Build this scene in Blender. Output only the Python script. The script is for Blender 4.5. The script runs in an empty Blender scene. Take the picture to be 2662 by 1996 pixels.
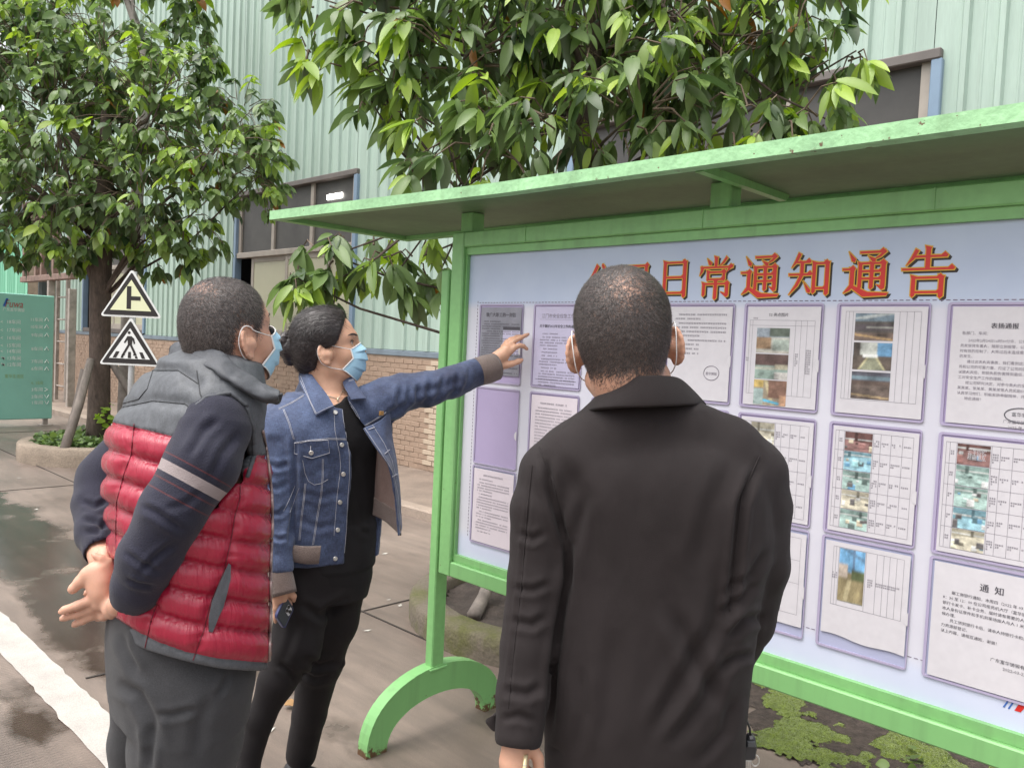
import bpy, math, random
import numpy as np
from mathutils import Vector, Matrix
from mathutils.bvhtree import BVHTree

SC = bpy.context.scene
COL = SC.collection
# ---------------------------------------------------------------- camera
F_PX, CX, CY, CAMH = 2100.0, 1331.0, 998.0, 1.5
_r, _p, _y = [math.radians(a) for a in (2.7, 2.65, 134.2)]
_F0 = np.array([math.cos(_y), math.sin(_y), 0.0]); _R0 = np.array([math.sin(_y), -math.cos(_y), 0.0]); _U0 = np.array([0, 0, 1.0])
FWD = _F0 * math.cos(_p) - _U0 * math.sin(_p)
_U = _U0 * math.cos(_p) + _F0 * math.sin(_p)
RGT = _R0 * math.cos(_r) + _U * math.sin(_r)
UPV = _U * math.cos(_r) - _R0 * math.sin(_r)
CAMP = np.array([0, 0, CAMH])
cam = bpy.data.cameras.new('camera'); camo = bpy.data.objects.new('camera', cam); COL.objects.link(camo)
cam.sensor_width = 36.0; cam.lens = F_PX / 2662.0 * 36.0; cam.clip_end = 600; cam.clip_start = 0.05
mw = Matrix.Identity(4)
for i in range(3):
    mw[i][0], mw[i][1], mw[i][2], mw[i][3] = RGT[i], UPV[i], -FWD[i], CAMP[i]
camo.matrix_world = mw
SC.camera = camo
# ---------------------------------------------------------------- sky, sun, exposure
W = bpy.data.worlds.new('World'); SC.world = W; W.use_nodes = True
nt = W.node_tree; bg = nt.nodes['Background']
sky = nt.nodes.new('ShaderNodeTexSky'); sky.sky_type = 'NISHITA'; sky.sun_disc = False
SUN_EL, SUN_AZ = 69.0, 255.0          # azimuth of the sun seen from the scene, degrees from +X
sky.sun_elevation = math.radians(SUN_EL); sky.sun_rotation = math.radians(90 - SUN_AZ)
sky.air_density = 1.6; sky.dust_density = 5.0; sky.ozone_density = 1.0
hs = nt.nodes.new('ShaderNodeHueSaturation'); hs.inputs['Saturation'].default_value = 0.22
nt.links.new(sky.outputs[0], hs.inputs['Color']); nt.links.new(hs.outputs[0], bg.inputs[0])
bg.inputs[1].default_value = 0.15
sl = bpy.data.lights.new('sun', 'SUN'); sl.energy = 1.15; sl.angle = math.radians(60); sl.color = (1.0, 0.95, 0.88)
so = bpy.data.objects.new('sun', sl); COL.objects.link(so)
_d = Vector((math.cos(math.radians(SUN_AZ)) * math.cos(math.radians(SUN_EL)), math.sin(math.radians(SUN_AZ)) * math.cos(math.radians(SUN_EL)), math.sin(math.radians(SUN_EL))))
so.rotation_euler = _d.to_track_quat('Z', 'Y').to_euler()
SC.view_settings.view_transform = 'Standard'; SC.view_settings.look = 'None'
SC.view_settings.gamma = 1.0; SC.view_settings.use_curve_mapping = False
SC.view_settings.exposure = 1.1
SC.cycles.max_bounces = 8; SC.cycles.transparent_max_bounces = 12

# ---------------------------------------------------------------- helpers
def ray(px, py):
    return (px - CX) / F_PX * RGT - (py - CY) / F_PX * UPV + FWD
def at(px, py, D):                       # photo pixel + distance along the view axis -> place in the world
    return CAMP + ray(px, py) * D
def on_y(px, py, Y):
    d = ray(px, py); return CAMP + d * (Y / d[1])
def on_x(px, py, X):
    d = ray(px, py); return CAMP + d * (X / d[0])
def on_z(px, py, z=0.0):
    d = ray(px, py); return CAMP + d * ((z - CAMH) / d[2])
def proj(P):
    q = (np.asarray(P, float) - CAMP) @ np.array([RGT, UPV, FWD]).T
    return np.stack([CX + F_PX * q[..., 0] / q[..., 2], CY - F_PX * q[..., 1] / q[..., 2], q[..., 2]], -1)
K = 2662 / 2212.0                        # full-view picture -> photo pixels

def s2l(h):
    h = h.lstrip('#'); c = [int(h[i:i + 2], 16) / 255 for i in (0, 2, 4)]
    return tuple(x / 12.92 if x <= .04045 else ((x + .055) / 1.055) ** 2.4 for x in c)

def new_mat(name):
    m = bpy.data.materials.new(name); m.use_nodes = True
    return m, m.node_tree, m.node_tree.nodes['Principled BSDF']
def nd(nt, t, **kw):
    n = nt.nodes.new(t)
    for k, v in kw.items():
        if k in n.inputs.keys(): n.inputs[k].default_value = v
        else: setattr(n, k, v)
    return n
def MAT(name, col, rough=.6, var=.25, vscale=4.0, bump=0.0, bscale=150.0, metal=0.0, col2=None, thr=None, spec=.5,
        stretch=None, coat=0.0, sheen=0.0, fine=.0, fscale=300.0, sss=0.0, uv=False):
    """Principled material: base colour broken up by two noises, noise bump."""
    m, t, b = new_mat(name)
    L = t.links
    tc = nd(t, 'ShaderNodeTexCoord'); co = tc.outputs['Object']
    if stretch:
        mp = nd(t, 'ShaderNodeMapping'); mp.inputs['Scale'].default_value = stretch; L.new(co, mp.inputs[0]); co = mp.outputs[0]
    n1 = nd(t, 'ShaderNodeTexNoise', Scale=vscale, Detail=6.0, Roughness=.6); L.new(co, n1.inputs['Vector'])
    r = nd(t, 'ShaderNodeValToRGB'); e = r.color_ramp.elements
    lo, hi = thr or (.3, .7)
    e[0].position = lo; e[1].position = hi
    c = np.array(col); c2 = np.array(col2) if col2 is not None else c * (1 + var)
    c1 = c * (1 - var) if col2 is None else c
    e[0].color = (*np.clip(c1, 0, 1), 1); e[1].color = (*np.clip(c2, 0, 1), 1)
    L.new(n1.outputs[0], r.inputs[0]); out = r.outputs[0]
    if fine > 0:
        n2 = nd(t, 'ShaderNodeTexNoise', Scale=fscale, Detail=3.0); L.new(co, n2.inputs['Vector'])
        mx = nd(t, 'ShaderNodeMix', data_type='RGBA', blend_type='OVERLAY'); mx.inputs[0].default_value = fine
        L.new(out, mx.inputs[6]); L.new(n2.outputs[0], mx.inputs[7]); out = mx.outputs[2]
    L.new(out, b.inputs['Base Color'])
    b.inputs['Roughness'].default_value = rough; b.inputs['Metallic'].default_value = metal
    b.inputs['Specular IOR Level'].default_value = spec; b.inputs['Coat Weight'].default_value = coat
    b.inputs['Sheen Weight'].default_value = sheen
    if sss: b.inputs['Subsurface Weight'].default_value = sss; b.inputs['Subsurface Radius'].default_value = (.008, .003, .0015); b.inputs['Subsurface Scale'].default_value = 1.0
    if bump:
        nb = nd(t, 'ShaderNodeTexNoise', Scale=bscale, Detail=5.0); L.new(co, nb.inputs['Vector'])
        bp = nd(t, 'ShaderNodeBump', Strength=bump, Distance=.01); L.new(nb.outputs[0], bp.inputs['Height']); L.new(bp.outputs[0], b.inputs['Normal'])
    return m

def put(name, V, F, mat=None, parent=None, smooth=False, attrs=None, mats=None, mi=None):
    """One mesh object from world-space vertices; a child keeps its own origin at its thing's origin."""
    me = bpy.data.meshes.new(name)
    V = np.asarray(V, dtype=np.float64).reshape(-1, 3)
    base = np.array(parent['_base']) if parent is not None and '_base' in parent.keys() else np.zeros(3)
    if isinstance(F, np.ndarray):
        n, k = F.shape
        me.vertices.add(len(V)); me.vertices.foreach_set('co', (V - base).ravel())
        me.loops.add(n * k); me.loops.foreach_set('vertex_index', F.ravel().astype(np.int32))
        me.polygons.add(n); me.polygons.foreach_set('loop_start', np.arange(n, dtype=np.int32) * k)
        me.polygons.foreach_set('loop_total', np.full(n, k, dtype=np.int32)); me.update(calc_edges=True)
    else:
        me.from_pydata((V - base).tolist(), [], [tuple(f) for f in F]); me.update()
    for mm in (mats or ([mat] if mat else [])): me.materials.append(mm)
    if mi is not None: me.polygons.foreach_set('material_index', np.asarray(mi, dtype=np.int32))
    if smooth: me.polygons.foreach_set('use_smooth', np.ones(len(me.polygons), dtype=bool))
    for k, v in (attrs or {}).items():
        v = np.asarray(v, dtype=np.float32)
        if v.ndim == 1:
            a = me.attributes.new(k, 'FLOAT', 'POINT'); a.data.foreach_set('value', v)
        else:
            a = me.attributes.new(k, 'FLOAT_COLOR', 'POINT'); a.data.foreach_set('color', np.hstack([v[:, :3], np.ones((len(v), 1), np.float32)]).ravel())
    o = bpy.data.objects.new(name, me); COL.objects.link(o)
    if parent is not None: o.parent = parent; o['_base'] = list(base)
    else: o['_base'] = [0.0, 0.0, 0.0]
    return o
def tag(o, label=None, cat=None, group=None, kind=None):
    if label: o['label'] = label
    if cat: o['category'] = cat
    if group: o['group'] = group
    if kind: o['kind'] = kind
    return o
def thing(name, label, cat, loc=(0, 0, 0), group=None):
    o = bpy.data.objects.new(name, None); COL.objects.link(o); o.location = tuple(float(x) for x in loc)
    o.empty_display_size = .1
    o['_base'] = [float(x) for x in loc]
    return tag(o, label, cat, group)

class MB:
    """collects vertices and faces"""
    def __init__(s): s.v = []; s.f = []
    def add(s, V, F):
        n = len(s.v); s.v += [tuple(map(float, p)) for p in V]; s.f += [tuple(i + n for i in f) for f in F]; return s
    def box(s, a, b, bev=0.0):
        x0, x1 = sorted((a[0], b[0])); y0, y1 = sorted((a[1], b[1])); z0, z1 = sorted((a[2], b[2]))
        if bev <= 0:
            V = [(x, y, z) for z in (z0, z1) for y in (y0, y1) for x in (x0, x1)]
            return s.add(V, [(0, 2, 3, 1), (4, 5, 7, 6), (0, 1, 5, 4), (2, 6, 7, 3), (0, 4, 6, 2), (1, 3, 7, 5)])
        e = min(bev, (x1 - x0) / 2.1, (y1 - y0) / 2.1, (z1 - z0) / 2.1)
        V = []; idx = {}
        for sx in (0, 1):
            for sy in (0, 1):
                for sz in (0, 1):
                    X, Y, Z = (x0, x1)[sx], (y0, y1)[sy], (z0, z1)[sz]; dx, dy, dz = (e, -e)[sx], (e, -e)[sy], (e, -e)[sz]
                    idx[sx, sy, sz] = (len(V), len(V) + 1, len(V) + 2)
                    V += [(X, Y + dy, Z + dz), (X + dx, Y, Z + dz), (X + dx, Y + dy, Z)]
        Fs = []
        for ax in range(3):
            for sd in (0, 1):
                o1, o2 = [a for a in range(3) if a != ax]
                q = []
                for (p, r_) in ((0, 0), (1, 0), (1, 1), (0, 1)):
                    k = [0, 0, 0]; k[ax] = sd; k[o1] = p; k[o2] = r_; q.append(idx[tuple(k)][ax])
                Fs.append(q if (sd == 1) == (ax != 1) else q[::-1])
            o1, o2 = [a for a in range(3) if a != ax]
            for p in (0, 1):
                for r_ in (0, 1):
                    k0 = [0, 0, 0]; k0[o1] = p; k0[o2] = r_; k1 = list(k0); k1[ax] = 1
                    a0, a1 = idx[tuple(k0)], idx[tuple(k1)]
                    q = [a0[o1], a1[o1], a1[o2], a0[o2]]
                    Fs.append(q if ((p + r_) % 2 == 0) == (ax != 1) else q[::-1])
        for k, t in idx.items(): Fs.append(t if sum(k) % 2 == 1 else t[::-1])
        return s.add(V, Fs)
    def tube(s, pts, r, n=8, cap=True, closed=False):
        pts = [np.asarray(p, float) for p in pts]; m = len(pts)
        rs = r if hasattr(r, '__len__') else [r] * m
        V = []; ref = None
        for i, p in enumerate(pts):
            a = pts[i - 1] if (i > 0 or closed) else p; b = pts[(i + 1) % m] if (i < m - 1 or closed) else p
            t = b - a; t = t / (np.linalg.norm(t) + 1e-12)
            if ref is None:
                ref = np.array([0, 0, 1.0]) if abs(t[2]) < .9 else np.array([1.0, 0, 0])
            u = ref - t * (ref @ t); u /= np.linalg.norm(u) + 1e-12; ref = u; w = np.cross(t, u)
            for k in range(n):
                an = 2 * math.pi * k / n; V.append(p + rs[i] * (math.cos(an) * u + math.sin(an) * w))
        F = [(i * n + k, i * n + (k + 1) % n, ((i + 1) % m) * n + (k + 1) % n, ((i + 1) % m) * n + k) for i in range(m if closed else m - 1) for k in range(n)]
        if cap and not closed: F += [tuple(range(n))[::-1], tuple(range((m - 1) * n, m * n))]
        return s.add(V, F)
    def prism(s, poly, axis, d0, d1):
        """poly of 2D points extruded along axis ('x','y','z') from d0 to d1"""
        n = len(poly)
        def mk(p, d):
            return {'x': (d, p[0], p[1]), 'y': (p[0], d, p[1]), 'z': (p[0], p[1], d)}[axis]
        V = [mk(p, d0) for p in poly] + [mk(p, d1) for p in poly]
        F = [tuple(range(n))[::-1], tuple(range(n, 2 * n))] + [(i, (i + 1) % n, n + (i + 1) % n, n + i) for i in range(n)]
        return s.add(V, F)
    def put(s, name, mat, parent=None, smooth=False, **kw):
        return put(name, s.v, s.f, mat, parent, smooth, **kw)

def text_mesh(body, size, res=1, align='LEFT', spacing=1.0):
    c = bpy.data.curves.new('lettering', 'FONT'); c.body = body; c.size = size; c.resolution_u = res; c.align_x = align; c.space_line = spacing
    c.fill_mode = 'BOTH'
    o = bpy.data.objects.new('lettering', c); COL.objects.link(o)
    dg = bpy.context.evaluated_depsgraph_get(); dg.update()
    me = bpy.data.meshes.new_from_object(o.evaluated_get(dg))
    V = [tuple(v.co) for v in me.vertices]; F = [tuple(p.vertices) for p in me.polygons]
    bpy.data.objects.remove(o); bpy.data.curves.remove(c); bpy.data.meshes.remove(me)
    return np.array(V).reshape(-1, 3), F
rng = np.random.default_rng(7)
random.seed(7)
# ================================================================ ground
def attr_node(t, name):
    return nd(t, 'ShaderNodeAttribute', attribute_name=name)
def ground_material():
    m, t, b = new_mat('wet_concrete'); L = t.links
    tc = nd(t, 'ShaderNodeTexCoord'); co = tc.outputs['Object']
    n1 = nd(t, 'ShaderNodeTexNoise', Scale=.9, Detail=8.0, Roughness=.62); L.new(co, n1.inputs[0])
    mp = nd(t, 'ShaderNodeMapping'); mp.inputs['Scale'].default_value = (.5, 3.0, 1); L.new(co, mp.inputs[0])
    n2 = nd(t, 'ShaderNodeTexNoise', Scale=3.5, Detail=6.0, Roughness=.65); L.new(mp.outputs[0], n2.inputs[0])
    r1 = nd(t, 'ShaderNodeValToRGB'); e = r1.color_ramp.elements
    e[0].position = .33; e[0].color = (.118, .090, .077, 1); e[1].position = .7; e[1].color = (.220, .174, .147, 1)
    L.new(n1.outputs[0], r1.inputs[0])
    r2 = nd(t, 'ShaderNodeValToRGB'); e = r2.color_ramp.elements
    e[0].position = .35; e[0].color = (.82, .82, .82, 1); e[1].position = .72; e[1].color = (1.18, 1.17, 1.15, 1)
    L.new(n2.outputs[0], r2.inputs[0])
    mx = nd(t, 'ShaderNodeMix', data_type='RGBA', blend_type='MULTIPLY'); mx.inputs[0].default_value = 1
    L.new(r1.outputs[0], mx.inputs[6]); L.new(r2.outputs[0], mx.inputs[7])
    n3 = nd(t, 'ShaderNodeTexNoise', Scale=260.0, Detail=2.0); L.new(co, n3.inputs[0])
    mo = nd(t, 'ShaderNodeMix', data_type='RGBA', blend_type='OVERLAY'); mo.inputs[0].default_value = .5
    L.new(mx.outputs[2], mo.inputs[6]); L.new(n3.outputs[0], mo.inputs[7])
    # wetness: attribute 'wet' broken up by noise
    wa = attr_node(t, 'wet')
    nw = nd(t, 'ShaderNodeTexNoise', Scale=2.2, Detail=5.0, Roughness=.6); L.new(co, nw.inputs[0])
    ad = nd(t, 'ShaderNodeMath', operation='ADD'); L.new(wa.outputs['Fac'], ad.inputs[0]); L.new(nw.outputs[0], ad.inputs[1])
    rw = nd(t, 'ShaderNodeMapRange'); rw.inputs['From Min'].default_value = .90; rw.inputs['From Max'].default_value = 1.06; L.new(ad.outputs[0], rw.inputs[0])
    md = nd(t, 'ShaderNodeMix', data_type='RGBA', blend_type='MULTIPLY'); L.new(rw.outputs[0], md.inputs[0])
    L.new(mo.outputs[2], md.inputs[6]); md.inputs[7].default_value = (.36, .33, .33, 1)
    L.new(md.outputs[2], b.inputs['Base Color'])
    rr = nd(t, 'ShaderNodeMapRange'); rr.inputs['To Min'].default_value = .42; rr.inputs['To Max'].default_value = .06; L.new(rw.outputs[0], rr.inputs[0])
    nr = nd(t, 'ShaderNodeMapRange'); nr.inputs['From Min'].default_value = .35; nr.inputs['From Max'].default_value = .7; nr.inputs['To Min'].default_value = -.1; nr.inputs['To Max'].default_value = .25
    L.new(n1.outputs[0], nr.inputs[0])
    iw = nd(t, 'ShaderNodeMath', operation='SUBTRACT'); iw.inputs[0].default_value = 1; L.new(rw.outputs[0], iw.inputs[1])
    mm = nd(t, 'ShaderNodeMath', operation='MULTIPLY'); L.new(nr.outputs[0], mm.inputs[0]); L.new(iw.outputs[0], mm.inputs[1])
    ar = nd(t, 'ShaderNodeMath', operation='ADD'); L.new(rr.outputs[0], ar.inputs[0]); L.new(mm.outputs[0], ar.inputs[1]); L.new(ar.outputs[0], b.inputs['Roughness'])
    # broom finish on the road side of the painted line, fine grain elsewhere
    ba = attr_node(t, 'broom')
    wv = nd(t, 'ShaderNodeTexWave', Scale=16.0, Distortion=1.5, Detail=2.0, wave_type='BANDS', bands_direction='X'); L.new(co, wv.inputs[0])
    wm = nd(t, 'ShaderNodeMath', operation='MULTIPLY'); L.new(wv.outputs['Fac'], wm.inputs[0]); L.new(ba.outputs['Fac'], wm.inputs[1])
    wn = nd(t, 'ShaderNodeMath', operation='MULTIPLY_ADD'); L.new(n3.outputs[0], wn.inputs[0]); wn.inputs[1].default_value = .5; L.new(wm.outputs[0], wn.inputs[2])
    wd = nd(t, 'ShaderNodeMath', operation='MULTIPLY'); L.new(wn.outputs[0], wd.inputs[0])
    dryk = nd(t, 'ShaderNodeMapRange'); dryk.inputs['To Min'].default_value = 1; dryk.inputs['To Max'].default_value = .12; L.new(rw.outputs[0], dryk.inputs[0]); L.new(dryk.outputs[0], wd.inputs[1])
    bp = nd(t, 'ShaderNodeBump', Strength=.55, Distance=.006); L.new(wd.outputs[0], bp.inputs['Height']); L.new(bp.outputs[0], b.inputs['Normal'])
    return m
M_GROUND = ground_material()
# one sheet: fine grid near the people, coarse ring out to the horizon
gx = np.concatenate([[-300, -120, -60, -30], np.arange(-20, 4.01, .2), [8, 20, 60, 200]]); gy = np.concatenate([[-200, -60, -20, -8], np.arange(-3, 6.01, .1), [12, 40, 120, 300]])
GX, GY = np.meshgrid(gx, gy, indexing='ij')
GV = np.stack([GX.ravel(), GY.ravel(), np.zeros(GX.size)], 1)
ny = len(gy); ii, jj = np.meshgrid(np.arange(len(gx) - 1), np.arange(ny - 1), indexing='ij')
a = (ii * ny + jj).ravel(); GF = np.stack([a, a + ny, a + ny + 1, a + 1], 1)
def blob(cx, cy, rx, ry): return np.exp(-(((GV[:, 0] - cx) / rx) ** 2 + ((GV[:, 1] - cy) / ry) ** 2))
wet = .72 * blob(-5.6, 1.62, 1.9, .42) + .72 * blob(-3.9, 1.42, .8, .26) + .66 * blob(-3.35, .93, .55, .13) + .55 * blob(-8, 1.7, 2.5, .35) + .5 * blob(-3.4, 1.9, .5, .2) + .47 * blob(-2.45, 1.75, .35, .22)
wet = np.clip(wet, 0, .62)
broom = np.clip((1.02 - GV[:, 1]) / .06, 0, 1)
ground = put('ground', GV, GF, M_GROUND, attrs={'wet': wet, 'broom': broom}); tag(ground, kind='structure')
# saw-cut joints: dark thin strips in the concrete
jm = MB()
for y in (2.62,): jm.box((-20, y - .006, .001), (-2.9, y + .006, .004))
for x in (-3.62, -8.2, -12.6): jm.box((x - .006, 1.2, .0012), (x + .006, 4.3, .0042))
jm.box((-4.28, -1.5, .0012), (-4.262, .985, .0042))
jo = jm.put('paving_joint', MAT('joint_dirt', (.035, .028, .024), .9)); tag(jo, kind='structure')
# painted line
def line_material():
    m = MAT('worn_white_paint', (.39, .36, .335), .6, .16, 5.0, bump=.25, bscale=220, fine=.35, fscale=180)
    t = m.node_tree; L = t.links; b = t.nodes['Principled BSDF']
    src = b.inputs['Base Color'].links[0].from_socket
    tc = nd(t, 'ShaderNodeTexCoord'); n = nd(t, 'ShaderNodeTexNoise', Scale=14.0, Detail=8.0, Roughness=.7); L.new(tc.outputs['Object'], n.inputs[0])
    r = nd(t, 'ShaderNodeMapRange'); r.inputs['From Min'].default_value = .63; r.inputs['From Max'].default_value = .72; L.new(n.outputs[0], r.inputs[0])
    mx = nd(t, 'ShaderNodeMix', data_type='RGBA'); L.new(r.outputs[0], mx.inputs[0]); L.new(src, mx.inputs[6]); mx.inputs[7].default_value = (.25, .2, .17, 1)
    L.new(mx.outputs[2], b.inputs['Base Color'])
    return m
xs = np.arange(-30, 1.01, .06); e1 = 1.155 + rng.normal(0, .004, len(xs)); e0 = 1.005 + rng.normal(0, .003, len(xs))
LV = np.concatenate([np.stack([xs, e0, np.full(len(xs), .004)], 1), np.stack([xs, e1, np.full(len(xs), .004)], 1)]); n_ = len(xs)
LF = np.array([(i, i + 1, n_ + i + 1, n_ + i) for i in range(n_ - 1)])
wl = put('road_line', LV, LF, line_material()); tag(wl, kind='structure')

# ================================================================ factory building
M_CLAD = MAT('mint_sheet', (.36, .465, .405), .45, .13, 1.3, stretch=(6, 1, .35), fine=.12, fscale=30)
M_CLAD2 = MAT('green_sheet', (.22, .52, .36), .45, .08, 1.3, stretch=(6, 1, .35))
M_BRICK = MAT('tan_brick', (.33, .235, .175), .8, .16, 9.0, bump=.3, bscale=120, fine=.25, fscale=90)
M_BRICKP = MAT('pale_brick', (.47, .38, .29), .8, .14, 9.0, bump=.3, bscale=120, fine=.25, fscale=90)
M_MORTAR = MAT('mortar', (.34, .255, .195), .9, .2, 12, bump=.3)
M_FLASH = MAT('grey_blue_flashing', (.16, .20, .24), .45, .2, 4)
M_TRIMB = MAT('blue_trim', (.19, .27, .37), .4, .12, 3)
M_WBROWN = MAT('brown_window_frame', (.135, .118, .110), .5, .15, 5)
M_WPALE = MAT('beige_window_frame', (.36, .32, .28), .5, .12, 5)
M_DARK = MAT('dark_interior', (.02, .018, .025), .8, .2, 2)
M_DUST = MAT('dusty_glass', (.060, .058, .058), .45, .35, 2.2, col2=(.10, .097, .092), spec=.3)
M_YGLASS = MAT('cream_glass', (.44, .43, .31), .3, .06, 2)
YW = 5.769
bld = thing('factory_building', 'long pale mint corrugated steel factory hall on a tan brick base', 'building', (-10, YW, 0))
HB = 9.1
def sheet(x0, x1, z0, z1, y=YW, parent=bld, mat=M_CLAD, p=.21):
    """trapezoid-ribbed steel sheet with thickness; ribs stand proud"""
    prof = [(x0, 0)]; k0 = math.ceil((x0 + .03) / p)
    x = k0 * p
    while x + .055 < x1:
        for dx, dy in ((-.030, 0), (-.016, .030), (.016, .030), (.030, 0)): prof.append((x + dx, dy))
        if x + .13 < x1:
            for dx, dy in ((.095, 0), (.101, .004), (.109, .004), (.115, 0)): prof.append((x + dx, dy))
        x += p
    prof.append((x1, 0)); n = len(prof)
    V = []
    for z in (z0, z1): V += [(a, y - b, z) for a, b in prof]
    for z in (z0, z1): V += [(a, y - b + .004, z) for a, b in prof]
    Fs = [(i, i + 1, n + i + 1, n + i) for i in range(n - 1)] + [(2 * n + i, 3 * n + i, 3 * n + i + 1, 2 * n + i + 1) for i in range(n - 1)]
    Fs += [(i, 2 * n + i, 2 * n + i + 1, i + 1) for i in range(n - 1)]
    return put('cladding_sheet', V, Fs, mat, parent)
wins = [(-17.95, -14.85), (-11.42, -8.43), (-4.92, -1.87)]
WT, WB, TR = 3.53, 1.42, 2.66
edges = [-24.0]
for a_, b_ in wins: edges += [a_, b_]
edges += [6.0]
for i in range(len(edges) - 1):
    a_, b_ = edges[i], edges[i + 1]; isw = i % 2 == 1
    n = max(1, round((b_ - a_) / .84)); w = (b_ - a_) / n
    for k in range(n):
        sheet(a_ + k * w + .002, a_ + (k + 1) * w - .002, (WT + .04) if isw else 1.40, HB, y=YW - .003 * (k % 2))
MB().box((-24, YW - .03, 1.33), (6, YW + .05, 1.395), .006).put('sill_flashing', M_FLASH, bld)
MB().box((-24, YW - .013, -.1), (6, YW + .2, 1.33)).put('base_wall', M_MORTAR, bld)
MB().box((-24, YW + 1.4, .0), (6, YW + 1.5, HB)).box((-24, YW + .2, 1.3), (6, YW + 1.4, 1.33)).box((-24, YW + .01, HB), (6, YW + 9, HB + .1)).put('interior_wall', M_DARK, bld)
MB().box((-24.2, YW - .25, HB + .1), (6, YW + .3, HB + .28)).put('eave_gutter', M_FLASH, bld)
# screws down the ribs
sm = MB()
for zz in (2.05, 4.4, 6.2):
    for i in range(140):
        x = -24 + i * .21
        if any(a_ - .1 < x < b_ + .1 for a_, b_ in wins) and zz < 3.6: continue
        if zz > 4 and rng.random() < .35: continue
        sm.box((x + .05, YW - .016, zz - .012), (x + .075, YW - .002, zz + .012))
tag(sm.put('screw', M_WBROWN, bld), kind='stuff')
for wi, (a_, b_) in enumerate(wins):
    f = MB().box((a_ - .06, YW - .05, WT - .02), (b_ + .06, YW + .06, WT + .05), .008).put('window', M_WBROWN, bld)
    MB().box((a_ - .07, YW - .045, WB), (a_ + .0, YW + .06, WT - .02), .006).put('side_trim', M_TRIMB, f); MB().box((b_ - .0, YW - .045, WB), (b_ + .07, YW + .06, WT - .02), .006).put('side_trim', M_TRIMB, f)
    MB().box((a_, YW - .025, TR - .05), (b_, YW + .06, TR + .03), .006).put('transom', M_WPALE, f)
    MB().box((a_, YW - .035, WB - .02), (b_, YW + .06, WB + .06), .006).put('sill', M_WBROWN, f)
    w = (b_ - a_) / 3
    for k in range(3):
        MB().box((a_ + k * w + .03, YW + .03, TR + .03), (a_ + (k + 1) * w - .03, YW + .036, WT - .02)).put('pane', M_DUST, f)
    for k in range(4):
        MB().box((a_ + k * w - .035 + (.035 if k == 0 else 0) - (.035 if k == 3 else 0), YW + .0, TR + .03), (a_ + k * w + .035 + (.035 if k == 0 else 0) - (.035 if k == 3 else 0), YW + .055, WT - .02)).put('mullion', M_WPALE, f)
    # sliding leaves below the transom; the first bay stands open
    g0 = a_ + (.36 if wi == 1 else .55)
    lv = [(g0, g0 + 1.05, .028), (g0 + 1.0, b_ - .55, .0), (b_ - .62, b_ - .02, .028)]
    for x0, x1, dy in lv:
        x1 = min(x1, b_ - .01)
        if x1 - x0 < .2: continue
        fr = MB()
        for q in (((x0, WB + .06), (x0 + .07, TR - .05)), ((x1 - .07, WB + .06), (x1, TR - .05)), ((x0 + .07, TR - .12), (x1 - .07, TR - .05)), ((x0 + .07, WB + .06), (x1 - .07, WB + .16))):
            fr.box((q[0][0], YW + dy, q[0][1]), (q[1][0], YW + dy + .025, q[1][1]), .004)
        fr.put('sash', M_WPALE, f)
        MB().box((x0 + .068, YW + dy + .01, WB + .15), (x1 - .068, YW + dy + .016, TR - .11)).put('pane', M_YGLASS, f)
# light fitting seen through the upper light of the middle window
m, t, b = new_mat('lamp_glow'); b.inputs['Emission Color'].default_value = (1, .97, .9, 1); b.inputs['Emission Strength'].default_value = 6
lp = on_y(870, 510, YW + .02)
ll = MB().box((lp[0] - .17, YW + .012, lp[2] - .035), (lp[0] + .17, YW + .027, lp[2] + .03), .004).put('ceiling_lamp', m)
tag(ll, 'lit white rectangular lamp behind the upper pane of the middle window', 'lamp')
# brick base: real bricks, nearest 300 as parts, the rest joined
bw, bh = .165, .058
bms = {}
def brick_mesh(mat):
    if mat.name in bms: return bms[mat.name]
    mb = MB().box((.004, -.02, .004), (bw - .004, .03, bh - .004), .003)
    o = mb.put('brick', mat); me = o.data; bpy.data.objects.remove(o); bms[mat.name] = me; return me
rest = MB(); cnt = 0
for r_ in range(21):
    z = .085 + r_ * bh
    off = (r_ % 2) * bw / 2
    x = -24 + off
    while x < -2.5:
        vis = -8.3 < x < -6.62
        pil = -6.98 < x < -6.72
        jit = rng.normal(0, .0025)
        if vis and cnt < 300 and (.09 < z):
            o = bpy.data.objects.new('brick', brick_mesh(M_BRICKP if pil else M_BRICK)); COL.objects.link(o); o.parent = bld
            o.location = (x + 10, .0 - (.012 if pil else 0) + jit, z); cnt += 1
        else:
            rest.box((x + .004, YW - .02 + jit, z + .004), (x + bw - .004, YW + .03, z + bh - .004))
        x += bw
tag(rest.put('brick', M_BRICK, bld), kind='stuff')
MB().box((-6.62, YW - .06, .5), (-6.3, YW - .02, 1.33), .01).put('plaster_patch', MAT('crumbling_plaster', (.5, .47, .44), .9, .3, 14, bump=.7, bscale=40), bld)
# apron slab with a kerb along its edge
M_APRON = MAT('apron_concrete', (.20, .155, .125), .75, .25, 2.5, bump=.4, bscale=90, fine=.4, fscale=120)
tag(MB().box((-24, 4.52, -.1), (6, YW + .01, .078)).put('pavement', M_APRON), kind='structure')
M_KERB = MAT('kerb_concrete', (.27, .215, .175), .8, .2, 4, bump=.5, bscale=70, fine=.4, fscale=120)
kb = MB(); 
for i in range(30): kb.box((-24 + i + .006, 4.37, -.1), (-24 + i + .994, 4.515, .083), .012)
tag(kb.put('kerb', M_KERB), kind='structure')

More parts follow.
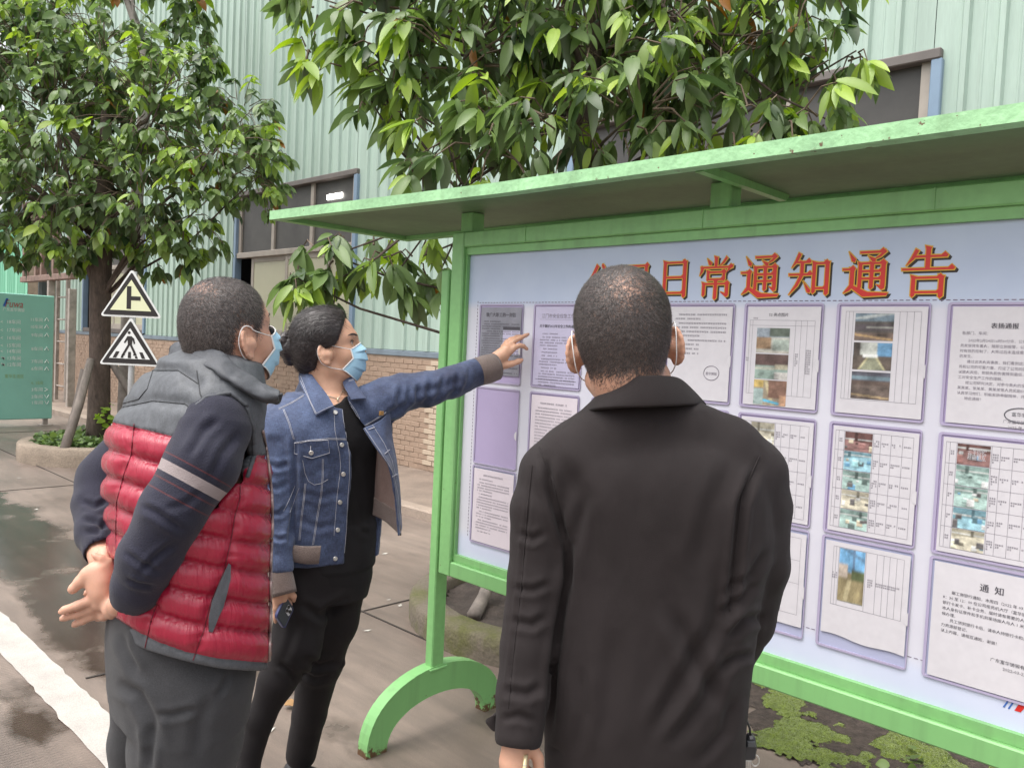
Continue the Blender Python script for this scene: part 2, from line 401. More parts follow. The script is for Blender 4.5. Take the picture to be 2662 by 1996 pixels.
# brighter green annex beyond the hall
ann = thing('annex_building', 'low bright green ribbed steel annex at the far end of the hall', 'building', (-25, 5.2, 0))
for k in range(9): sheet(-27.0 + k * .8, -27.0 + (k + 1) * .8 - .003, .1, 3.9, y=5.2, parent=ann, mat=M_CLAD2, p=.16)
MB().box((-27, 5.21, 0), (-19.8, 5.7, 3.9)).put('wall', M_MORTAR, ann)
MB().box((-27.2, 5.0, 3.9), (-19.7, 5.75, 4.05)).put('roof_edge', M_FLASH, ann)
x0 = on_y(115, 745, 5.1)[0]
MB().tube([(x0, 5.1, 0), (x0, 5.1, 3.9)], .11, 10).put('downpipe', MAT('dark_pipe', (.04, .05, .05), .5), ann)

# steel ladder and rack against the hall end
M_STEEL = MAT('weathered_steel', (.30, .26, .23), .55, .3, 8, bump=.2)
M_RUST = MAT('rusty_beam', (.20, .13, .105), .7, .35, 7, bump=.3)
lx0, lx1 = on_y(148, 900, 5.0)[0], on_y(174, 900, 5.0)[0]
lad = thing('ladder', 'tall pale steel ladder standing beside the green sign', 'ladder', (lx0, 5.0, 0))
for x in (lx0, lx1): MB().box((x - .035, 4.97, 0), (x + .035, 5.03, 4.2), .005).put('rail', M_STEEL, lad)
zz = .35
while zz < 4.1:
    MB().tube([(lx0, 5.0, zz), (lx1, 5.0, zz)], .016, 8).put('rung', M_STEEL, lad); zz += .42
rk = thing('pipe_rack', 'rusty steel pipe rack high in front of the green annex', 'rack', (-17, 4.7, 0))
ra, rb = on_y(62, 727, 4.75), on_y(192, 742, 4.75)
MB().box((ra[0], 4.68, ra[2] - .06), (rb[0], 4.82, ra[2] + .05), .01).put('beam', M_RUST, rk)
for px in (66, 97, 112, 143):
    x = on_y(px, 735, 4.75)[0]; MB().box((x - .045, 4.70, ra[2] + .05), (x + .045, 4.80, ra[2] + 1.5), .006).put('post', M_RUST, rk)
MB().box((ra[0], 4.7, ra[2] + 1.4), (rb[0], 4.8, ra[2] + 1.5), .006).put('beam', M_RUST, rk)
x = on_y(131, 860, 4.75)[0]
MB().box((x - .05, 4.69, 0), (x + .05, 4.81, ra[2] - .06), .006).put('leg', M_STEEL, rk)
x = rb[0] - .07
MB().box((x - .05, 4.69, 0), (x + .05, 4.81, rb[2] - .06), .006).put('leg', M_STEEL, rk)
# steel mast at the corner behind the crown, second thin tree is built with the trees

# ================================================================ green directory sign
M_SIGN = MAT('teal_sign_paint', (.25, .54, .45), .35, .07, 2.0)
M_WHITE = MAT('white_lettering', (.78, .82, .80), .5, .03, 3)
M_RED = MAT('red_lettering', (.40, .085, .075), .5, .03, 3)
M_BLUE = MAT('blue_lettering', (.03, .12, .42), .5, .03, 3)
M_YEL = MAT('yellow_lettering', (.28, .42, .16), .5, .03, 3)
SXc = -13.3
def sg(px, py): p = on_x(px, py, SXc); return p[1], p[2]
yR, zT = sg(142, 770); _, zB = sg(132, 1088)
yL = yR - 1.55
dsg = thing('directory_sign', 'teal works directory sign with white arrows and workshop numbers', 'sign', (SXc, yR, 0))
MB().box((SXc - .09, yL, zB), (SXc, yR, zT), .012).put('panel', M_SIGN, dsg)
for y in (yL + .12, yR - .08):
    MB().box((SXc - .075, y - .03, .012), (SXc - .02, y + .03, zB)).box((SXc - .14, y - .08, 0), (SXc + .05, y + .08, .012)).put('foot', M_STEEL, dsg)
def sign_text(body, px, py, size, mat, name='lettering', px1=None):
    V, Fc = text_mesh(body, size, 2)
    y, z = sg(px, py); kx = 1.0
    if px1 is not None: kx = (sg(px1, py)[0] - y) / V[:, 0].max()
    V2 = [(SXc + .003, y + v[0] * kx, z + v[1]) for v in V]
    put(name, V2, Fc, mat, dsg)
s1 = .068
c8 = lambda x, y: (x * .1928, 760 + y * .1928)
for i, yy in zip((18, 17, 16, 15, 14), (417, 528, 634, 735, 815)): sign_text('%d车间' % i, *c8(85, yy), s1, M_WHITE, px1=c8(275, yy)[0]); sign_text('<', *c8(2, yy), s1, M_WHITE, 'arrow', px1=c8(40, yy)[0])
for i, yy in zip((13, 12), (908, 995)): sign_text('%d车间' % i, *c8(90, yy), s1, M_WHITE, px1=c8(280, yy)[0]); sign_text('↰', *c8(8, yy), s1, M_WHITE, 'arrow', px1=c8(62, yy)[0])
for i, yy in zip((11, 10, 9, 8, 7, 6, 3, 2, 1), (385, 482, 595, 780, 950, 1048, 1330, 1425, 1507)):
    sign_text('%d车间' % i, *c8(405 if i > 9 else 420, yy), s1 * .9, M_WHITE, px1=c8(572, yy)[0])
    y, z = sg(*c8(600, yy)); w, h = sg(*c8(655, yy))[0] - y, .048
    k = '>' if i == 3 else ('v' if i < 3 else '^')
    P = {'^': [(0, 0), (.5, 1), (1, 0)], 'v': [(0, 1), (.5, 0), (1, 1)], '>': [(0, 0), (.8, .5), (0, 1)]}[k]
    P = [(SXc + .006, y + a_ * w, z + b_ * h) for a_, b_ in P]
    MB().tube(P, .0055, 4).put('arrow', M_WHITE, dsg)
V, Fc = text_mesh('Fuwa', .150, 3); y, z = sg(*c8(60, 195))
kx_ = (sg(*c8(345, 195))[0] - y) / (V[:, 0].max() + .05); put('logo', [(SXc + .003, y + (v[0] + v[1] * .22) * kx_, z + v[1]) for v in V], Fc, M_RED, dsg)
y, z = sg(*c8(36, 185)); lb = MB()
for k in range(1):
    lb.add([(SXc + .003, y + k * .05, z), (SXc + .003, y + k * .05 + .03, z), (SXc + .003, y + k * .05 + .07, z + .115), (SXc + .003, y + k * .05 + .04, z + .115)], [(0, 1, 2, 3)])
lb.put('logo_bar', M_BLUE, dsg)
sign_text('广东富华铸锻', *c8(35, 245), .055, M_WHITE, px1=c8(330, 245)[0])
sign_text('4、5车间', *c8(420, 1240), .06, M_YEL, px1=c8(575, 1240)[0])
sign_text('富华生活区', *c8(60, 1150), .06, M_YEL, px1=c8(320, 1150)[0])

# ================================================================ twin triangular road signs on a post
pc = at(343, 900, 8.3); spx, spy = pc[0], pc[1]
rs = thing('road_sign', 'grey post with two stacked triangular road warning signs by the planter', 'sign', (spx, spy, 0))
M_POST = MAT('galvanised_post', (.46, .47, .48), .4, .12, 6, metal=.3)
M_SFACE = MAT('cream_sign_face', (.70, .72, .48), .35, .03, 3)
M_SWHITE = MAT('white_sign_face', (.72, .73, .72), .35, .03, 3)
M_SBLACK = MAT('black_sign_ink', (.018, .014, .014), .45, .1, 3)
nrm = -FWD.copy(); nrm[2] = 0; nrm /= np.linalg.norm(nrm); sxv = np.array([-nrm[1], nrm[0], 0.0])   # sign plane axes
if sxv @ RGT < 0: sxv = -sxv
upz = np.array([0, 0, 1.0])
def sp_(c, u, v, d): return c + sxv * u + upz * v + nrm * d
MB().tube([(spx, spy, 0), (spx, spy, 2.08)], .031, 14).put('post', M_POST, rs, True)
def rtri(w, h, r_, n=6):
    P = [np.array(p) for p in ((-w / 2, 0), (w / 2, 0), (0, h))]; out = []
    cen = np.array((0, h / 3))
    for i, p in enumerate(P):
        a_, b_ = P[i - 1] - p, P[(i + 1) % 3] - p; a_ /= np.linalg.norm(a_); b_ /= np.linalg.norm(b_)
        for t_ in np.linspace(0, 1, n):
            q = (p + a_ * r_) * (1 - t_) ** 2 + 2 * p * t_ * (1 - t_) + (p + b_ * r_) * t_ ** 2; out.append(q)
    return out
def plate(c, poly, d0, d1, name, mat):
    n = len(poly); V = [sp_(c, p[0], p[1], d0) for p in poly] + [sp_(c, p[0], p[1], d1) for p in poly]
    Fs = [tuple(range(n, 2 * n)), tuple(range(n))[::-1]] + [(i, (i + 1) % n, n + (i + 1) % n, n + i) for i in range(n)]
    return put(name, V, Fs, mat, rs)
def inks(c, polys, name, d=.050):
    mb = MB()
    for poly in polys: mb.add([sp_(c, p[0], p[1], d) for p in poly], [tuple(range(len(poly)))])
    mb.put(name, M_SBLACK, rs)
SW, SH = .70 * 8.9 / 9.8, .545 * 8.9 / 9.8
for k, (yb, face) in enumerate(((825, M_SFACE), (950, M_SWHITE))):
    pb = at(342, yb, 8.27); c = np.array([spx, spy, pb[2]])
    plate(c, rtri(SW, SH, .045), .034, .040, 'sign_plate', M_SWHITE)
    cc = c + upz * .02
    plate(cc, rtri(SW * .90, SH * .885, .02), .0415, .044, 'black_border', M_SBLACK)
    plate(cc + upz * .048, rtri(SW * .66, SH * .63, .004), .0455, .048, 'sign_field', face)
    u = SH / 335.0
    def q(x, y, y0): return ((x - 1040) / 450 * SW, (y0 - y) * u)
    if k == 0:
        y0 = 375
        inks(c, [[q(1010, 318, y0), q(1042, 318, y0), q(1042, 162, y0), q(1010, 162, y0)], [q(1042, 258, y0), q(1110, 258, y0), q(1110, 230, y0), q(1042, 230, y0)]], 'side_road_symbol')
    else:
        y0 = 742
        c0 = q(1034, 516, y0)
        body = [[(c0[0] + .0155 * math.cos(a_), c0[1] + .0155 * math.sin(a_)) for a_ in np.linspace(0, 6.2, 12)]]
        for poly in ([(1022, 540), (1052, 540), (1072, 556), (1080, 590), (1070, 594), (1060, 566), (1056, 598), (1026, 598), (1024, 566), (1006, 590), (996, 586)],
                     [(1026, 598), (1044, 598), (1004, 668), (988, 664)], [(1040, 600), (1056, 598), (1090, 662), (1074, 668)], [(986, 664), (1006, 660), (1006, 674), (982, 676)], [(1070, 660), (1092, 664), (1092, 674), (1066, 672)],
                     [(942, 648), (968, 648), (944, 692), (918, 692)], [(984, 668), (1000, 668), (994, 692), (976, 692)], [(1030, 648), (1050, 648), (1052, 692), (1028, 692)], [(1078, 676), (1094, 676), (1102, 692), (1082, 692)], [(1110, 648), (1134, 648), (1156, 692), (1130, 692)]):
            body.append([q(x, y, y0) for x, y in poly][::-1])
        inks(c, body, 'pedestrian_symbol')
    MB().box((spx - .036, spy - .03, c[2] + .2), (spx + .03, spy + .036, c[2] + .24)).put('clamp', M_POST, rs)
# ================================================================ notice board
M_GREEN = MAT('mint_green_paint', (.205, .455, .165), .38, .10, 2.5, bump=.08, bscale=60, fine=.10, fscale=40)
M_GREEN_TOP = MAT('weathered_green_paint', (.30, .55, .29), .5, .22, 7, bump=.25, bscale=60, fine=.2, fscale=60)
def chips(m, sc, lo, col=(.13, .085, .045)):
    t = m.node_tree; L = t.links; b = t.nodes['Principled BSDF']; src = b.inputs['Base Color'].links[0].from_socket
    tc = nd(t, 'ShaderNodeTexCoord'); n = nd(t, 'ShaderNodeTexNoise', Scale=sc, Detail=4.0, Roughness=.55); L.new(tc.outputs['Object'], n.inputs[0])
    n2 = nd(t, 'ShaderNodeTexNoise', Scale=3.0, Detail=3.0); L.new(tc.outputs['Object'], n2.inputs[0]); ad = nd(t, 'ShaderNodeMath', operation='MULTIPLY_ADD'); L.new(n2.outputs[0], ad.inputs[0]); ad.inputs[1].default_value = .3; L.new(n.outputs[0], ad.inputs[2])
    r = nd(t, 'ShaderNodeMapRange'); r.inputs['From Min'].default_value = lo; r.inputs['From Max'].default_value = lo + .03; L.new(ad.outputs[0], r.inputs[0])
    mx = nd(t, 'ShaderNodeMix', data_type='RGBA'); L.new(r.outputs[0], mx.inputs[0]); L.new(src, mx.inputs[6]); mx.inputs[7].default_value = (*col, 1); L.new(mx.outputs[2], b.inputs['Base Color'])
    # dirt streaks running down
    mp = nd(t, 'ShaderNodeMapping'); mp.inputs['Scale'].default_value = (22, 22, 1.2); L.new(tc.outputs['Object'], mp.inputs[0]); n3 = nd(t, 'ShaderNodeTexNoise', Scale=1.0, Detail=4.0); L.new(mp.outputs[0], n3.inputs[0])
    r3 = nd(t, 'ShaderNodeMapRange'); r3.inputs['From Min'].default_value = .52; r3.inputs['From Max'].default_value = .80; r3.inputs['To Max'].default_value = .55; L.new(n3.outputs[0], r3.inputs[0])
    m2 = nd(t, 'ShaderNodeMix', data_type='RGBA'); L.new(r3.outputs[0], m2.inputs[0]); L.new(mx.outputs[2], m2.inputs[6]); m2.inputs[7].default_value = (.13, .24, .10, 1); L.new(m2.outputs[2], b.inputs['Base Color'])
chips(M_GREEN, 60, .88); chips(M_GREEN_TOP, 45, .84)
def rusty(base):
    m = MAT(base.name + '_rust', (.205, .455, .165), .45, .1, 2.5); t = m.node_tree; L = t.links; b = t.nodes['Principled BSDF']
    src = b.inputs['Base Color'].links[0].from_socket
    tc = nd(t, 'ShaderNodeTexCoord'); n = nd(t, 'ShaderNodeTexNoise', Scale=26.0, Detail=8.0, Roughness=.7); L.new(tc.outputs['Object'], n.inputs[0])
    sx = nd(t, 'ShaderNodeSeparateXYZ'); L.new(tc.outputs['Object'], sx.inputs[0])
    mr = nd(t, 'ShaderNodeMapRange'); mr.inputs['From Min'].default_value = .0; mr.inputs['From Max'].default_value = .10; mr.inputs['To Min'].default_value = .30; mr.inputs['To Max'].default_value = .0; L.new(sx.outputs[2], mr.inputs[0])
    ad = nd(t, 'ShaderNodeMath', operation='ADD'); L.new(n.outputs[0], ad.inputs[0]); L.new(mr.outputs[0], ad.inputs[1])
    r = nd(t, 'ShaderNodeMapRange'); r.inputs['From Min'].default_value = .70; r.inputs['From Max'].default_value = .75; L.new(ad.outputs[0], r.inputs[0])
    mx = nd(t, 'ShaderNodeMix', data_type='RGBA'); L.new(r.outputs[0], mx.inputs[0]); L.new(src, mx.inputs[6]); mx.inputs[7].default_value = (.11, .055, .025, 1)
    L.new(mx.outputs[2], b.inputs['Base Color']); return m
M_GRUST = rusty(M_GREEN); chips(M_GRUST, 60, .87)
YP = 2.0127                                  # face of the printed panel
XL, XR = -2.271, .56
nb = thing('notice_board', 'green steel framed outdoor notice board with a sheet metal canopy', 'notice board', (-1.0, 2.03, 0))
def arch(x, name='arched_foot'):
    n = 26; y0, y1, yc = 1.707, 2.383, 2.045
    out, inn = [], []
    for i in range(n + 1):
        a_ = math.pi * i / n
        out.append((yc - .338 * math.cos(a_), .262 * max(0.0, math.sin(a_)) ** .82))
    for i in range(n + 1):
        a_ = math.pi * i / n
        inn.append((yc - .248 * math.cos(a_), .152 * max(0.0, math.sin(a_)) ** .85))
    V = []; w = .0275
    for xx in (x - w, x + w):
        V += [(xx, p[0], p[1]) for p in out] + [(xx, p[0], p[1]) for p in inn]
    m = n + 1; S = 2 * m; Fs = []
    for i in range(n):
        Fs += [(i, m + i, m + i + 1, i + 1), (S + i, S + i + 1, S + m + i + 1, S + m + i), (i, i + 1, S + i + 1, S + i), (m + i, S + m + i, S + m + i + 1, m + i + 1)]
    Fs += [(0, S, S + m, m), (n, m + n, S + m + n, S + n)]
    o = put(name, V, Fs, M_GRUST, nb); return o
for px_ in (-2.323, .62):
    MB().box((px_ - .021, 2.0, .252), (px_ + .021, 2.061, 1.775), .004).put('post', M_GREEN, nb)
    MB().box((px_ - .03, 1.985, .245), (px_ + .03, 2.075, .256), .003).put('base_plate', M_GREEN, nb)
    arch(px_ - .003)
FY0, FY1 = 1.983, 2.045
def fr_box(a, b_): return MB().box(a, b_, .004)
fr_box((XL, FY0, .638), (XL + .064, FY1, 1.908)).put('frame_stile', M_GREEN, nb)
fr_box((XR, FY0, .638), (XR + .06, FY1, 1.908)).put('frame_stile', M_GREEN, nb)
fr_box((XL + .064, FY0 + .001, 1.853), (XR, FY1, 1.907)).put('frame_rail', M_GREEN, nb)
fr_box((XL + .064, FY0 + .001, .638), (XR, FY1, .693)).put('frame_rail', M_GRUST, nb)
# inner rebate lips the panel sits in
MB().box((XL + .064, 1.998, .694), (XR, YP + .012, .7205)).box((XL + .064, 1.998, 1.8255), (XR, YP + .012, 1.8525)).put('rebate', M_GREEN, nb)
MB().box((XL + .0645, 1.998, .7206), (XL + .072, YP + .012, 1.8254)).put('rebate', M_GREEN, nb)
# weld seams on the top rail
wm_ = MB()
for x in (-1.9, -1.22, -.62): wm_.box((x - .002, FY0 - .001, 1.855), (x + .002, FY0 + .002, 1.905))
wm_.put('weld_seam', M_GRUST, nb)
# canopy: bent front edge, recessed underside
CF = [(-3.02, 1.655), (-1.786, 1.743), (.95, 1.752)]; CB = 2.36; CZ0, CZ1 = 1.965, 2.0
cv = []
for z in (CZ0, CZ1):
    cv += [(x, y, z) for x, y in CF] + [(x, CB, z) for x, y in CF]
cb = MB()
def strip(P0, P1, z0, z1, w):     # edge angle along a segment, w inwards (towards +Y or +X)
    pass
for (xa, ya), (xb, yb) in zip(CF[:-1], CF[1:]):
    V = [(xa, ya, CZ0), (xb, yb, CZ0), (xb, yb + .045, CZ0), (xa, ya + .045, CZ0), (xa, ya, CZ1), (xb, yb, CZ1), (xb, yb + .045, CZ1), (xa, ya + .045, CZ1)]
    cb.add(V, [(0, 3, 2, 1), (4, 5, 6, 7), (0, 1, 5, 4), (3, 7, 6, 2), (0, 4, 7, 3), (1, 2, 6, 5)])
cb.put('canopy_edge', M_GREEN_TOP, nb)
V = [(-3.02, 1.70, CZ0), (-2.975, 1.704, CZ0), (-2.975, CB, CZ0), (-3.02, CB, CZ0)]
MB().add(V + [(x, y, CZ1) for x, y, z in V], [(0, 3, 2, 1), (4, 5, 6, 7), (0, 1, 5, 4), (1, 2, 6, 5), (2, 3, 7, 6), (3, 0, 4, 7)]).put('canopy_edge', M_GREEN, nb)
MB().box((-2.975, CB - .045, CZ0), (.95, CB, CZ1)).put('canopy_edge', M_GREEN, nb)
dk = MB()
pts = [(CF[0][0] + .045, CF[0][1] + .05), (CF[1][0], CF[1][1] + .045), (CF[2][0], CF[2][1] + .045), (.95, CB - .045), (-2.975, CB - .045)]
dk.prism(pts, 'z', 1.982, 1.9985); dk.put('canopy_sheet', MAT('shaded_underside_green', (.115, .195, .095), .55, .2, 3, fine=.15, fscale=40), nb)  # underside green darkened in the colour to stand for the canopy's shade
for x in (-2.215, -1.178, -.1):
    MB().box((x - .032, 2.0, 1.909), (x + .032, 2.06, 1.9805), .003).put('canopy_stub', M_GREEN, nb)
    if x > -2: MB().add(*(lambda a_, b_: ([(a_[0] - .012, a_[1], a_[2]), (a_[0] + .012, a_[1], a_[2]), (b_[0] + .012, b_[1], b_[2]), (b_[0] - .012, b_[1], b_[2]), (a_[0] - .012, a_[1] + .02, a_[2] + .02), (a_[0] + .012, a_[1] + .02, a_[2] + .02), (b_[0] + .012, b_[1] + .02, b_[2] + .02), (b_[0] - .012, b_[1] + .02, b_[2] + .02)], [(0, 1, 2, 3), (4, 7, 6, 5), (0, 4, 5, 1), (1, 5, 6, 2), (2, 6, 7, 3), (3, 7, 4, 0)]))((x + .06, 1.79, 1.962), (x + .06, 2.25, 1.962))).put('brace', M_GREEN, nb)
# printed panel
def panel_material():
    m, t, b = new_mat('printed_panel'); L = t.links
    tc = nd(t, 'ShaderNodeTexCoord'); sx = nd(t, 'ShaderNodeSeparateXYZ'); L.new(tc.outputs['Object'], sx.inputs[0])
    r = nd(t, 'ShaderNodeValToRGB'); e = r.color_ramp.elements          # a printed blue-to-white ground, flat print
    mr = nd(t, 'ShaderNodeMapRange'); mr.inputs['From Min'].default_value = .72; mr.inputs['From Max'].default_value = 1.83; L.new(sx.outputs[2], mr.inputs[0])
    L.new(mr.outputs[0], r.inputs[0])
    e[0].position = 0; e[0].color = (.56, .60, .74, 1); e[1].position = 1; e[1].color = (.43, .51, .66, 1)
    for p, c in ((.06, (.58, .62, .76)), (.095, (.61, .605, .67)), (.82, (.62, .615, .69)), (.845, (.47, .54, .69))):
        q = e.new(p); q.color = (*c, 1)
    n = nd(t, 'ShaderNodeTexNoise', Scale=9.0, Detail=7.0); L.new(tc.outputs['Object'], n.inputs[0])
    mx = nd(t, 'ShaderNodeMix', data_type='RGBA', blend_type='OVERLAY'); mx.inputs[0].default_value = .12; L.new(r.outputs[0], mx.inputs[6]); L.new(n.outputs[0], mx.inputs[7])
    L.new(mx.outputs[2], b.inputs['Base Color']); b.inputs['Roughness'].default_value = .28
    nb_ = nd(t, 'ShaderNodeTexNoise', Scale=2.5, Detail=2.0); L.new(tc.outputs['Object'], nb_.inputs[0])
    bp = nd(t, 'ShaderNodeBump', Strength=.06, Distance=.05); L.new(nb_.outputs[0], bp.inputs['Height']); L.new(bp.outputs[0], b.inputs['Normal'])
    return m
MB().box((XL + .065, YP, .7207), (XR, YP + .01, 1.8253)).put('printed_panel', panel_material(), nb)
# ---- title: brush-stroke characters, red over a yellow outline over a dark drop shadow
GL = {
 '公': [('p', 40, 92, 6, 48, 12), ('n', 58, 94, 97, 52, 13), ('p', 50, 52, 22, 10, 10), ('h', 22, 80, 12), ('d', 60, 34, 84, 2)],
 '司': [('h', 14, 84, 86), ('v', 80, 86, 8, 10), ('k', 80, 6, 62, 14), ('h', 18, 62, 64), ('v', 24, 46, 12, 9), ('h', 24, 58, 44), ('v', 58, 46, 12, 8), ('h', 24, 58, 18)],
 '日': [('v', 20, 94, 4, 10), ('h', 20, 80, 90), ('v', 80, 94, 2, 11), ('h', 22, 78, 52), ('h', 22, 78, 12)],
 '常': [('v', 49, 100, 76, 9), ('d', 24, 96, 36, 80), ('p', 78, 98, 58, 76, 7), ('h', 8, 92, 74), ('p', 12, 76, 4, 54, 9), ('k', 92, 74, 78, 58), ('v', 28, 66, 42, 8), ('h', 28, 74, 62), ('v', 72, 66, 42, 8), ('h', 28, 72, 44), ('v', 17, 36, 4, 9), ('h', 17, 84, 33), ('v', 82, 36, 6, 10), ('k', 82, 4, 66, 12), ('v', 50, 42, -4, 10)],
 '通': [('d', 12, 96, 26, 74), ('h', 2, 24, 58), ('v', 21, 60, 22, 10), ('p', 22, 24, 4, 6, 10), ('n', 20, 22, 98, 2, 13), ('h', 38, 86, 94), ('p', 90, 96, 66, 78, 7), ('d', 54, 86, 70, 74), ('v', 38, 72, 16, 9), ('h', 38, 88, 70), ('v', 87, 72, 18, 10), ('k', 87, 16, 76, 22), ('h', 40, 86, 53), ('h', 40, 86, 37), ('v', 63, 72, 16, 9)],
 '知': [('p', 24, 98, 6, 66, 9), ('h', 20, 48, 78), ('h', 2, 52, 50), ('v', 31, 80, 48, 9), ('p', 31, 50, 2, 4, 9), ('d', 36, 34, 52, 8), ('v', 60, 78, 8, 9), ('h', 60, 90, 74), ('v', 90, 78, 4, 10), ('h', 60, 90, 18)],
 '告': [('p', 28, 94, 8, 62, 9), ('h', 24, 84, 80), ('v', 50, 100, 54, 10), ('h', 2, 98, 54), ('v', 24, 40, -2, 9), ('h', 24, 78, 36), ('v', 78, 40, -4, 10), ('h', 24, 78, 6)],
}
def stroke_poly(s, g=0.0):
    """stroke record -> closed outline in a 100-unit box, grown by g"""
    k = s[0]
    if k == 'h':
        _, x0, x1, y = s; t_ = 2.6
        P = [(x0 - 3 - g, y + t_ + g), (x1 - 9, y + t_ + g), (x1 - 2, y + 9 + g), (x1 + 5 + g, y + t_ * .6), (x1 + 2 + g, y - t_ - g), (x0 - 2 - g, y - t_ - g)]
    elif k == 'v':
        _, x, y0, y1, w = s; h_ = w / 2
        P = [(x - h_ - 2 - g, y0 + 3 + g), (x + h_ + 2 + g, y0 - 1 + g), (x + h_ + g, y0 - 6), (x + h_ + g, y1 + 2 - g * .3), (x - h_ * .2, y1 - 3 - g), (x - h_ - g, y1 + 1 - g * .3), (x - h_ - g, y0 - 5)]
    elif k == 'p':
        _, x0, y0, x1, y1, w = s; d = np.array([x1 - x0, y1 - y0], float); L_ = np.linalg.norm(d); d /= L_; n_ = np.array([-d[1], d[0]])
        A = np.array([x0, y0]); B = np.array([x1, y1]); mid = (A + B) / 2 - n_ * L_ * .06 * (1 if n_[0] < 0 else -1)
        P = [A + n_ * (w / 2 + g) - d * (1 + g), A - n_ * (w / 2 + g) - d * (1 + g), mid - n_ * (w * .42 + g), B - n_ * (.8 + g * .8) + d * g, B + n_ * (.8 + g * .8) + d * g, mid + n_ * (w * .42 + g)]
    elif k == 'n':
        _, x0, y0, x1, y1, w = s; A = np.array([x0, y0], float); B = np.array([x1, y1], float)
        C = A * .35 + B * .65 + np.array([-3, -5.0])
        if abs(y1 - y0) < 30: C = np.array([x0 * .62 + x1 * .38, y1 + 1.0])
        P = [A + (-1 - g, 2 + g), A + (3 + g, 2 + g), C + (6, w * .42 + g), B + (g + 2, 4 + g), B + (-2, -2 - g), C + (-4, -w * .42 - g), A + (-3 - g, -3 - g)]
    elif k == 'd':
        _, x0, y0, x1, y1 = s; A = np.array([x0, y0], float); B = np.array([x1, y1], float); d = B - A; d /= np.linalg.norm(d); n_ = np.array([-d[1], d[0]])
        P = [A - d * (1 + g) + n_ * g, A - d * (1 + g) - n_ * g, B - d * 5 - n_ * (5.5 + g), B + d * (1 + g) - n_ * 1, B - d * 4 + n_ * (5 + g)]
    else:
        _, x0, y0, x1, y1 = s
        P = [(x0 + 5 + g, y0 + 6 + g), (x0 + 4 + g, y0 - 1 - g), (x0 - 2, y0 - 4 - g), (x1 - 2 - g, y1 + g), (x1 - 1 - g, y1 + 2 + g), (x0 - 4, y0 + 6 + g)]
    return [tuple(map(float, p)) for p in P]
M_TRED = MAT('title_red', (.56, .018, .012), .4, .04, 3); M_TYEL = MAT('title_yellow', (.62, .36, .02), .4, .04, 3); M_TBLK = MAT('title_shadow_ink', (.02, .012, .01), .5, .05, 3)
cx_t = [-1.593, -1.452, -1.318, -1.183, -1.050, -.913, -.773, -.633]
for ch, xc in zip('公司日常通知通告', cx_t):
    sc_ = .112; grow = 1.0 if ch != '公' else .92
    for g, dx, dz, dep, mm, nm in ((1.8, .005, -.005, .0004, M_TBLK, 'title_shadow'), (1.9, 0, 0, .0010, M_TYEL, 'title_outline'), (-.35, 0, 0, .0016, M_TRED, 'title_character')):
        mb = MB()
        for si, s in enumerate(GL[ch]):
            P = stroke_poly(s, g); yy = YP - dep - si * .00003
            mb.add([(xc + (p[0] / 100 - .5) * sc_ * grow + dx, yy, 1.664 + p[1] / 100 * sc_ + dz) for p in P], [tuple(range(len(P)))[::-1]])
        mb.put(nm, mm, nb)
# dashed print line round the document field
dm = MB(); x = -2.14
while x < XR: dm.box((x, YP - .0008, 1.6515), (x + .009, YP - .0002, 1.6535)); x += .0145
z = .80
while z < 1.65: dm.box((-2.149, YP - .0008, z), (-2.147, YP - .0002, z + .008)); z += .0125
x = -2.14
while x < XR: dm.box((x, YP - .0008, .8165), (x + .009, YP - .0002, .8180)); x += .0145
dm.put('dashed_line', MAT('dash_ink', (.16, .12, .18), .6), nb)
# company logo, low right
lg = MB()
lx, lz = on_y(2262 + 1445 * .2387, 1600 + 990 * .2387, YP)[[0, 2]]
bars = [(0, .006), (.0095, .006)]
for i, (dx, w) in enumerate(bars): lg.add([(lx + dx, YP - .001, lz), (lx + dx + w * .55, YP - .001, lz), (lx + dx + w * .55 + .010, YP - .001, lz + .022), (lx + dx + .010, YP - .001, lz + .022)], [(0, 1, 2, 3)])
lg.put('logo_bar', M_BLUE, nb)
MB().add([(lx + .022, YP - .001, lz), (lx + .034, YP - .001, lz), (lx + .046, YP - .001, lz + .022), (lx + .032, YP - .001, lz + .022)], [(0, 1, 2, 3)]).put('logo_bar', M_TRED, nb)
V, Fc = text_mesh('Fuwa', .075, 3)
put('logo', [(lx + .075 + v[0] + v[1] * .2, YP - .001, lz - .012 + v[1]) for v in V], Fc, M_TRED, nb)
# ---- pockets and documents
M_POCK = MAT('lilac_pocket_edge', (.40, .355, .50), .25, .08, 5)
M_POCKF = MAT('lilac_pocket_back', (.40, .335, .52), .3, .05, 5)
M_POCKG = MAT('blue_grey_pocket_back', (.40, .42, .58), .3, .05, 5)
M_PAPER = MAT('white_paper', (.60, .58, .61), .32, .035, 14, fine=.08, fscale=60)
M_PAPERL = MAT('lilac_paper', (.50, .47, .62), .32, .035, 14)
M_PAPERP = MAT('pale_pink_paper', (.66, .595, .64), .32, .035, 14)
M_PAPERG = MAT('dark_printed_letter', (.23, .23, .27), .35, .25, 9)
M_INK = MAT('document_ink', (.06, .055, .07), .6, .2, 3)
M_INKG = MAT('grey_document_ink', (.20, .18, .22), .6, .2, 3)
M_STAMP = MAT('stamp_ink', (.11, .11, .13), .6, .2, 3)
colx = [-2.134, -1.867, -1.60, -1.335, -1.088, -.836, -.583, -.33, -.077, .176]
rowz = [(1.647, 1.367), (1.352, 1.072), (1.066, .783)]
PW = .218
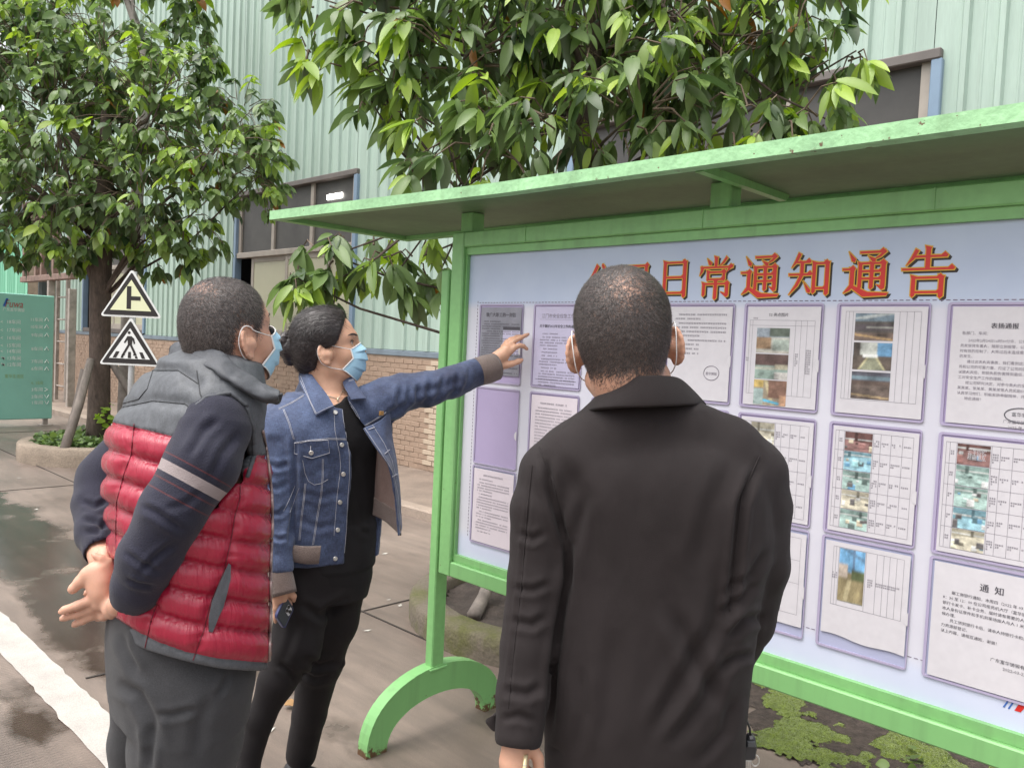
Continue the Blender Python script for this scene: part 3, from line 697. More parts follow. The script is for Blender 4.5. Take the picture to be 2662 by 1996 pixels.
def rr(x0, z0, x1, z1, r_, n=4):
    out = []
    for cx_, cz_, a0 in ((x1 - r_, z1 - r_, 0), (x0 + r_, z1 - r_, 90), (x0 + r_, z0 + r_, 180), (x1 - r_, z0 + r_, 270)):
        for k in range(n + 1):
            a_ = math.radians(a0 + 90 * k / n); out.append((cx_ + r_ * math.cos(a_), cz_ + r_ * math.sin(a_)))
    return out
def ring(outer, inner, y):
    n = len(outer); V = [(p[0], y, p[1]) for p in outer] + [(p[0], y, p[1]) for p in inner]
    V += [(p[0], y + .0025, p[1]) for p in outer] + [(p[0], y + .0025, p[1]) for p in inner]
    Fs = []
    for i in range(n):
        j = (i + 1) % n; Fs += [(i, n + i, n + j, j), (i, j, 2 * n + j, 2 * n + i), (n + i, 3 * n + i, 3 * n + j, n + j)]
    return V, Fs
def photo_noise(P, sc, seed):
    r_ = np.random.default_rng(seed); G = r_.normal(size=(sc + 3, sc + 3)); x, y = P[:, 0] * sc, P[:, 1] * sc; i, j = x.astype(int), y.astype(int); f, g_ = x - i, y - j
    return (G[i, j] * (1 - f) + G[i + 1, j] * f) * (1 - g_) + (G[i, j + 1] * (1 - f) + G[i + 1, j + 1] * f) * g_
def photo(doc, x0, z0, x1, z1, kind, seed):
    """a printed colour photograph: a small vertex-coloured grid"""
    r_ = np.random.default_rng(seed); nx, nz = 52, 36
    u, v = np.meshgrid(np.linspace(0, 1, nx + 1), np.linspace(0, 1, nz + 1), indexing='ij')
    C = np.zeros((nx + 1, nz + 1, 3))
    def fill(mask, col): C[mask] = col
    if kind == 'hall':
        C[:] = (.10, .085, .075); fill(v > .72, (.16, .24, .30)); fill((v > .78) & (np.abs(v - .78 - .25 * u) < .06), (.45, .5, .5)); fill((v > .38) & (v < .6), (.09, .07, .08)); fill((v > .45) & (v < .52) & (u > .3), (.33, .33, .28)); fill((v < .28), (.18, .12, .09)); fill(np.abs(v - .22 + .18 * u) < .035, (.45, .28, .10))
    elif kind == 'aisle':
        C[:] = (.12, .09, .07); fill(v > .55, (.45, .47, .42)); fill((v > .5) & (u > .62), (.10, .30, .52)); fill((v > .5) & (u < .18), (.08, .06, .05)); fill((v < .48) & (np.abs(u - .5) < .12 + .5 * (.48 - v)), (.26, .27, .17)); fill((v < .48) & (np.abs(np.abs(u - .5) - .1 - .5 * (.48 - v)) < .025), (.55, .5, .25)); fill((np.abs(v - .52) < .05) & (np.abs(u - .45) < .2), (.7, .72, .68))
    elif kind == 'dim':
        C[:] = (.15, .11, .09); fill(v > .68, (.10, .10, .13)); fill((v > .70) & (v < .86), (.13, .20, .24)); fill((v > .5) & (v < .68), (.11, .075, .06)); fill(np.abs(v - .16 + .1 * u) < .03, (.4, .28, .13))
    elif kind == 'yard':
        C[:] = (.42, .42, .36); fill(v > .62, (.30, .36, .42)); fill((v > .66) & (u > .4), (.10, .13, .10)); fill((v > .15) & (v < .62) & (u < .45), (.36, .22, .11)); fill((v < .55) & (u > .5), (.35, .42, .36)); fill(v < .1, (.5, .47, .40))
    elif kind == 'floor':
        C[:] = (.24, .34, .29); fill(v > .55, (.13, .075, .065)); fill((v > .4) & (v < .6) & (u > .6), (.4, .36, .25)); fill((v < .3) & (u > .6), (.52, .5, .46)); fill((v > .38) & (v < .5) & (u < .6), (.38, .40, .32))
    elif kind == 'crane':
        C[:] = (.30, .24, .16); fill((v > .7) & (u < .3), (.6, .42, .09)); fill((np.abs(u - .35 - .25 * (1 - v)) < .05), (.5, .42, .22)); fill((u > .45) & (v > .3), (.23, .12, .08)); fill(np.abs(v - .2 + .25 * (u - .3)) < .05, (.05, .42, .62)); fill((u < .3) & (v < .65), (.28, .38, .36)); fill((u > .8) & (v < .4), (.55, .3, .16))
    elif kind == 'tower':
        C[:] = (.30, .24, .11); fill(v > .58, (.12, .38, .66)); fill((v > .45) & (v < .72) & (u < .35), (.55, .45, .36)); fill((v > .5) & (np.abs(u - .58) < .05), (.10, .20, .34)); fill(np.abs(v - .93 + .2 * (u - .5)) < .025, (.10, .2, .32)); fill((v > .42) & (v < .62) & (u > .5), (.10, .13, .05)); fill((v < .42) & (np.abs(u - .3 - .35 * v) < .08), (.45, .38, .20))
    else:
        base = {'teal': (.26, .40, .36), 'red': (.20, .09, .08), 'blue': (.20, .42, .50), 'cream': (.48, .44, .32)}[kind]
        base = np.array(base); C[:] = base * .75; hz_ = r_.uniform(.5, .72); fill(v < hz_ - .18 * (u - .5) * r_.choice([-1, 1]), np.clip(base * 1.25 + .03, 0, .8))
        fill(np.abs(v - hz_ - .12) < .03, (.5, .52, .5)); fill((v > hz_) & (np.abs(u - r_.uniform(.15, .85)) < .05), base * .35)
        for k_ in range(6):
            cx_, cy_ = r_.random(), r_.uniform(.12, hz_); w = r_.uniform(.05, .13) * (1.3 - cy_); h = w * r_.uniform(.8, 1.8)
            col = [base * .4, base * 1.7, np.array((.10, .32, .52)), np.array((.52, .44, .30)), np.array((.13, .12, .12)), np.array((.60, .61, .60))][int(r_.integers(6))]
            fill((np.abs(u - cx_) < w * 1.1) & (np.abs(v - cy_ + h) < .025), base * .3); fill((np.abs(u - cx_) < w) & (np.abs(v - cy_) < h), np.clip(col, .02, .75)); fill((np.abs(u - cx_) < w) & (np.abs(v - cy_ - h * .8) < h * .2), np.clip(col * 1.5 + .05, .02, .8))
    for ax_ in (0, 1): C = (np.roll(C, 1, ax_) + C * 2 + np.roll(C, -1, ax_)) / 4
    P_ = np.stack([u.ravel(), v.ravel(), 0 * u.ravel()], 1); nz_ = sum(photo_noise(P_, sc_, seed + k) / (k + 1) for k, sc_ in enumerate((5, 11, 23)))
    C = C * .8 + C.mean(2, keepdims=True) * .2; C = np.clip(C * (1 + .24 * nz_.reshape(u.shape + (1,))) * r_.normal(1, .06, C.shape[:2] + (1,)), .01, .85)
    V = np.stack([x0 + u * (x1 - x0), np.full(u.shape, YP - .0066), z0 + v * (z1 - z0)], -1).reshape(-1, 3)
    i, j = np.meshgrid(np.arange(nx), np.arange(nz), indexing='ij'); a_ = (i * (nz + 1) + j).ravel()
    Fq = np.stack([a_, a_ + nz + 1, a_ + nz + 2, a_ + 1], 1)
    put('printed_photo', V, Fq, M_PHOTO, doc, attrs={'tint': C.reshape(-1, 3)})
M_PHOTO, t, b = new_mat('photo_print'); an = attr_node(t, 'tint'); t.links.new(an.outputs['Color'], b.inputs['Base Color']); b.inputs['Roughness'].default_value = .3
def glyph_rows(mb, x0, x1, z, h, n_rows, pitch, r_, indent=True, last=.5, y=None):
    """rows of print too small to read: each character a few ink strokes"""
    y = YP - .0065 if y is None else y
    for k in range(n_rows):
        zz = z - k * pitch; xa = x0 + (h * 2 if (indent and k == 0) else 0); xb = x1 if k < n_rows - 1 else x0 + (x1 - x0) * last
        x = xa
        while x + h < xb:
            if r_.random() > .07:
                w = h * .86
                for q in range(2):
                    zq = zz + h * (.12 + .5 * q + .2 * r_.random()); mb.add([(x, y, zq), (x + w, y, zq), (x + w, y, zq + h * .16), (x, y, zq + h * .16)], [(0, 1, 2, 3)])
                xq = x + w * r_.uniform(.15, .7); mb.add([(xq, y, zz), (xq + h * .17, y, zz), (xq + h * .17, y, zz + h * .95), (xq, y, zz + h * .95)], [(0, 1, 2, 3)])
            x += h * 1.02
def doc_text(doc, body, x, z, size, mat=M_INK, align='LEFT', res=1, bold=0.0, spacing=1.0):
    V, Fc = text_mesh(body, size, res, align, spacing)
    vs = [(x + v[0], YP - .0066, z + v[1]) for v in V]
    o = put('lettering', vs, Fc, mat, doc)
    if bold: put('lettering', [(a_ + bold, b_ - .00005, c_) for a_, b_, c_ in vs], Fc, mat, doc)
def grid_lines(mb, xs_, zs_, w=.0007):
    y = YP - .0064
    for x in xs_: mb.add([(x, y, zs_[-1]), (x + w, y, zs_[-1]), (x + w, y, zs_[0]), (x, y, zs_[0])], [(0, 1, 2, 3)])
    for z in zs_: mb.add([(xs_[0], y, z), (xs_[-1], y, z), (xs_[-1], y, z + w), (xs_[0], y, z + w)], [(0, 1, 2, 3)])
def pocket(ci, ri):
    x0, (z1, z0) = colx[ci], rowz[ri]; x1 = x0 + PW
    V, Fs = ring(rr(x0, z0, x1, z1, .008), rr(x0 + .0065, z0 + .0055, x1 - .0022, z1 - .0055, .004), YP - .0045)
    o = put('pocket', V, Fs, M_POCK, nb)
    put('pocket_back', [(x0 + .004, YP - .0016, z0 + .004), (x1 - .003, YP - .0016, z0 + .004), (x1 - .003, YP - .0016, z1 - .004), (x0 + .004, YP - .0016, z1 - .004)], [(0, 1, 2, 3)], M_POCKG if ri == 2 else M_POCKF, o)
    P = [(x1 - .001 - .012 * math.cos(a_), YP - .0072, (z0 + z1) / 2 - .02 + .016 * math.sin(a_)) for a_ in np.linspace(-1.5, 1.5, 9)]
    put('thumb_notch', P, [tuple(range(9))], M_PAPER, o)
    return o
LB = {}
def document(ci, ri, label, paper, dx=(.012, .005), dz=(.008, .010), curl=0.0):
    x0, (z1, z0) = colx[ci], rowz[ri]; xa, xb, za, zb = x0 + dx[0], x0 + PW - dx[1], z0 + dz[0], z1 - dz[1]
    d = thing('document', label, 'document', ((xa + xb) / 2, YP, za), 'notices in the board pockets')
    n = 10; V = []; 
    for i in range(n + 1):
        u = i / n; zb_ = za + (curl * (math.sin(u * 9) * .25 - u * .6) if curl else 0)
        V += [(xa + (xb - xa) * u, YP - .0060, zb_), (xa + (xb - xa) * u, YP - .0060, zb)]
    put('paper', V, [(2 * i, 2 * i + 2, 2 * i + 3, 2 * i + 1) for i in range(n)], paper, d)
    return d, xa, xb, za, zb
for ci in range(10):
    for ri in range(3): pocket(ci, ri)
R1 = np.random.default_rng(3)
d, xa, xb, za, zb = document(0, 0, 'dark grey photocopied open letter just behind the pointing hand', M_PAPERG, dz=(.03, .012))
doc_text(d, '致广大职工的一封信', (xa + xb) / 2, zb - .032, .0165, M_INK, 'CENTER', 1, .0006)
mb = MB(); zz = zb - .052
for n in (1, 3, 3, 3, 6, 3, 2, 2): glyph_rows(mb, xa + .008, xb - .006, zz, .0048, n, .0082, R1); zz -= .0082 * n + .001
mb.put('print', M_INK, d)
gx0 = xa + .115
put('printed_photo', [(gx0, YP - .0064, za + .16), (xb - .004, YP - .0064, za + .16), (xb - .004, YP - .0064, za + .17), (gx0, YP - .0064, za + .17)], [(0, 1, 2, 3)], M_INK, d)
put('printed_form', [(gx0, YP - .0063, za + .075), (xb - .004, YP - .0063, za + .075), (xb - .004, YP - .0063, za + .158), (gx0, YP - .0063, za + .158)], [(0, 1, 2, 3)], M_PAPERL, d)
d, xa, xb, za, zb = document(1, 0, 'lilac tinted official notice with a double rule, to the right of the pointing hand', M_PAPERL)
doc_text(d, '江门市安全应急工作', (xa + xb) / 2, zb - .036, .016, M_INKG, 'CENTER')
mb = MB(); grid_lines(mb, [xa + .02, xb - .012], [zb - .042]); 
doc_text(d, '关于做好2022年安全工作的通知', (xa + xb) / 2, zb - .068, .0115, M_INK, 'CENTER', 1, .0005)
zz = zb - .092
for n in (1, 4, 1, 1, 1, 3, 1, 6): glyph_rows(mb, xa + .025, xb - .016, zz, .0052, n, .0092, R1); zz -= .0092 * n + .002
mb.put('print', M_INKG, d)
mb = MB(); grid_lines(mb, [xa + .012, xb - .01], [za + .02], .0011); mb.put('rule', M_INK, d)
d, xa, xb, za, zb = document(1, 1, 'pale typed letter under the lilac notice beside the empty purple pocket', M_PAPERP)
mb = MB(); glyph_rows(mb, xa + .04, xb - .04, zb - .03, .0068, 1, .01, R1, False, 1); glyph_rows(mb, xa + .02, xb - .02, zb - .045, .0052, 18, .0104, R1); mb.put('print', M_INKG, d)
d, xa, xb, za, zb = document(0, 2, 'pale pink typed page in the bottom left pocket of the board', M_PAPERP)
mb = MB(); glyph_rows(mb, xa + .05, xb - .05, zb - .025, .0064, 1, .01, R1, False, 1)
zz = zb - .04
for n in (1, 4, 1, 5, 3, 4, 1): glyph_rows(mb, xa + .02, xb - .018, zz, .0048, n, .0098, R1); zz -= .0098 * n + .002
mb.put('print', M_INKG, d)
for ci, ri, lb_, pp in ((2, 0, 'typed notice mostly hidden behind the head of the man in black', M_PAPERL), (2, 1, 'typed notice hidden behind the collar of the man in black', M_PAPERP), (3, 1, 'typed sheet hidden behind the shoulders of the man in black', M_PAPER)):
    d, xa, xb, za, zb = document(ci, ri, lb_, pp)
    mb = MB(); glyph_rows(mb, xa + .02, xb - .02, zb - .04, .0055, 18, .011, R1); mb.put('print', M_INKG, d)
d, xa, xb, za, zb = document(3, 0, 'short white typed page with a round stamp beside the cropped head', M_PAPER)
mb = MB(); zz = zb - .025
for n in (2, 4, 2, 1, 1): glyph_rows(mb, xa + .02, xb - .014, zz, .0054, n, .0118, R1); zz -= .0118 * n + .001
mb.put('print', M_INKG, d)
P = [(xb - .055 + .024 * math.cos(a_), YP - .0066, zb - .185 + .02 * math.sin(a_)) for a_ in np.linspace(0, 2 * math.pi, 25)[:-1]]
MB().tube(P, .0009, 4, closed=True).put('stamp', M_INKG, d); doc_text(d, '富华铸锻', xb - .055, zb - .190, .009, M_INKG, 'CENTER')
d, xa, xb, za, zb = document(4, 0, 'inspection table with three stacked photos of stacks, floor and red crane', M_PAPER)
doc_text(d, '5S 亮点图片', (xa + xb) / 2 - .012, zb - .025, .0105, M_INK, 'CENTER')
mb = MB(); grid_lines(mb, [xa + .008, xa + .016, xb - .065, xb - .05, xb - .034, xb - .014], [zb - .036, zb - .05, za + .03]); glyph_rows(mb, xa + .008, xa + .06, zb - .033, .0045, 1, .01, R1)
glyph_rows(mb, xb - .062, xb - .052, zb - .125, .0045, 6, .0058, R1, False, 1); glyph_rows(mb, xb - .033, xb - .016, zb - .115, .0045, 11, .0058, R1, False, 1); glyph_rows(mb, xa + .002, xa + .013, zb - .14, .0045, 2, .0058, R1, False, 1); mb.put('print', M_INKG, d)
for k, kd in enumerate(('yard', 'floor', 'crane')): photo(d, xa + .03, zb - .122 - k * .069, xa + .03 + .092, zb - .056 - k * .069, kd, 10 + k)
d, xa, xb, za, zb = document(5, 0, 'table sheet with three large dim workshop photos in the top row', M_PAPER)
mb = MB(); grid_lines(mb, [xa + .012, xa + .02, xa + .03, xb - .062, xb - .046, xb - .030, xb - .014], [zb - .012, za + .035]); mb.put('print', M_INKG, d)
for k, kd in enumerate(('hall', 'aisle', 'dim')): photo(d, xa + .036, zb - .082 - k * .071, xa + .036 + .091, zb - .016 - k * .071, kd, 20 + k)
d, xa, xb, za, zb = document(6, 0, 'white commendation letter with an oval stamp, uppermost at the right edge', M_PAPER)
doc_text(d, '表扬通报', xa + .105, zb - .047, .0135, M_INK, 'CENTER', 2, .0006)
doc_text(d, '各部门、车间：', xa + .022, zb - .062, .0082, M_INKG)
bt = ['　　2022年2月24日16时30分许，公司成品仓平台仓库', '员发现货车着火，随即立刻报警。公司义警人员第一时间', '时有效的控制了。火势过后未造成重大人员财产损失，避', '的发生。', '　　通过这次火灾事故，我们看到这次救灾的英勇行为', '员和公司的可喜力量，见证了公司的团结，勇于奉献的', '以致火灾后，把损失和伤害降到最低。这是值得我们大', '工对安全生产工作的理解。', '　　经公司研究决定，对参与救火的全体员工，及郭某', '某某某、张某某、黄某某等人员奖励500元，特此通报', '认真学习他们，积极发扬奉献精神，共同维护公司的财', '　　特此通报！']
for k, l_ in enumerate(bt): doc_text(d, l_, xa + .020, zb - .078 - k * .0118, .0078, M_INKG)
P = [(xa + .150 + .033 * math.cos(a_), YP - .0066, zb - .234 + .016 * math.sin(a_)) for a_ in np.linspace(0, 2 * math.pi, 29)[:-1]]
MB().tube(P, .0012, 4, closed=True).put('stamp', M_STAMP, d); doc_text(d, '富华铸锻', xa + .150, zb - .236, .010, M_STAMP, 'CENTER')
doc_text(d, '广东富华铸锻有限公司', xa + .115, zb - .252, .0085, M_INKG); doc_text(d, '2022 年 3 月 1 日', xa + .125, zb - .264, .0085, M_INKG)
for ci, ri, kinds, lb_ in ((4, 1, ('cream', 'red', 'teal', 'blue'), 'photo table half hidden by the right shoulder of the man in black'), (5, 1, ('red', 'blue', 'teal', 'cream', 'teal'), 'photo table with five small photos below the sheet of three dim photos'), (6, 1, ('red', 'teal', 'teal', 'blue', 'cream'), 'photo table at the right edge with five photos and a dark top picture')):
    d, xa, xb, za, zb = document(ci, ri, lb_, M_PAPER)
    nph = len(kinds); ph = (zb - za - .022) / nph; mb = MB()
    grid_lines(mb, [xa + .006, xa + .014, xa + .028, xa + .098, xb - .086, xb - .062, xb - .036, xb - .012], [zb - .011 - k * ph for k in range(nph + 1)])
    for k, kd in enumerate(kinds):
        photo(d, xa + .030, zb - .010 - (k + 1) * ph, xa + .096, zb - .012 - k * ph, kd, 30 + 7 * ci + k)
        zt = zb - .012 - k * ph - ph * .4
        glyph_rows(mb, xa + .100, xb - .088, zt, .0042, 4, .0056, R1, False, .5); glyph_rows(mb, xb - .084, xb - .064, zt - .004, .0042, 2, .0056, R1, False, .5); glyph_rows(mb, xb - .060, xb - .038, zt - .004, .0042, 2, .0056, R1, False, .5); glyph_rows(mb, xb - .033, xb - .014, zt - .006, .0042, 1, .0056, R1, False, 1); glyph_rows(mb, xa + .016, xa + .026, zt - .002, .0042, 2, .0056, R1, False, 1)
    mb.put('print', M_INKG, d)
    if ci == 6: doc_text(d, '二车间炉\n台工段护\n栏被混乱', xa + .05, zb - .028, .0095, M_PAPER, 'LEFT', 1, .0004, .9)
d, xa, xb, za, zb = document(5, 2, 'sheet with one tall photo of a lattice tower, torn along its lower edge', M_PAPER, dz=(.038, .012), curl=.012)
mb = MB(); grid_lines(mb, [xa + .02, xa + .027, xa + .034, xa + .100, xb - .076, xb - .06, xb - .046, xb - .030, xb - .014], [zb - .012, za + .075]); glyph_rows(mb, xa + .106, xb - .078, zb - .08, .0042, 4, .0056, R1, False, .5); glyph_rows(mb, xb - .075, xb - .016, zb - .085, .0042, 2, .0056, R1, False, .8); glyph_rows(mb, xa + .02, xa + .033, zb - .08, .0042, 3, .0056, R1, False, 1); mb.put('print', M_INKG, d)
photo(d, xa + .036, zb - .145, xa + .098, zb - .013, 'tower', 50)
d, xa, xb, za, zb = document(4, 2, 'pale table sheet low down behind the right elbow of the man in black', M_PAPER, dz=(.03, .012))
mb = MB(); grid_lines(mb, [xa + .02, xa + .05, xa + .12, xb - .06, xb - .014], [zb - .012, zb - .07, zb - .13, za + .03]); glyph_rows(mb, xa + .125, xb - .062, zb - .06, .0045, 3, .006, R1, False, 1); mb.put('print', M_INKG, d)
d, xa, xb, za, zb = document(6, 2, 'white bank notice headed in bold, lowest sheet at the right edge', M_PAPER)
doc_text(d, '通  知', xa + .118, zb - .046, .019, M_INK, 'CENTER', 2, .0006)
bt = ['　　据工商银行通知，本周四（2022 年 03 月 24 日）', '8：30 至 12：00 在公司柜员机大厅（富华铸锻生活区）办理', '银行卡发卡、补卡业务。届时请有需要的人员佩戴口罩，带', '本人身份证原件和手机到现场按人与人 1 米间隔自觉排队等', '候办理。', '　　员工领到银行卡后，请本人持银行卡和身份证原件到人', '力资源部登记。', '以上内容，请相互通知，谢谢！']
for k, l_ in enumerate(bt): doc_text(d, l_, xa + .022, zb - .068 - k * .0128, .0085, M_INK)
doc_text(d, '广东富华铸锻有限公司', xa + .125, zb - .195, .0095, M_INK); doc_text(d, '2022-03-22', xa + .150, zb - .209, .0095, M_INK)
# ================================================================ implicit-surface modelling for people and clothes
def A(vx, vy, D): return at(vx * K, vy * K, D)
def rv(r, D): return r * D * K / F_PX           # radius in full-view pixels -> metres
def smin(a, b, k):
    h = np.maximum(k - np.abs(a - b), 0) / k
    return np.minimum(a, b) - h * h * k * .25
class Vol:
    def __init__(s, lo, hi, h):
        s.lo = np.array(lo, float); s.h = h; s.n = np.ceil((np.array(hi) - s.lo) / h).astype(int) + 1
        s.d = np.full(tuple(s.n), .5, np.float32)
    def _box(s, lo, hi):
        a = np.clip(np.floor((np.array(lo) - s.lo) / s.h).astype(int), 0, s.n - 1); b = np.clip(np.ceil((np.array(hi) - s.lo) / s.h).astype(int) + 1, 1, s.n)
        if np.any(b <= a): return None, None
        sl = tuple(slice(i, j) for i, j in zip(a, b))
        ax = [(s.lo[i] + s.h * np.arange(a[i], b[i])).astype(np.float32) for i in range(3)]
        return sl, (ax[0][:, None, None], ax[1][None, :, None], ax[2][None, None, :])
    def add(s, fn, lo, hi, k=.01):
        m = k + 3 * s.h; sl, X = s._box(np.array(lo) - m, np.array(hi) + m)
        if sl is None: return s
        s.d[sl] = smin(s.d[sl], fn(*X).astype(np.float32), k); return s
    def carve(s, fn, lo, hi, k=.006):
        m = k + 3 * s.h; sl, X = s._box(np.array(lo) - m, np.array(hi) + m)
        if sl is None: return s
        s.d[sl] = -smin(-s.d[sl], fn(*X).astype(np.float32), k); return s
    def cone(s, p0, p1, r0, r1=None, k=.012, flat=None, cut=False):
        p0 = np.array(p0, float); p1 = np.array(p1, float); r1 = r0 if r1 is None else r1
        q0, q1, sc = p0, p1, 1.0
        if flat is not None:
            n_, fs = np.array(flat[0], float), flat[1]; n_ /= np.linalg.norm(n_); g = 1 / fs - 1
            q0 = p0 + n_ * g * (p0 @ n_); q1 = p1 + n_ * g * (p1 @ n_); sc = (1 + fs) / 2
        ba = q1 - q0; L2 = max(ba @ ba, 1e-9)
        def fn(X, Y, Z):
            if flat is not None:
                w = (X * n_[0] + Y * n_[1] + Z * n_[2]) * g
                X = X + n_[0] * w; Y = Y + n_[1] * w; Z = Z + n_[2] * w
            dx, dy, dz = X - q0[0], Y - q0[1], Z - q0[2]
            t = np.clip((dx * ba[0] + dy * ba[1] + dz * ba[2]) / L2, 0, 1)
            return (np.sqrt((dx - t * ba[0]) ** 2 + (dy - t * ba[1]) ** 2 + (dz - t * ba[2]) ** 2) - (r0 + t * (r1 - r0))) * sc
        R = max(r0, r1); lo = np.minimum(p0, p1) - R; hi = np.maximum(p0, p1) + R
        return s.carve(fn, lo, hi, k) if cut else s.add(fn, lo, hi, k)
    def chain(s, P, r, k=.012, flat=None):
        for i in range(len(P) - 1): s.cone(P[i], P[i + 1], r[i], r[i + 1], k, flat)
        return s
    def ell(s, c, M, rad, k=.012, cut=False):
        c = np.array(c, float); M = np.array(M, float); rad = np.array(rad, float)
        def fn(X, Y, Z):
            dx, dy, dz = X - c[0], Y - c[1], Z - c[2]
            q = [(dx * M[i][0] + dy * M[i][1] + dz * M[i][2]) / rad[i] for i in range(3)]
            k0 = np.sqrt(q[0] ** 2 + q[1] ** 2 + q[2] ** 2) + 1e-6
            k1 = np.sqrt((q[0] / rad[0]) ** 2 + (q[1] / rad[1]) ** 2 + (q[2] / rad[2]) ** 2) + 1e-6
            return k0 * (k0 - 1) / k1
        R = np.sqrt(((M * rad[:, None]) ** 2).sum(0))
        return s.carve(fn, c - R, c + R, k) if cut else s.add(fn, c - R, c + R, k)
    def stack(s, C, a, b, lat, dep, e=2.3, k=.02, grow=0.0):
        C = np.array(C, float); o = np.argsort(C[:, 2]); C = C[o]; a = np.array(a, float)[o] + grow; b = np.array(b, float)[o] + grow
        zf = np.linspace(C[0, 2], C[-1, 2], 60); f = lambda v: np.convolve(np.pad(np.interp(zf, C[:, 2], v), 3, mode='edge'), np.array([1, 2, 3, 4, 3, 2, 1]) / 16, 'valid')
        fx, fy, fa, fb = f(C[:, 0]), f(C[:, 1]), f(a), f(b)
        def fn(X, Y, Z):
            cx_ = np.interp(Z, zf, fx); cy_ = np.interp(Z, zf, fy); aa = np.interp(Z, zf, fa); bb = np.interp(Z, zf, fb)
            dx, dy = X - cx_, Y - cy_
            u = np.abs(dx * lat[0] + dy * lat[1]) / aa; v = np.abs(dx * dep[0] + dy * dep[1]) / bb
            d = ((u ** e + v ** e + 1e-9) ** (1 / e) - 1) * np.minimum(aa, bb) * .9
            cap = np.maximum(zf[0] - Z, Z - zf[-1])
            return np.maximum(d, cap)
        R = max(fa.max(), fb.max()) + .01
        return s.add(fn, (C[:, 0].min() - R, C[:, 1].min() - R, C[0, 2]), (C[:, 0].max() + R, C[:, 1].max() + R, C[-1, 2]), k)
    def clip(s, p, n, k=.004):
        """cut away the half-space on the +n side of p"""
        p = np.array(p, float); n = np.array(n, float); n /= np.linalg.norm(n)
        X = [(s.lo[i] + s.h * np.arange(s.n[i])).astype(np.float32) for i in range(3)]
        f = (X[0][:, None, None] - p[0]) * n[0] + (X[1][None, :, None] - p[1]) * n[1] + (X[2][None, None, :] - p[2]) * n[2]
        s.d = -smin(-s.d, -f.astype(np.float32), k); return s
    def carve_px(s, poly, d0, d1, k=.004):
        """cut out what lies inside a photo-pixel outline between two distances (an armhole, a front opening)"""
        poly = np.array(poly, float)
        C = np.concatenate([[at(p[0], p[1], d0) for p in poly], [at(p[0], p[1], d1) for p in poly]])
        sl, X = s._box(C.min(0) - .01, C.max(0) + .01)
        if sl is None: return s
        G = np.stack(np.broadcast_arrays(*X), -1).reshape(-1, 3); near = s.d[sl].ravel() < .03
        q = proj(G[near]); sd = poly_sd(q[:, :2], poly) * q[:, 2] / F_PX
        f = np.maximum(sd, np.maximum(d0 - q[:, 2], q[:, 2] - d1))
        dd = s.d[sl].ravel().copy(); dd[near] = -smin(-dd[near], f.astype(np.float32), k); s.d[sl] = dd.reshape(s.d[sl].shape); return s
    def mesh(s, smooth=1):
        d = s.d; ins = d < 0; nx, ny, nz = d.shape
        cnt = np.zeros((nx - 1, ny - 1, nz - 1), np.int8)
        for i in (0, 1):
            for j in (0, 1):
                for k in (0, 1): cnt += ins[i:nx - 1 + i, j:ny - 1 + j, k:nz - 1 + k]
        act = np.argwhere((cnt > 0) & (cnt < 8)); idx = np.full(cnt.shape, -1, np.int32); idx[tuple(act.T)] = np.arange(len(act))
        off = np.array([(i, j, k) for i in (0, 1) for j in (0, 1) for k in (0, 1)])
        cv = np.stack([d[tuple((act + o).T)] for o in off], 1)
        acc = np.zeros((len(act), 3)); num = np.zeros(len(act))
        for p in range(8):
            for q in range(p + 1, 8):
                if np.abs(off[p] - off[q]).sum() != 1: continue
                a, b = cv[:, p], cv[:, q]; m = (a < 0) != (b < 0); t = np.where(m, a / np.where(m, a - b, 1), 0)
                acc += np.where(m[:, None], off[p] + t[:, None] * (off[q] - off[p]), 0); num += m
        V = s.lo + (act + acc / num[:, None]) * s.h
        Fs = []
        for ax in range(3):
            a0 = [slice(0, -1) if i == ax else slice(1, -1) for i in range(3)]; a1 = [slice(1, None) if i == ax else slice(1, -1) for i in range(3)]
            m0, m1 = ins[tuple(a0)], ins[tuple(a1)]; e = np.argwhere(m0 != m1); fl = m0[tuple(e.T)]
            e = e + np.array([0 if i == ax else 1 for i in range(3)]); o1, o2 = [i for i in range(3) if i != ax]
            u = np.zeros(3, int); u[o1] = 1; v = np.zeros(3, int); v[o2] = 1
            q = np.stack([idx[tuple((e - u - v).T)], idx[tuple((e - v).T)], idx[tuple(e.T)], idx[tuple((e - u).T)]], 1)
            fl = fl if ax != 1 else ~fl
            q[~fl] = q[~fl][:, ::-1]; Fs.append(q)
        F = np.concatenate(Fs); F = F[(F >= 0).all(1)]
        for _ in range(smooth): V = lap(V, F)
        return V, F
def edges_of(F): return np.concatenate([F[:, [i, (i + 1) % F.shape[1]]] for i in range(F.shape[1])])
def lap(V, F, w=.5):
    E = edges_of(F); n = len(V); c = np.bincount(E[:, 0], minlength=n).astype(float); S = np.stack([np.bincount(E[:, 0], V[E[:, 1], i], n) for i in range(3)], 1)
    c2 = np.bincount(E[:, 1], minlength=n); S2 = np.stack([np.bincount(E[:, 1], V[E[:, 0], i], n) for i in range(3)], 1)
    return V + w * ((S + S2) / np.maximum(c + c2, 1)[:, None] - V)
def normals(V, F):
    fn = np.cross(V[F[:, 2]] - V[F[:, 0]], V[F[:, 3 % F.shape[1]]] - V[F[:, 1]]) if F.shape[1] == 4 else np.cross(V[F[:, 1]] - V[F[:, 0]], V[F[:, 2]] - V[F[:, 0]])
    N = np.zeros_like(V)
    for i in range(F.shape[1]):
        for k in range(3): N[:, k] += np.bincount(F[:, i], fn[:, k], len(V))
    return N / (np.linalg.norm(N, axis=1, keepdims=True) + 1e-12)
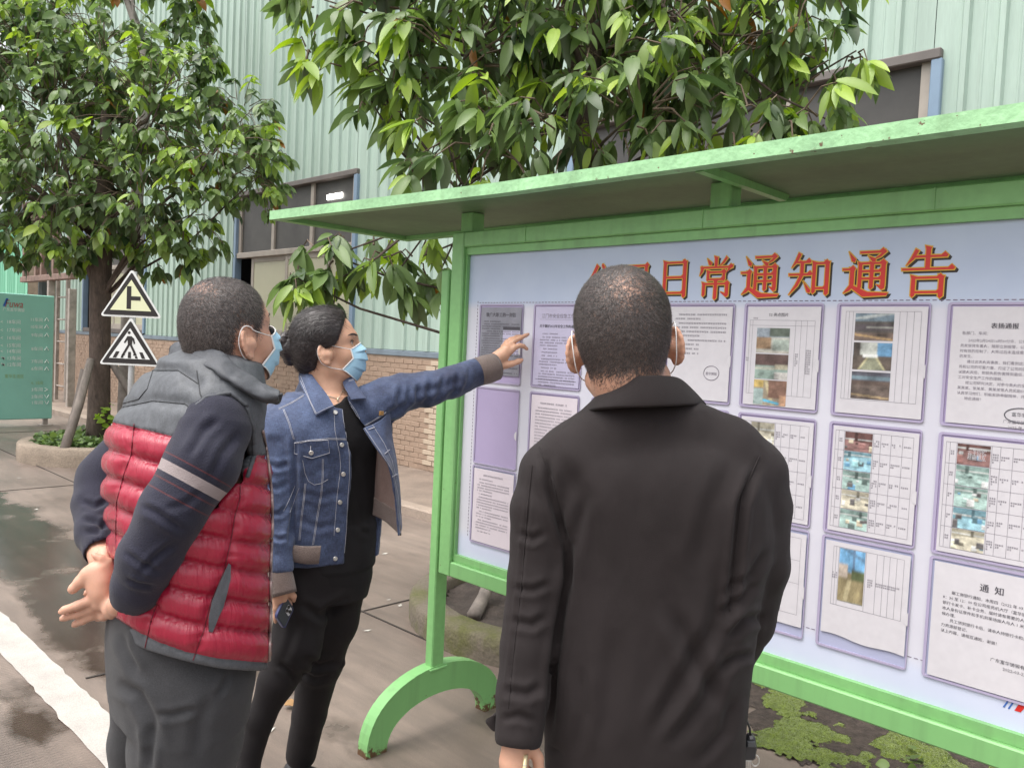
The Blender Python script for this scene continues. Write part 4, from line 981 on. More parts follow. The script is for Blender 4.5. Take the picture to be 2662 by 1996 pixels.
def seg_dist(P, pl):
    """distance of 2D points to a polyline, and the arc position"""
    pl = np.array(pl, float); best = np.full(len(P), 1e9); arc = np.zeros(len(P)); acc = 0
    for a, b in zip(pl[:-1], pl[1:]):
        ba = b - a; L = np.linalg.norm(ba) + 1e-9; t = np.clip(((P - a) @ ba) / L ** 2, 0, 1); d = np.linalg.norm(P - a - t[:, None] * ba, axis=1)
        m = d < best; best = np.where(m, d, best); arc = np.where(m, acc + t * L, arc); acc += L
    return best, arc / acc
def poly_sd(P, poly):
    d, _ = seg_dist(P, np.vstack([poly, poly[:1]])); ins = np.zeros(len(P), bool)
    for a, b in zip(poly, np.roll(poly, -1, 0)):
        c = (a[1] > P[:, 1]) != (b[1] > P[:, 1]); xx = a[0] + (P[:, 1] - a[1]) * (b[0] - a[0]) / np.where(b[1] == a[1], 1e-9, b[1] - a[1]); ins ^= c & (P[:, 0] < xx)
    return np.where(ins, -d, d)
def hash3(i, j, k):
    h = (i * 374761393 + j * 668265263 + k * 2147483647 + 1274126177).astype(np.int64) & 0xffffffff
    h = ((h ^ (h >> 13)) * 1274126177) & 0xffffffff; return ((h ^ (h >> 16)) & 0xffff) / 65535.0
def vnoise(P, sc, seed=0):
    Q = P * np.asarray(sc) + seed * 17.3; i = np.floor(Q).astype(np.int64); f = Q - i; f = f * f * (3 - 2 * f); r = 0
    for a in (0, 1):
        for b in (0, 1):
            for c in (0, 1):
                w = np.where(a, f[:, 0], 1 - f[:, 0]) * np.where(b, f[:, 1], 1 - f[:, 1]) * np.where(c, f[:, 2], 1 - f[:, 2]); r = r + w * hash3(i[:, 0] + a, i[:, 1] + b, i[:, 2] + c)
    return r * 2 - 1
def creases(V, N, strokes, both=False):
    """folds in cloth: each stroke (full-view pixel polyline, depth in m, half-width in px) presses a valley with raised shoulders"""
    q = proj(V); P = q[:, :2] / K; front = (N * (V - CAMP)).sum(1) < 0; D = np.zeros(len(V))
    for pl, amp, w in strokes:
        pl = np.array(pl, float); m = (P[:, 0] > pl[:, 0].min() - 4 * w) & (P[:, 0] < pl[:, 0].max() + 4 * w) & (P[:, 1] > pl[:, 1].min() - 4 * w) & (P[:, 1] < pl[:, 1].max() + 4 * w) & (front | both)
        if not m.any(): continue
        d, s = seg_dist(P[m], pl); env = np.clip(np.sin(np.pi * np.clip(s, .02, .98)) * 1.6, 0, 1)
        D[m] += amp * env * (-np.exp(-(d / w) ** 2) + .55 * np.exp(-((d - 1.9 * w) / w) ** 2))
    return V + N * D[:, None]
def sheet_mesh(rows, nu, nv, th, bulge=0.0):
    """closed thin sheet through a control grid of world points (rows x cols), thickness along the normal"""
    G = np.array(rows, float); r, c = G.shape[:2]
    def cat(Gr, n):
        m = len(Gr); t = np.linspace(0, m - 1, n); i = np.clip(t.astype(int), 0, m - 2); f = (t - i)[:, None, None]
        g = lambda k: Gr[np.clip(i + k, 0, m - 1)]
        return .5 * (2 * g(0) + (-g(-1) + g(1)) * f + (2 * g(-1) - 5 * g(0) + 4 * g(1) - g(2)) * f ** 2 + (-g(-1) + 3 * g(0) - 3 * g(1) + g(2)) * f ** 3)
    S = cat(G, nv); S = np.swapaxes(cat(np.swapaxes(S, 0, 1), nu), 0, 1)       # nv x nu x 3
    du = np.gradient(S, axis=1); dv = np.gradient(S, axis=0); n = np.cross(du, dv); n /= np.linalg.norm(n, axis=2, keepdims=True) + 1e-12
    if (n * (S - CAMP)).sum() > 0: n = -n
    if bulge:
        v = np.linspace(-1, 1, nv)[:, None, None]; S = S + n * bulge * (1 - v ** 2)
    Fr, Bk = S, S - n * th; V = np.concatenate([Fr.reshape(-1, 3), Bk.reshape(-1, 3)]); N_ = nu * nv
    i, j = np.meshgrid(np.arange(nv - 1), np.arange(nu - 1), indexing='ij'); a = (i * nu + j).ravel()
    F = np.stack([a, a + 1, a + nu + 1, a + nu], 1); F = np.concatenate([F, F[:, ::-1] + N_])
    rim = list(range(nu)) + [k * nu + nu - 1 for k in range(1, nv)] + [(nv - 1) * nu + k for k in range(nu - 2, -1, -1)] + [k * nu for k in range(nv - 2, 0, -1)]
    rim = np.array(rim); r2 = np.roll(rim, -1); F = np.concatenate([F, np.stack([rim, rim + N_, r2 + N_, r2], 1)])
    fn = np.cross(V[F[0, 1]] - V[F[0, 0]], V[F[0, 3]] - V[F[0, 0]])
    if fn @ (n[0, 0]) < 0: F = F[:, ::-1]
    return V, F
def bvh_of(V, F): return BVHTree.FromPolygons([tuple(v) for v in V], [tuple(int(i) for i in f) for f in F])
def drape(bvhs, px, off=.001, step=4.0):
    """lay a photo-pixel polyline onto surfaces"""
    px = np.array(px, float); out = []
    for a, b in zip(px[:-1], px[1:]):
        n = max(1, int(np.linalg.norm(b - a) / step))
        for t in range(n): out.append(a + (b - a) * t / n)
    out.append(px[-1]); P = []
    for p in out:
        d = Vector(ray(p[0], p[1])).normalized(); best = None
        for bv in bvhs:
            h = bv.ray_cast(Vector(CAMP), d, 12)
            if h[0] is not None and (best is None or h[3] < best[3]): best = h
        if best is not None:
            n_ = best[1] if best[1].dot(d) < 0 else -best[1]; P.append(np.array(best[0] + n_ * off))
    return P
def hit(bvhs, px, py):
    d = Vector(ray(px, py)).normalized(); best = None
    for bv in bvhs:
        h = bv.ray_cast(Vector(CAMP), d, 12)
        if h[0] is not None and (best is None or h[3] < best[3]): best = h
    if best is None: return None, None
    n_ = best[1] if best[1].dot(d) < 0 else -best[1]
    return np.array(best[0]), np.array(n_)
def frame_mat(fwd, pitch=0.0, roll=0.0):
    """head axes (right, forward, up) from a horizontal facing direction; pitch>0 looks up, roll>0 tips to the person's right"""
    f = np.array(fwd, float); f[2] = 0; f /= np.linalg.norm(f); x = np.cross(f, [0, 0, 1.0]); z = np.array([0, 0, 1.0])
    p = math.radians(pitch); f, z = f * math.cos(p) + z * math.sin(p), z * math.cos(p) - f * math.sin(p)
    r = math.radians(roll); x, z = x * math.cos(r) - z * math.sin(r), z * math.cos(r) + x * math.sin(r)
    return np.array([x, f, z])
class Head:
    def __init__(s, o, M, sc): s.o = np.array(o, float); s.M = M; s.sc = np.array(sc, float) * np.ones(3)
    def w(s, p): return s.o + (np.asarray(p, float) * s.sc) @ s.M
    def l(s, P): return ((P - s.o) @ s.M.T) / s.sc
    def r(s, x): return x * s.sc.mean()
    def build(s, v, female=False):
        W, r = s.w, s.r; M = s.M; E = lambda c, rad, k=.02, cut=False: v.ell(W(c), M, np.array(rad) * s.sc, k, cut)
        E((0, -.014, .046), (.0755, .094, .083)); E((0, -.050, .005), (.064, .055, .065), .03); E((0, .040, -.004), (.057, .055, .074), .03)
        E((0, .03, .05), (.066, .062, .06), .03)
        for sx in (-1, 1):
            v.cone(W((sx * .050, .000, -.048)), W((sx * .020, .062, -.080)), r(.018), r(.015), .03)
            v.ell(W((sx * .040, .058, -.018)), M, np.array((.022, .022, .022)) * s.sc, .03)
            v.cone(W((sx * .010, .090, .036)), W((sx * .046, .070, .036)), r(.010), r(.008), .02)
            v.ell(W((sx * .033, .094, .020)), M, np.array((.015, .016, .010)) * s.sc, .012, True)
            v.ell(W((sx * .032, .072, .020)), M, np.array((.0125, .0125, .0115)) * s.sc, .003)
            v.cone(W((sx * .021, .086, .024)), W((sx * .044, .078, .023)), r(.0035), r(.003), .004)
            v.cone(W((sx * .021, .085, .013)), W((sx * .043, .078, .014)), r(.003), r(.0025), .004)
        v.cone(W((0, .090, .028)), W((0, .112, -.014)), r(.007), r(.011), .014)
        for sx in (-1, 1): v.ell(W((sx * .012, .101, -.018)), M, np.array((.008, .009, .007)) * s.sc, .008)
        E((0, .070, -.078), (.020, .016, .014), .02)
        v.cone(W((-.018, .088, -.044)), W((.018, .088, -.044)), r(.006), None, .008); v.cone(W((-.016, .087, -.055)), W((.016, .087, -.055)), r(.006), None, .006)
        for sx in (-1, 1):        # ears: leaf set off the skull, raised rim, hollow, lobe
            ex = np.array((sx * .86, .46, .10)); ex /= np.linalg.norm(ex)   # leaf normal turned backwards
            up_ = np.array((0, -.16, .99)); b2 = np.cross(ex, up_); b2 /= np.linalg.norm(b2); up_ = np.cross(b2, ex)
            bw = b2 if b2[1] < 0 else -b2
            c0 = np.array((sx * .0800, -.008, -.002)); ML = np.array([ex, b2, up_]) @ M
            v.ell(W(c0), ML, np.array((.0050, .0135, .025)) * s.sc, .006)
            rim = []
            for a_ in np.linspace(-.35, 1.12, 12) * math.pi:
                rim.append(W(c0 + bw * (.0165 * math.sin(a_)) * (1 if a_ > 0 else .6) + up_ * (.0275 * math.cos(a_)) + bw * .002 + ex * sx * sx * .002 * math.sin(a_)))
            v.chain(rim, [r(.0036)] * len(rim), .004)
            v.ell(W(c0 + ex * .007 - bw * .003 - up_ * .003), ML, np.array((.0070, .0085, .015)) * s.sc, .003, True)
            v.ell(W(c0 - up_ * .026 - bw * .004), ML, np.array((.0045, .007, .008)) * s.sc, .006)
            v.cone(W(c0 - ex * .004), W((sx * .070, .002, -.004)), r(.013), r(.018), .008)
        return v
    def scalp(s, P, female=False):
        q = s.l(P); y, z = q[:, 1], q[:, 2]
        ss = lambda x, w: 1 / (1 + np.exp(-x / w))
        front = np.interp(z, [.0, .025, .05, .08, .11, .14], [.022, .036, .050, .066, .078, .08])
        back = ss(z - np.interp(y, [-.11, -.06, -.03, -.015], [-.034, -.032, -.012, .022]), .007) * ss(-.012 - y, .004)
        top = ss(z - np.interp(y, [-.02, .0, .02, .03], [.030, .042, .034, .004]), .005) * ss(front - y, .005) * ss(y + .016, .004)
        ear = np.sqrt(((y + .012) / .026) ** 2 + ((z + .002) / .040) ** 2); lat = np.abs(q[:, 0]) > .05
        m = np.maximum(back, top); return np.clip(m * np.where(lat, ss(ear - 1.0, .08), 1), 0, 1)
M_SKIN_CACHE = {}
def skin_material(name, col, red):
    m, t, b = new_mat(name); L = t.links
    tc = nd(t, 'ShaderNodeTexCoord'); n = nd(t, 'ShaderNodeTexNoise', Scale=22.0, Detail=5.0, Roughness=.6); L.new(tc.outputs['Object'], n.inputs[0])
    r = nd(t, 'ShaderNodeValToRGB'); e = r.color_ramp.elements; e[0].position = .35; e[0].color = (*col, 1); e[1].position = .68; e[1].color = (*red, 1); L.new(n.outputs[0], r.inputs[0])
    a = attr_node(t, 'scalp'); n2 = nd(t, 'ShaderNodeTexNoise', Scale=420.0, Detail=2.0); L.new(tc.outputs['Object'], n2.inputs[0])
    mr = nd(t, 'ShaderNodeMath', operation='MULTIPLY_ADD'); L.new(n2.outputs[0], mr.inputs[0]); mr.inputs[1].default_value = .12; mr.inputs[2].default_value = .86
    mm = nd(t, 'ShaderNodeMath', operation='MULTIPLY', use_clamp=True); L.new(a.outputs['Fac'], mm.inputs[0]); L.new(mr.outputs[0], mm.inputs[1])
    mx = nd(t, 'ShaderNodeMix', data_type='RGBA'); L.new(mm.outputs[0], mx.inputs[0]); L.new(r.outputs[0], mx.inputs[6]); mx.inputs[7].default_value = (.10, .075, .066, 1)
    L.new(mx.outputs[2], b.inputs['Base Color']); b.inputs['Roughness'].default_value = .48; b.inputs['Specular IOR Level'].default_value = .4
    b.inputs['Subsurface Weight'].default_value = .12; b.inputs['Subsurface Radius'].default_value = (.009, .003, .0015); b.inputs['Subsurface Scale'].default_value = 1.0
    nb_ = nd(t, 'ShaderNodeTexNoise', Scale=350.0, Detail=3.0); L.new(tc.outputs['Object'], nb_.inputs[0])
    bp = nd(t, 'ShaderNodeBump', Strength=.12, Distance=.002); L.new(nb_.outputs[0], bp.inputs['Height']); L.new(bp.outputs[0], b.inputs['Normal'])
    return m
def strands(V, F, dens, n, length, width, flow, seed, lean=.55, mat=None, name='hair', parent=None, jitter=.35):
    """short cropped hair: thin tapered blades rooted on the scalp"""
    g = np.random.default_rng(seed); fd = dens[F].mean(1); ar = np.linalg.norm(np.cross(V[F[:, 2]] - V[F[:, 0]], V[F[:, 3]] - V[F[:, 1]]), axis=1) * .5
    p = fd * ar; p /= p.sum(); fi = g.choice(len(F), n, p=p); u, v = g.random(n)[:, None], g.random(n)[:, None]
    a, b, c, d = (V[F[fi, i]] for i in range(4)); P = (a * (1 - u) + b * u) * (1 - v) + (d * (1 - u) + c * u) * v
    N = normals(V, F)[F[fi, 0]]; T = flow(P, N) + g.normal(0, jitter, (n, 3)); T -= N * (T * N).sum(1, keepdims=True); T /= np.linalg.norm(T, axis=1, keepdims=True) + 1e-9
    L = length * (.65 + .6 * g.random((n, 1))) * (.45 + .55 * fd[fi][:, None]); side = np.cross(T, N); w = width * (.7 + .6 * g.random((n, 1)))
    m1 = P + (N * (1 - lean) + T * lean) * L * .55; tip = P + (N * (1 - lean) * .8 + T * (lean + .25)) * L
    r0, r1 = P - side * w * .5 - N * .001, P + side * w * .5 - N * .001; s0, s1 = m1 - side * w * .42, m1 + side * w * .42
    VV = np.stack([r0, r1, s1, s0, tip], 1).reshape(-1, 3); k = np.arange(n)[:, None] * 5
    Fa = np.concatenate([k + [0, 1, 2], k + [0, 2, 3], k + [3, 2, 4]])
    tone = np.repeat(g.random(n), 5)
    return put(name, VV, Fa, mat, parent, attrs={'tone': tone})
def hair_material(name, dark, light, p):
    m, t, b = new_mat(name); L = t.links; a = attr_node(t, 'tone'); r = nd(t, 'ShaderNodeValToRGB'); e = r.color_ramp.elements
    e[0].position = p; e[0].color = (*dark, 1); e[1].position = 1; e[1].color = (*light, 1); L.new(a.outputs['Fac'], r.inputs[0]); L.new(r.outputs[0], b.inputs['Base Color'])
    b.inputs['Roughness'].default_value = .42; b.inputs['Specular IOR Level'].default_value = .5; return m
M_MASK = MAT('blue_mask_cloth', (.36, .59, .75), .75, .05, 8, bump=.25, bscale=420)
M_MASKW = MAT('white_mask_edge', (.74, .74, .74), .75, .03, 8)
def face_mask(hd, parent, seed=0):
    """pleated surgical mask set over nose and chin, edge binding and ear loops"""
    nu, nv = 41, 61; s = np.linspace(-1, 1, nu)[None, :]; t = np.linspace(0, 1, nv)[:, None]
    yc = np.interp(t, [0, .16, .35, .6, .85, 1], [.110, .121, .124, .117, .099, .076]); zc = np.interp(t, [0, 1], [.014, -.098]); zs = np.interp(t, [0, .5, 1], [.000, -.028, -.055]); ysd = np.interp(t, [0, .5, 1], [.076, .079, .038])
    x = np.interp(t, [0, .5, 1], [.0575, .0585, .060]) * np.sin(s * 1.35) / math.sin(1.35); c = np.clip(np.cos(s * 1.5708), 0, 1); y = ysd + (yc - ysd) * c ** .62; z = zs + (zc - zs) * c ** .8
    saw = ((t * 3.6 + .1) % 1); ple = np.where(saw < .85, saw / .85, (1 - saw) / .15) - .5; ple = ple * .0085 * np.clip(c * 1.6, 0, 1) * np.clip(np.sin(t * math.pi) * 2.5, 0, 1); y = y + ple; z = z - ple * .3
    S = np.stack(np.broadcast_arrays(x, y, z), -1); P = hd.w(S.reshape(-1, 3)).reshape(nv, nu, 3)
    du = np.gradient(P, axis=1); dv = np.gradient(P, axis=0); n = np.cross(du, dv); n /= np.linalg.norm(n, axis=2, keepdims=True)
    if (n[nv // 2, nu // 2] @ hd.M[1]) < 0: n = -n
    V = np.concatenate([P.reshape(-1, 3), (P - n * .0015).reshape(-1, 3)]); N_ = nu * nv
    i, j = np.meshgrid(np.arange(nv - 1), np.arange(nu - 1), indexing='ij'); a = (i * nu + j).ravel(); Fq = np.stack([a, a + 1, a + nu + 1, a + nu], 1)
    Fq = np.concatenate([Fq, Fq[:, ::-1] + N_])
    mk = put('face_mask', V, Fq, M_MASK, parent, True)
    MB().tube(list(P[0]), .0016, 6).put('edge_binding', M_MASKW, mk, True); MB().tube(list(P[-1]), .0016, 6).put('edge_binding', M_MASKW, mk, True)
    for sx, col in ((-1, 0), (1, nu - 1)):
        MB().tube(list(P[:, col] + n[:, col] * .0006), .0022, 6).put('edge_binding', M_MASKW, mk, True)
        # loop over the ear
        top, bot = hd.l(P[0, col][None])[0], hd.l(P[-1, col][None])[0]
        q = [top, (sx * .0755, .022, .020), (sx * .079, .008, .031), (sx * .081, -.010, .034), (sx * .0815, -.0245, .020), (sx * .0805, -.029, .0), (sx * .079, -.022, -.024), (sx * .076, -.006, -.037), (sx * .071, .012, -.046), bot]
        q = np.array(q); pts = []
        for u in np.linspace(0, len(q) - 1.001, 46):
            k = int(u); f = u - k; g_ = lambda m: q[min(max(k + m, 0), len(q) - 1)]
            pts.append(.5 * (2 * g_(0) + (-g_(-1) + g_(1)) * f + (2 * g_(-1) - 5 * g_(0) + 4 * g_(1) - g_(2)) * f ** 2 + (-g_(-1) + 3 * g_(0) - 3 * g_(1) + g_(2)) * f ** 3))
        MB().tube(list(hd.w(np.array(pts))), .0011, 6).put('ear_loop', M_MASKW, mk, True)
    return mk
# ================================================================ people
# ---- cloth materials
def cloth(name, col, rough=.75, weave=900, var=.12, sheen=.15, bump=.25, fine=.3, vscale=7, **kw):
    return MAT(name, col, rough, var, vscale, bump=bump, bscale=weave, sheen=sheen, fine=fine, fscale=weave * .6, **kw)
M_BLACKJ = cloth('black_jacket_cloth', (.0170, .0126, .0130), .72, 1200, .12, .04, .35, .25, vscale=5, spec=.22)
M_BLACKT = cloth('black_trouser_cloth', (.011, .009, .010), .75, 900, .15, .02, spec=.25)
M_SHIRT = cloth('black_shirt_cloth', (.009, .008, .009), .75, 900, .15, .02, spec=.25)
M_GREYT = cloth('grey_trouser_cloth', (.031, .031, .0345), .85, 700, .18, .08, .3, .6)
M_RIB = cloth('brown_rib_knit', (.135, .100, .088), .85, 420, .12, .2, .5)
M_LINING = cloth('brown_jacket_lining', (.17, .115, .10), .6, 500)
M_JEANS = cloth('blue_jeans_cloth', (.08, .13, .30), .8, 700)
M_THREAD = MAT('pale_stitching', (.36, .36, .40), .7, .2, 60)
M_METAL = MAT('button_metal', (.55, .53, .50), .35, .1, 20, metal=.7)
M_SHOE = MAT('black_shoe_leather', (.015, .013, .014), .45, .2, 9)
def denim():
    m, t, b = new_mat('blue_denim'); L = t.links; tc = nd(t, 'ShaderNodeTexCoord'); co = tc.outputs['Object']
    n1 = nd(t, 'ShaderNodeTexNoise', Scale=9.0, Detail=7.0, Roughness=.65); L.new(co, n1.inputs[0])
    mp = nd(t, 'ShaderNodeMapping'); mp.inputs['Scale'].default_value = (1, 1, .16); L.new(co, mp.inputs[0])
    n2 = nd(t, 'ShaderNodeTexNoise', Scale=520.0, Detail=3.0); L.new(mp.outputs[0], n2.inputs[0])
    mp2 = nd(t, 'ShaderNodeMapping'); mp2.inputs['Scale'].default_value = (.2, .2, 1); L.new(co, mp2.inputs[0])
    n3 = nd(t, 'ShaderNodeTexNoise', Scale=420.0, Detail=2.0); L.new(mp2.outputs[0], n3.inputs[0])
    r = nd(t, 'ShaderNodeValToRGB'); e = r.color_ramp.elements; e[0].position = .30; e[0].color = (.016, .023, .058, 1); e[1].position = .74; e[1].color = (.074, .104, .195, 1)
    wr = attr_node(t, 'wear'); mm = nd(t, 'ShaderNodeMath', operation='MULTIPLY_ADD'); L.new(wr.outputs['Fac'], mm.inputs[0]); mm.inputs[1].default_value = .8; L.new(n1.outputs[0], mm.inputs[2]); L.new(mm.outputs[0], r.inputs[0])
    mx = nd(t, 'ShaderNodeMix', data_type='RGBA', blend_type='OVERLAY'); mx.inputs[0].default_value = .75; L.new(r.outputs[0], mx.inputs[6]); L.new(n2.outputs[0], mx.inputs[7])
    mx2 = nd(t, 'ShaderNodeMix', data_type='RGBA', blend_type='OVERLAY'); mx2.inputs[0].default_value = .5; L.new(mx.outputs[2], mx2.inputs[6]); L.new(n3.outputs[0], mx2.inputs[7])
    L.new(mx2.outputs[2], b.inputs['Base Color']); b.inputs['Roughness'].default_value = .8; b.inputs['Sheen Weight'].default_value = .15
    bp = nd(t, 'ShaderNodeBump', Strength=.3, Distance=.003); L.new(n2.outputs[0], bp.inputs['Height']); L.new(bp.outputs[0], b.inputs['Normal']); return m
M_DENIM = denim()
def zones(name, base, attr_list):
    """cloth whose woven colour bands follow per-vertex measures: (attribute, lo, hi, colour, roughness)"""
    m = base; t = m.node_tree; L = t.links; b = t.nodes['Principled BSDF']
    for at_, lo, hi, c, rg in attr_list:
        src = b.inputs['Base Color'].links[0].from_socket; a = attr_node(t, at_)
        g1 = nd(t, 'ShaderNodeMath', operation='GREATER_THAN'); L.new(a.outputs['Fac'], g1.inputs[0]); g1.inputs[1].default_value = lo
        g2 = nd(t, 'ShaderNodeMath', operation='LESS_THAN'); L.new(a.outputs['Fac'], g2.inputs[0]); g2.inputs[1].default_value = hi
        mu = nd(t, 'ShaderNodeMath', operation='MULTIPLY'); L.new(g1.outputs[0], mu.inputs[0]); L.new(g2.outputs[0], mu.inputs[1])
        mx = nd(t, 'ShaderNodeMix', data_type='RGBA'); L.new(mu.outputs[0], mx.inputs[0]); L.new(src, mx.inputs[6]); mx.inputs[7].default_value = (*c, 1); L.new(mx.outputs[2], b.inputs['Base Color'])
        if rg is not None:
            rs_ = b.inputs['Roughness']; prev = rs_.links[0].from_socket if rs_.links else None
            mr = nd(t, 'ShaderNodeMix', data_type='FLOAT'); L.new(mu.outputs[0], mr.inputs[0])
            if prev: L.new(prev, mr.inputs[2])
            else: mr.inputs[2].default_value = rs_.default_value
            mr.inputs[3].default_value = rg; L.new(mr.outputs[0], rs_)
    return m
def half_width(vl, vr, D, cl, cd, ratio):
    """apparent half-width of an elliptic section -> (a, b)"""
    h = (vr - vl) / 2 * D * K / F_PX; a = h / math.sqrt(cl * cl + (ratio * cd) ** 2); return a, a * ratio
def torso(stations, D, lat, dep, ratio):
    cl, cd = abs(lat @ RGT), abs(dep @ RGT); C, a, b = [], [], []
    for s_ in stations:
        y, l, r_ = s_[:3]; DD = D + (s_[3] if len(s_) > 3 else 0); C.append(A((l + r_) / 2, y, DD)); h = half_width(l, r_, DD, cl, cd, s_[4] if len(s_) > 4 else ratio); a.append(h[0]); b.append(h[1])
    return C, a, b
def Pz(x0, y0, s, pts): return [(x0 + x * s, y0 + y * s) for x, y in pts]
def finger(v, off, s, D, pts, k=.004):
    """joints given in an enlarged photo crop: (x, y, radius[, extra distance])"""
    P = [at(off[0] + p[0] * s, off[1] + p[1] * s, D + (p[3] if len(p) > 3 else 0)) for p in pts]; v.chain(P, [p[2] * s * D / F_PX for p in pts], k)
def bounds(pts, m): P = np.array(pts); return P.min(0) - m, P.max(0) + m
def vb(x0, y0, x1, y1, d0, d1, m=.03, extra=()):
    return bounds([A(x, y, d) for x in (x0, x1) for y in (y0, y1) for d in (d0, d1)] + list(extra), m)

# ---------------------------------------------------------------- man in the black jacket (right, back to us)
DR = 1.45
fR = ray(1345 * K, 760 * K); fR[2] = 0; fR /= np.linalg.norm(fR); latR = np.cross(fR, [0, 0, 1.0])
gR = at(1390 * K, 1000 * K, DR); baseR = (gR[0], gR[1], 0)
pR = thing('person', 'man in a plain black jacket and cropped hair, back turned to the camera', 'person', baseR)
hdR = Head(A(1349, 752, 1.455), frame_mat(fR, 2, -7.5), (1.12, 1.04, 1.13))
SKIN_R = skin_material('skin_tan', (.47, .27, .19), (.58, .32, .22))
stR = [(890, 1300, 1490, .0), (925, 1250, 1550, .0), (960, 1205, 1610, 0), (1000, 1180, 1645, 0), (1060, 1172, 1655, 0), (1150, 1190, 1660, 0), (1250, 1200, 1640, 0), (1350, 1190, 1625, 0), (1450, 1180, 1612, 0), (1550, 1174, 1602, 0), (1640, 1178, 1600, 0), (1700, 1180, 1600, 0)]
C_, a_, b_ = torso(stR, DR, latR, fR, .58)
# body: one continuous figure under the clothes
def feet_xy(v, x, y, f, z0=0.0):
    v.cone((x, y, z0 + .05), (x + f[0] * .16, y + f[1] * .16, z0 + .035), .042, .036, .02)
lo, hi = vb(1040, 560, 1730, 1700, 1.22, 1.75, .03, [(gR[0], gR[1], 0)]); lo[2] = -.01
v = Vol(lo, hi, .0035)
hdR.build(v)
nk = hdR.w((0, -.036, -.05)); v.cone(nk, A(1392, 895, 1.475), hdR.r(.054), .056, .03); v.cone(hdR.w((0, -.01, -.06)), A(1392, 905, 1.48), .050, .055, .03)
v.stack(C_, np.array(a_) * .8, np.array(b_) * .8, latR, fR)
hipR = A(1390, 1700, DR); hx, hy = hipR[0], hipR[1]
v.ell((hx, hy, .79), np.array([latR, fR, [0, 0, 1]]), (.145, .085, .12), .03)
for sx in (-1, 1):
    k0 = np.array([hx, hy, .74]) + latR * sx * .085; k1 = np.array([hx, hy, .46]) + latR * sx * .10 + fR * .02; k2 = np.array([hx, hy, .09]) + latR * sx * .11
    v.chain([k0, k1, k2], [.078, .056, .042], .03)
ZR = (1240, 1820); sR = .1061; DH = 1.37
laR = [(1205, 1035, 1.46, 48), (1165, 1100, 1.45, 40), (1152, 1250, 1.44, 38), (1138, 1400, 1.41, 36), (1128, 1500, 1.39, 34), (1118, 1610, DH, 26)]
v.chain([A(*p[:3]) for p in laR], [rv(p[3], p[2]) for p in laR], .02)
finger(v, ZR, sR, DH, [(930, 1150, 330), (900, 1500, 330), (930, 1900, 340)], .01)
finger(v, ZR, sR, DH, [(860, 1500, 190), (760, 1900, 165), (760, 2300, 140), (850, 2600, 120)])
finger(v, ZR, sR, DH - .015, [(1050, 1800, 150), (1020, 2150, 140), (1150, 2450, 120)])
finger(v, ZR, sR, DH + .005, [(1330, 1150, 170), (1490, 1400, 140), (1520, 1800, 135), (1420, 2150, 120)])
finger(v, ZR, sR, DH + .02, [(1200, 1700, 140), (1250, 2200, 130), (1150, 2500, 115)])
finger(v, ZR, sR, DH + .03, [(1000, 1700, 140), (1000, 2300, 125), (950, 2600, 110)])
raR = [(1625, 1040, 1.46, 48), (1636, 1110, 1.46, 42), (1636, 1230, 1.48, 40), (1600, 1370, 1.52, 36), (1540, 1470, 1.60, 30), (1470, 1490, 1.65, 26)]
v.chain([A(*p[:3]) for p in raR], [rv(p[3], p[2]) for p in raR], .02)
P0, P1 = A(1470, 1490, 1.65), A(1420, 1500, 1.67); v.cone(P0, P1, .03, .034, .01, (fR, .5))
for i in range(4): v.cone(P1 + np.array([0, 0, .025 - .018 * i]), P1 + latR * -.075 + np.array([0, 0, .02 - .02 * i]), .009, .0075, .003)
v.cone(P0 + np.array([0, 0, .02]), P1 + np.array([0, 0, .06]), .012, .009, .004)
V, F = v.mesh(1)
sc = hdR.scalp(V); q = hdR.l(V); wh = np.exp(-(((q[:, 0] - .012) / .030) ** 2 + ((q[:, 2] - .090) / .030) ** 2)) * (q[:, 1] < 0)
body = put('body', V, F, SKIN_R, pR, True, attrs={'scalp': sc * (.80 - .55 * wh)})
M_HAIR = hair_material('cropped_black_hair', (.026, .020, .019), (.125, .10, .092), .40)
def crown_flow(hd, cx_, cy_, cz_):
    c = hd.w((cx_, cy_, cz_))
    def fl(P, N):
        d = P - c; return d + np.cross(d, N) * .45
    return fl
strands(V, F, sc * (1 - .5 * wh), 30000, .0155, .00075, crown_flow(hdR, .012, -.09, .092), 5, .84, M_HAIR, 'hair', pR, .10)
face_mask(hdR, pR)
# jacket
lo, hi = vb(1030, 800, 1730, 1720, 1.22, 1.75, .03)
v = Vol(lo, hi, .0046)
v.stack(C_, a_, b_, latR, fR, 2.4, .02); v.cone(A(1325, 945, 1.43), A(1475, 940, 1.43), rv(66, 1.43), None, .03); v.cone(A(1345, 920, 1.42), A(1450, 915, 1.42), rv(58, 1.42), None, .03)
SHL = [(1300, 940, 1.44, 60), (1236, 984, 1.44, 62), (1192, 1022, 1.45, 66)]; v.chain([A(*p[:3]) for p in SHL], [rv(p[3], p[2]) for p in SHL], .03)
SHR = [(1485, 938, 1.44, 62), (1568, 968, 1.44, 66), (1618, 1018, 1.45, 74)]; v.chain([A(*p[:3]) for p in SHR], [rv(p[3], p[2]) for p in SHR], .03)
LS = [(1190, 1024, 1.45, 68), (1168, 1100, 1.44, 63), (1156, 1250, 1.43, 60), (1140, 1400, 1.41, 58), (1128, 1500, 1.39, 57), (1120, 1585, DH, 53)]
v.chain([A(*p[:3]) for p in LS], [rv(p[3], p[2]) for p in LS], .012)
RS = [(1624, 1025, 1.45, 74), (1640, 1095, 1.45, 65), (1641, 1220, 1.46, 63), (1612, 1340, 1.50, 58), (1570, 1430, 1.57, 50), (1490, 1480, 1.64, 42)]
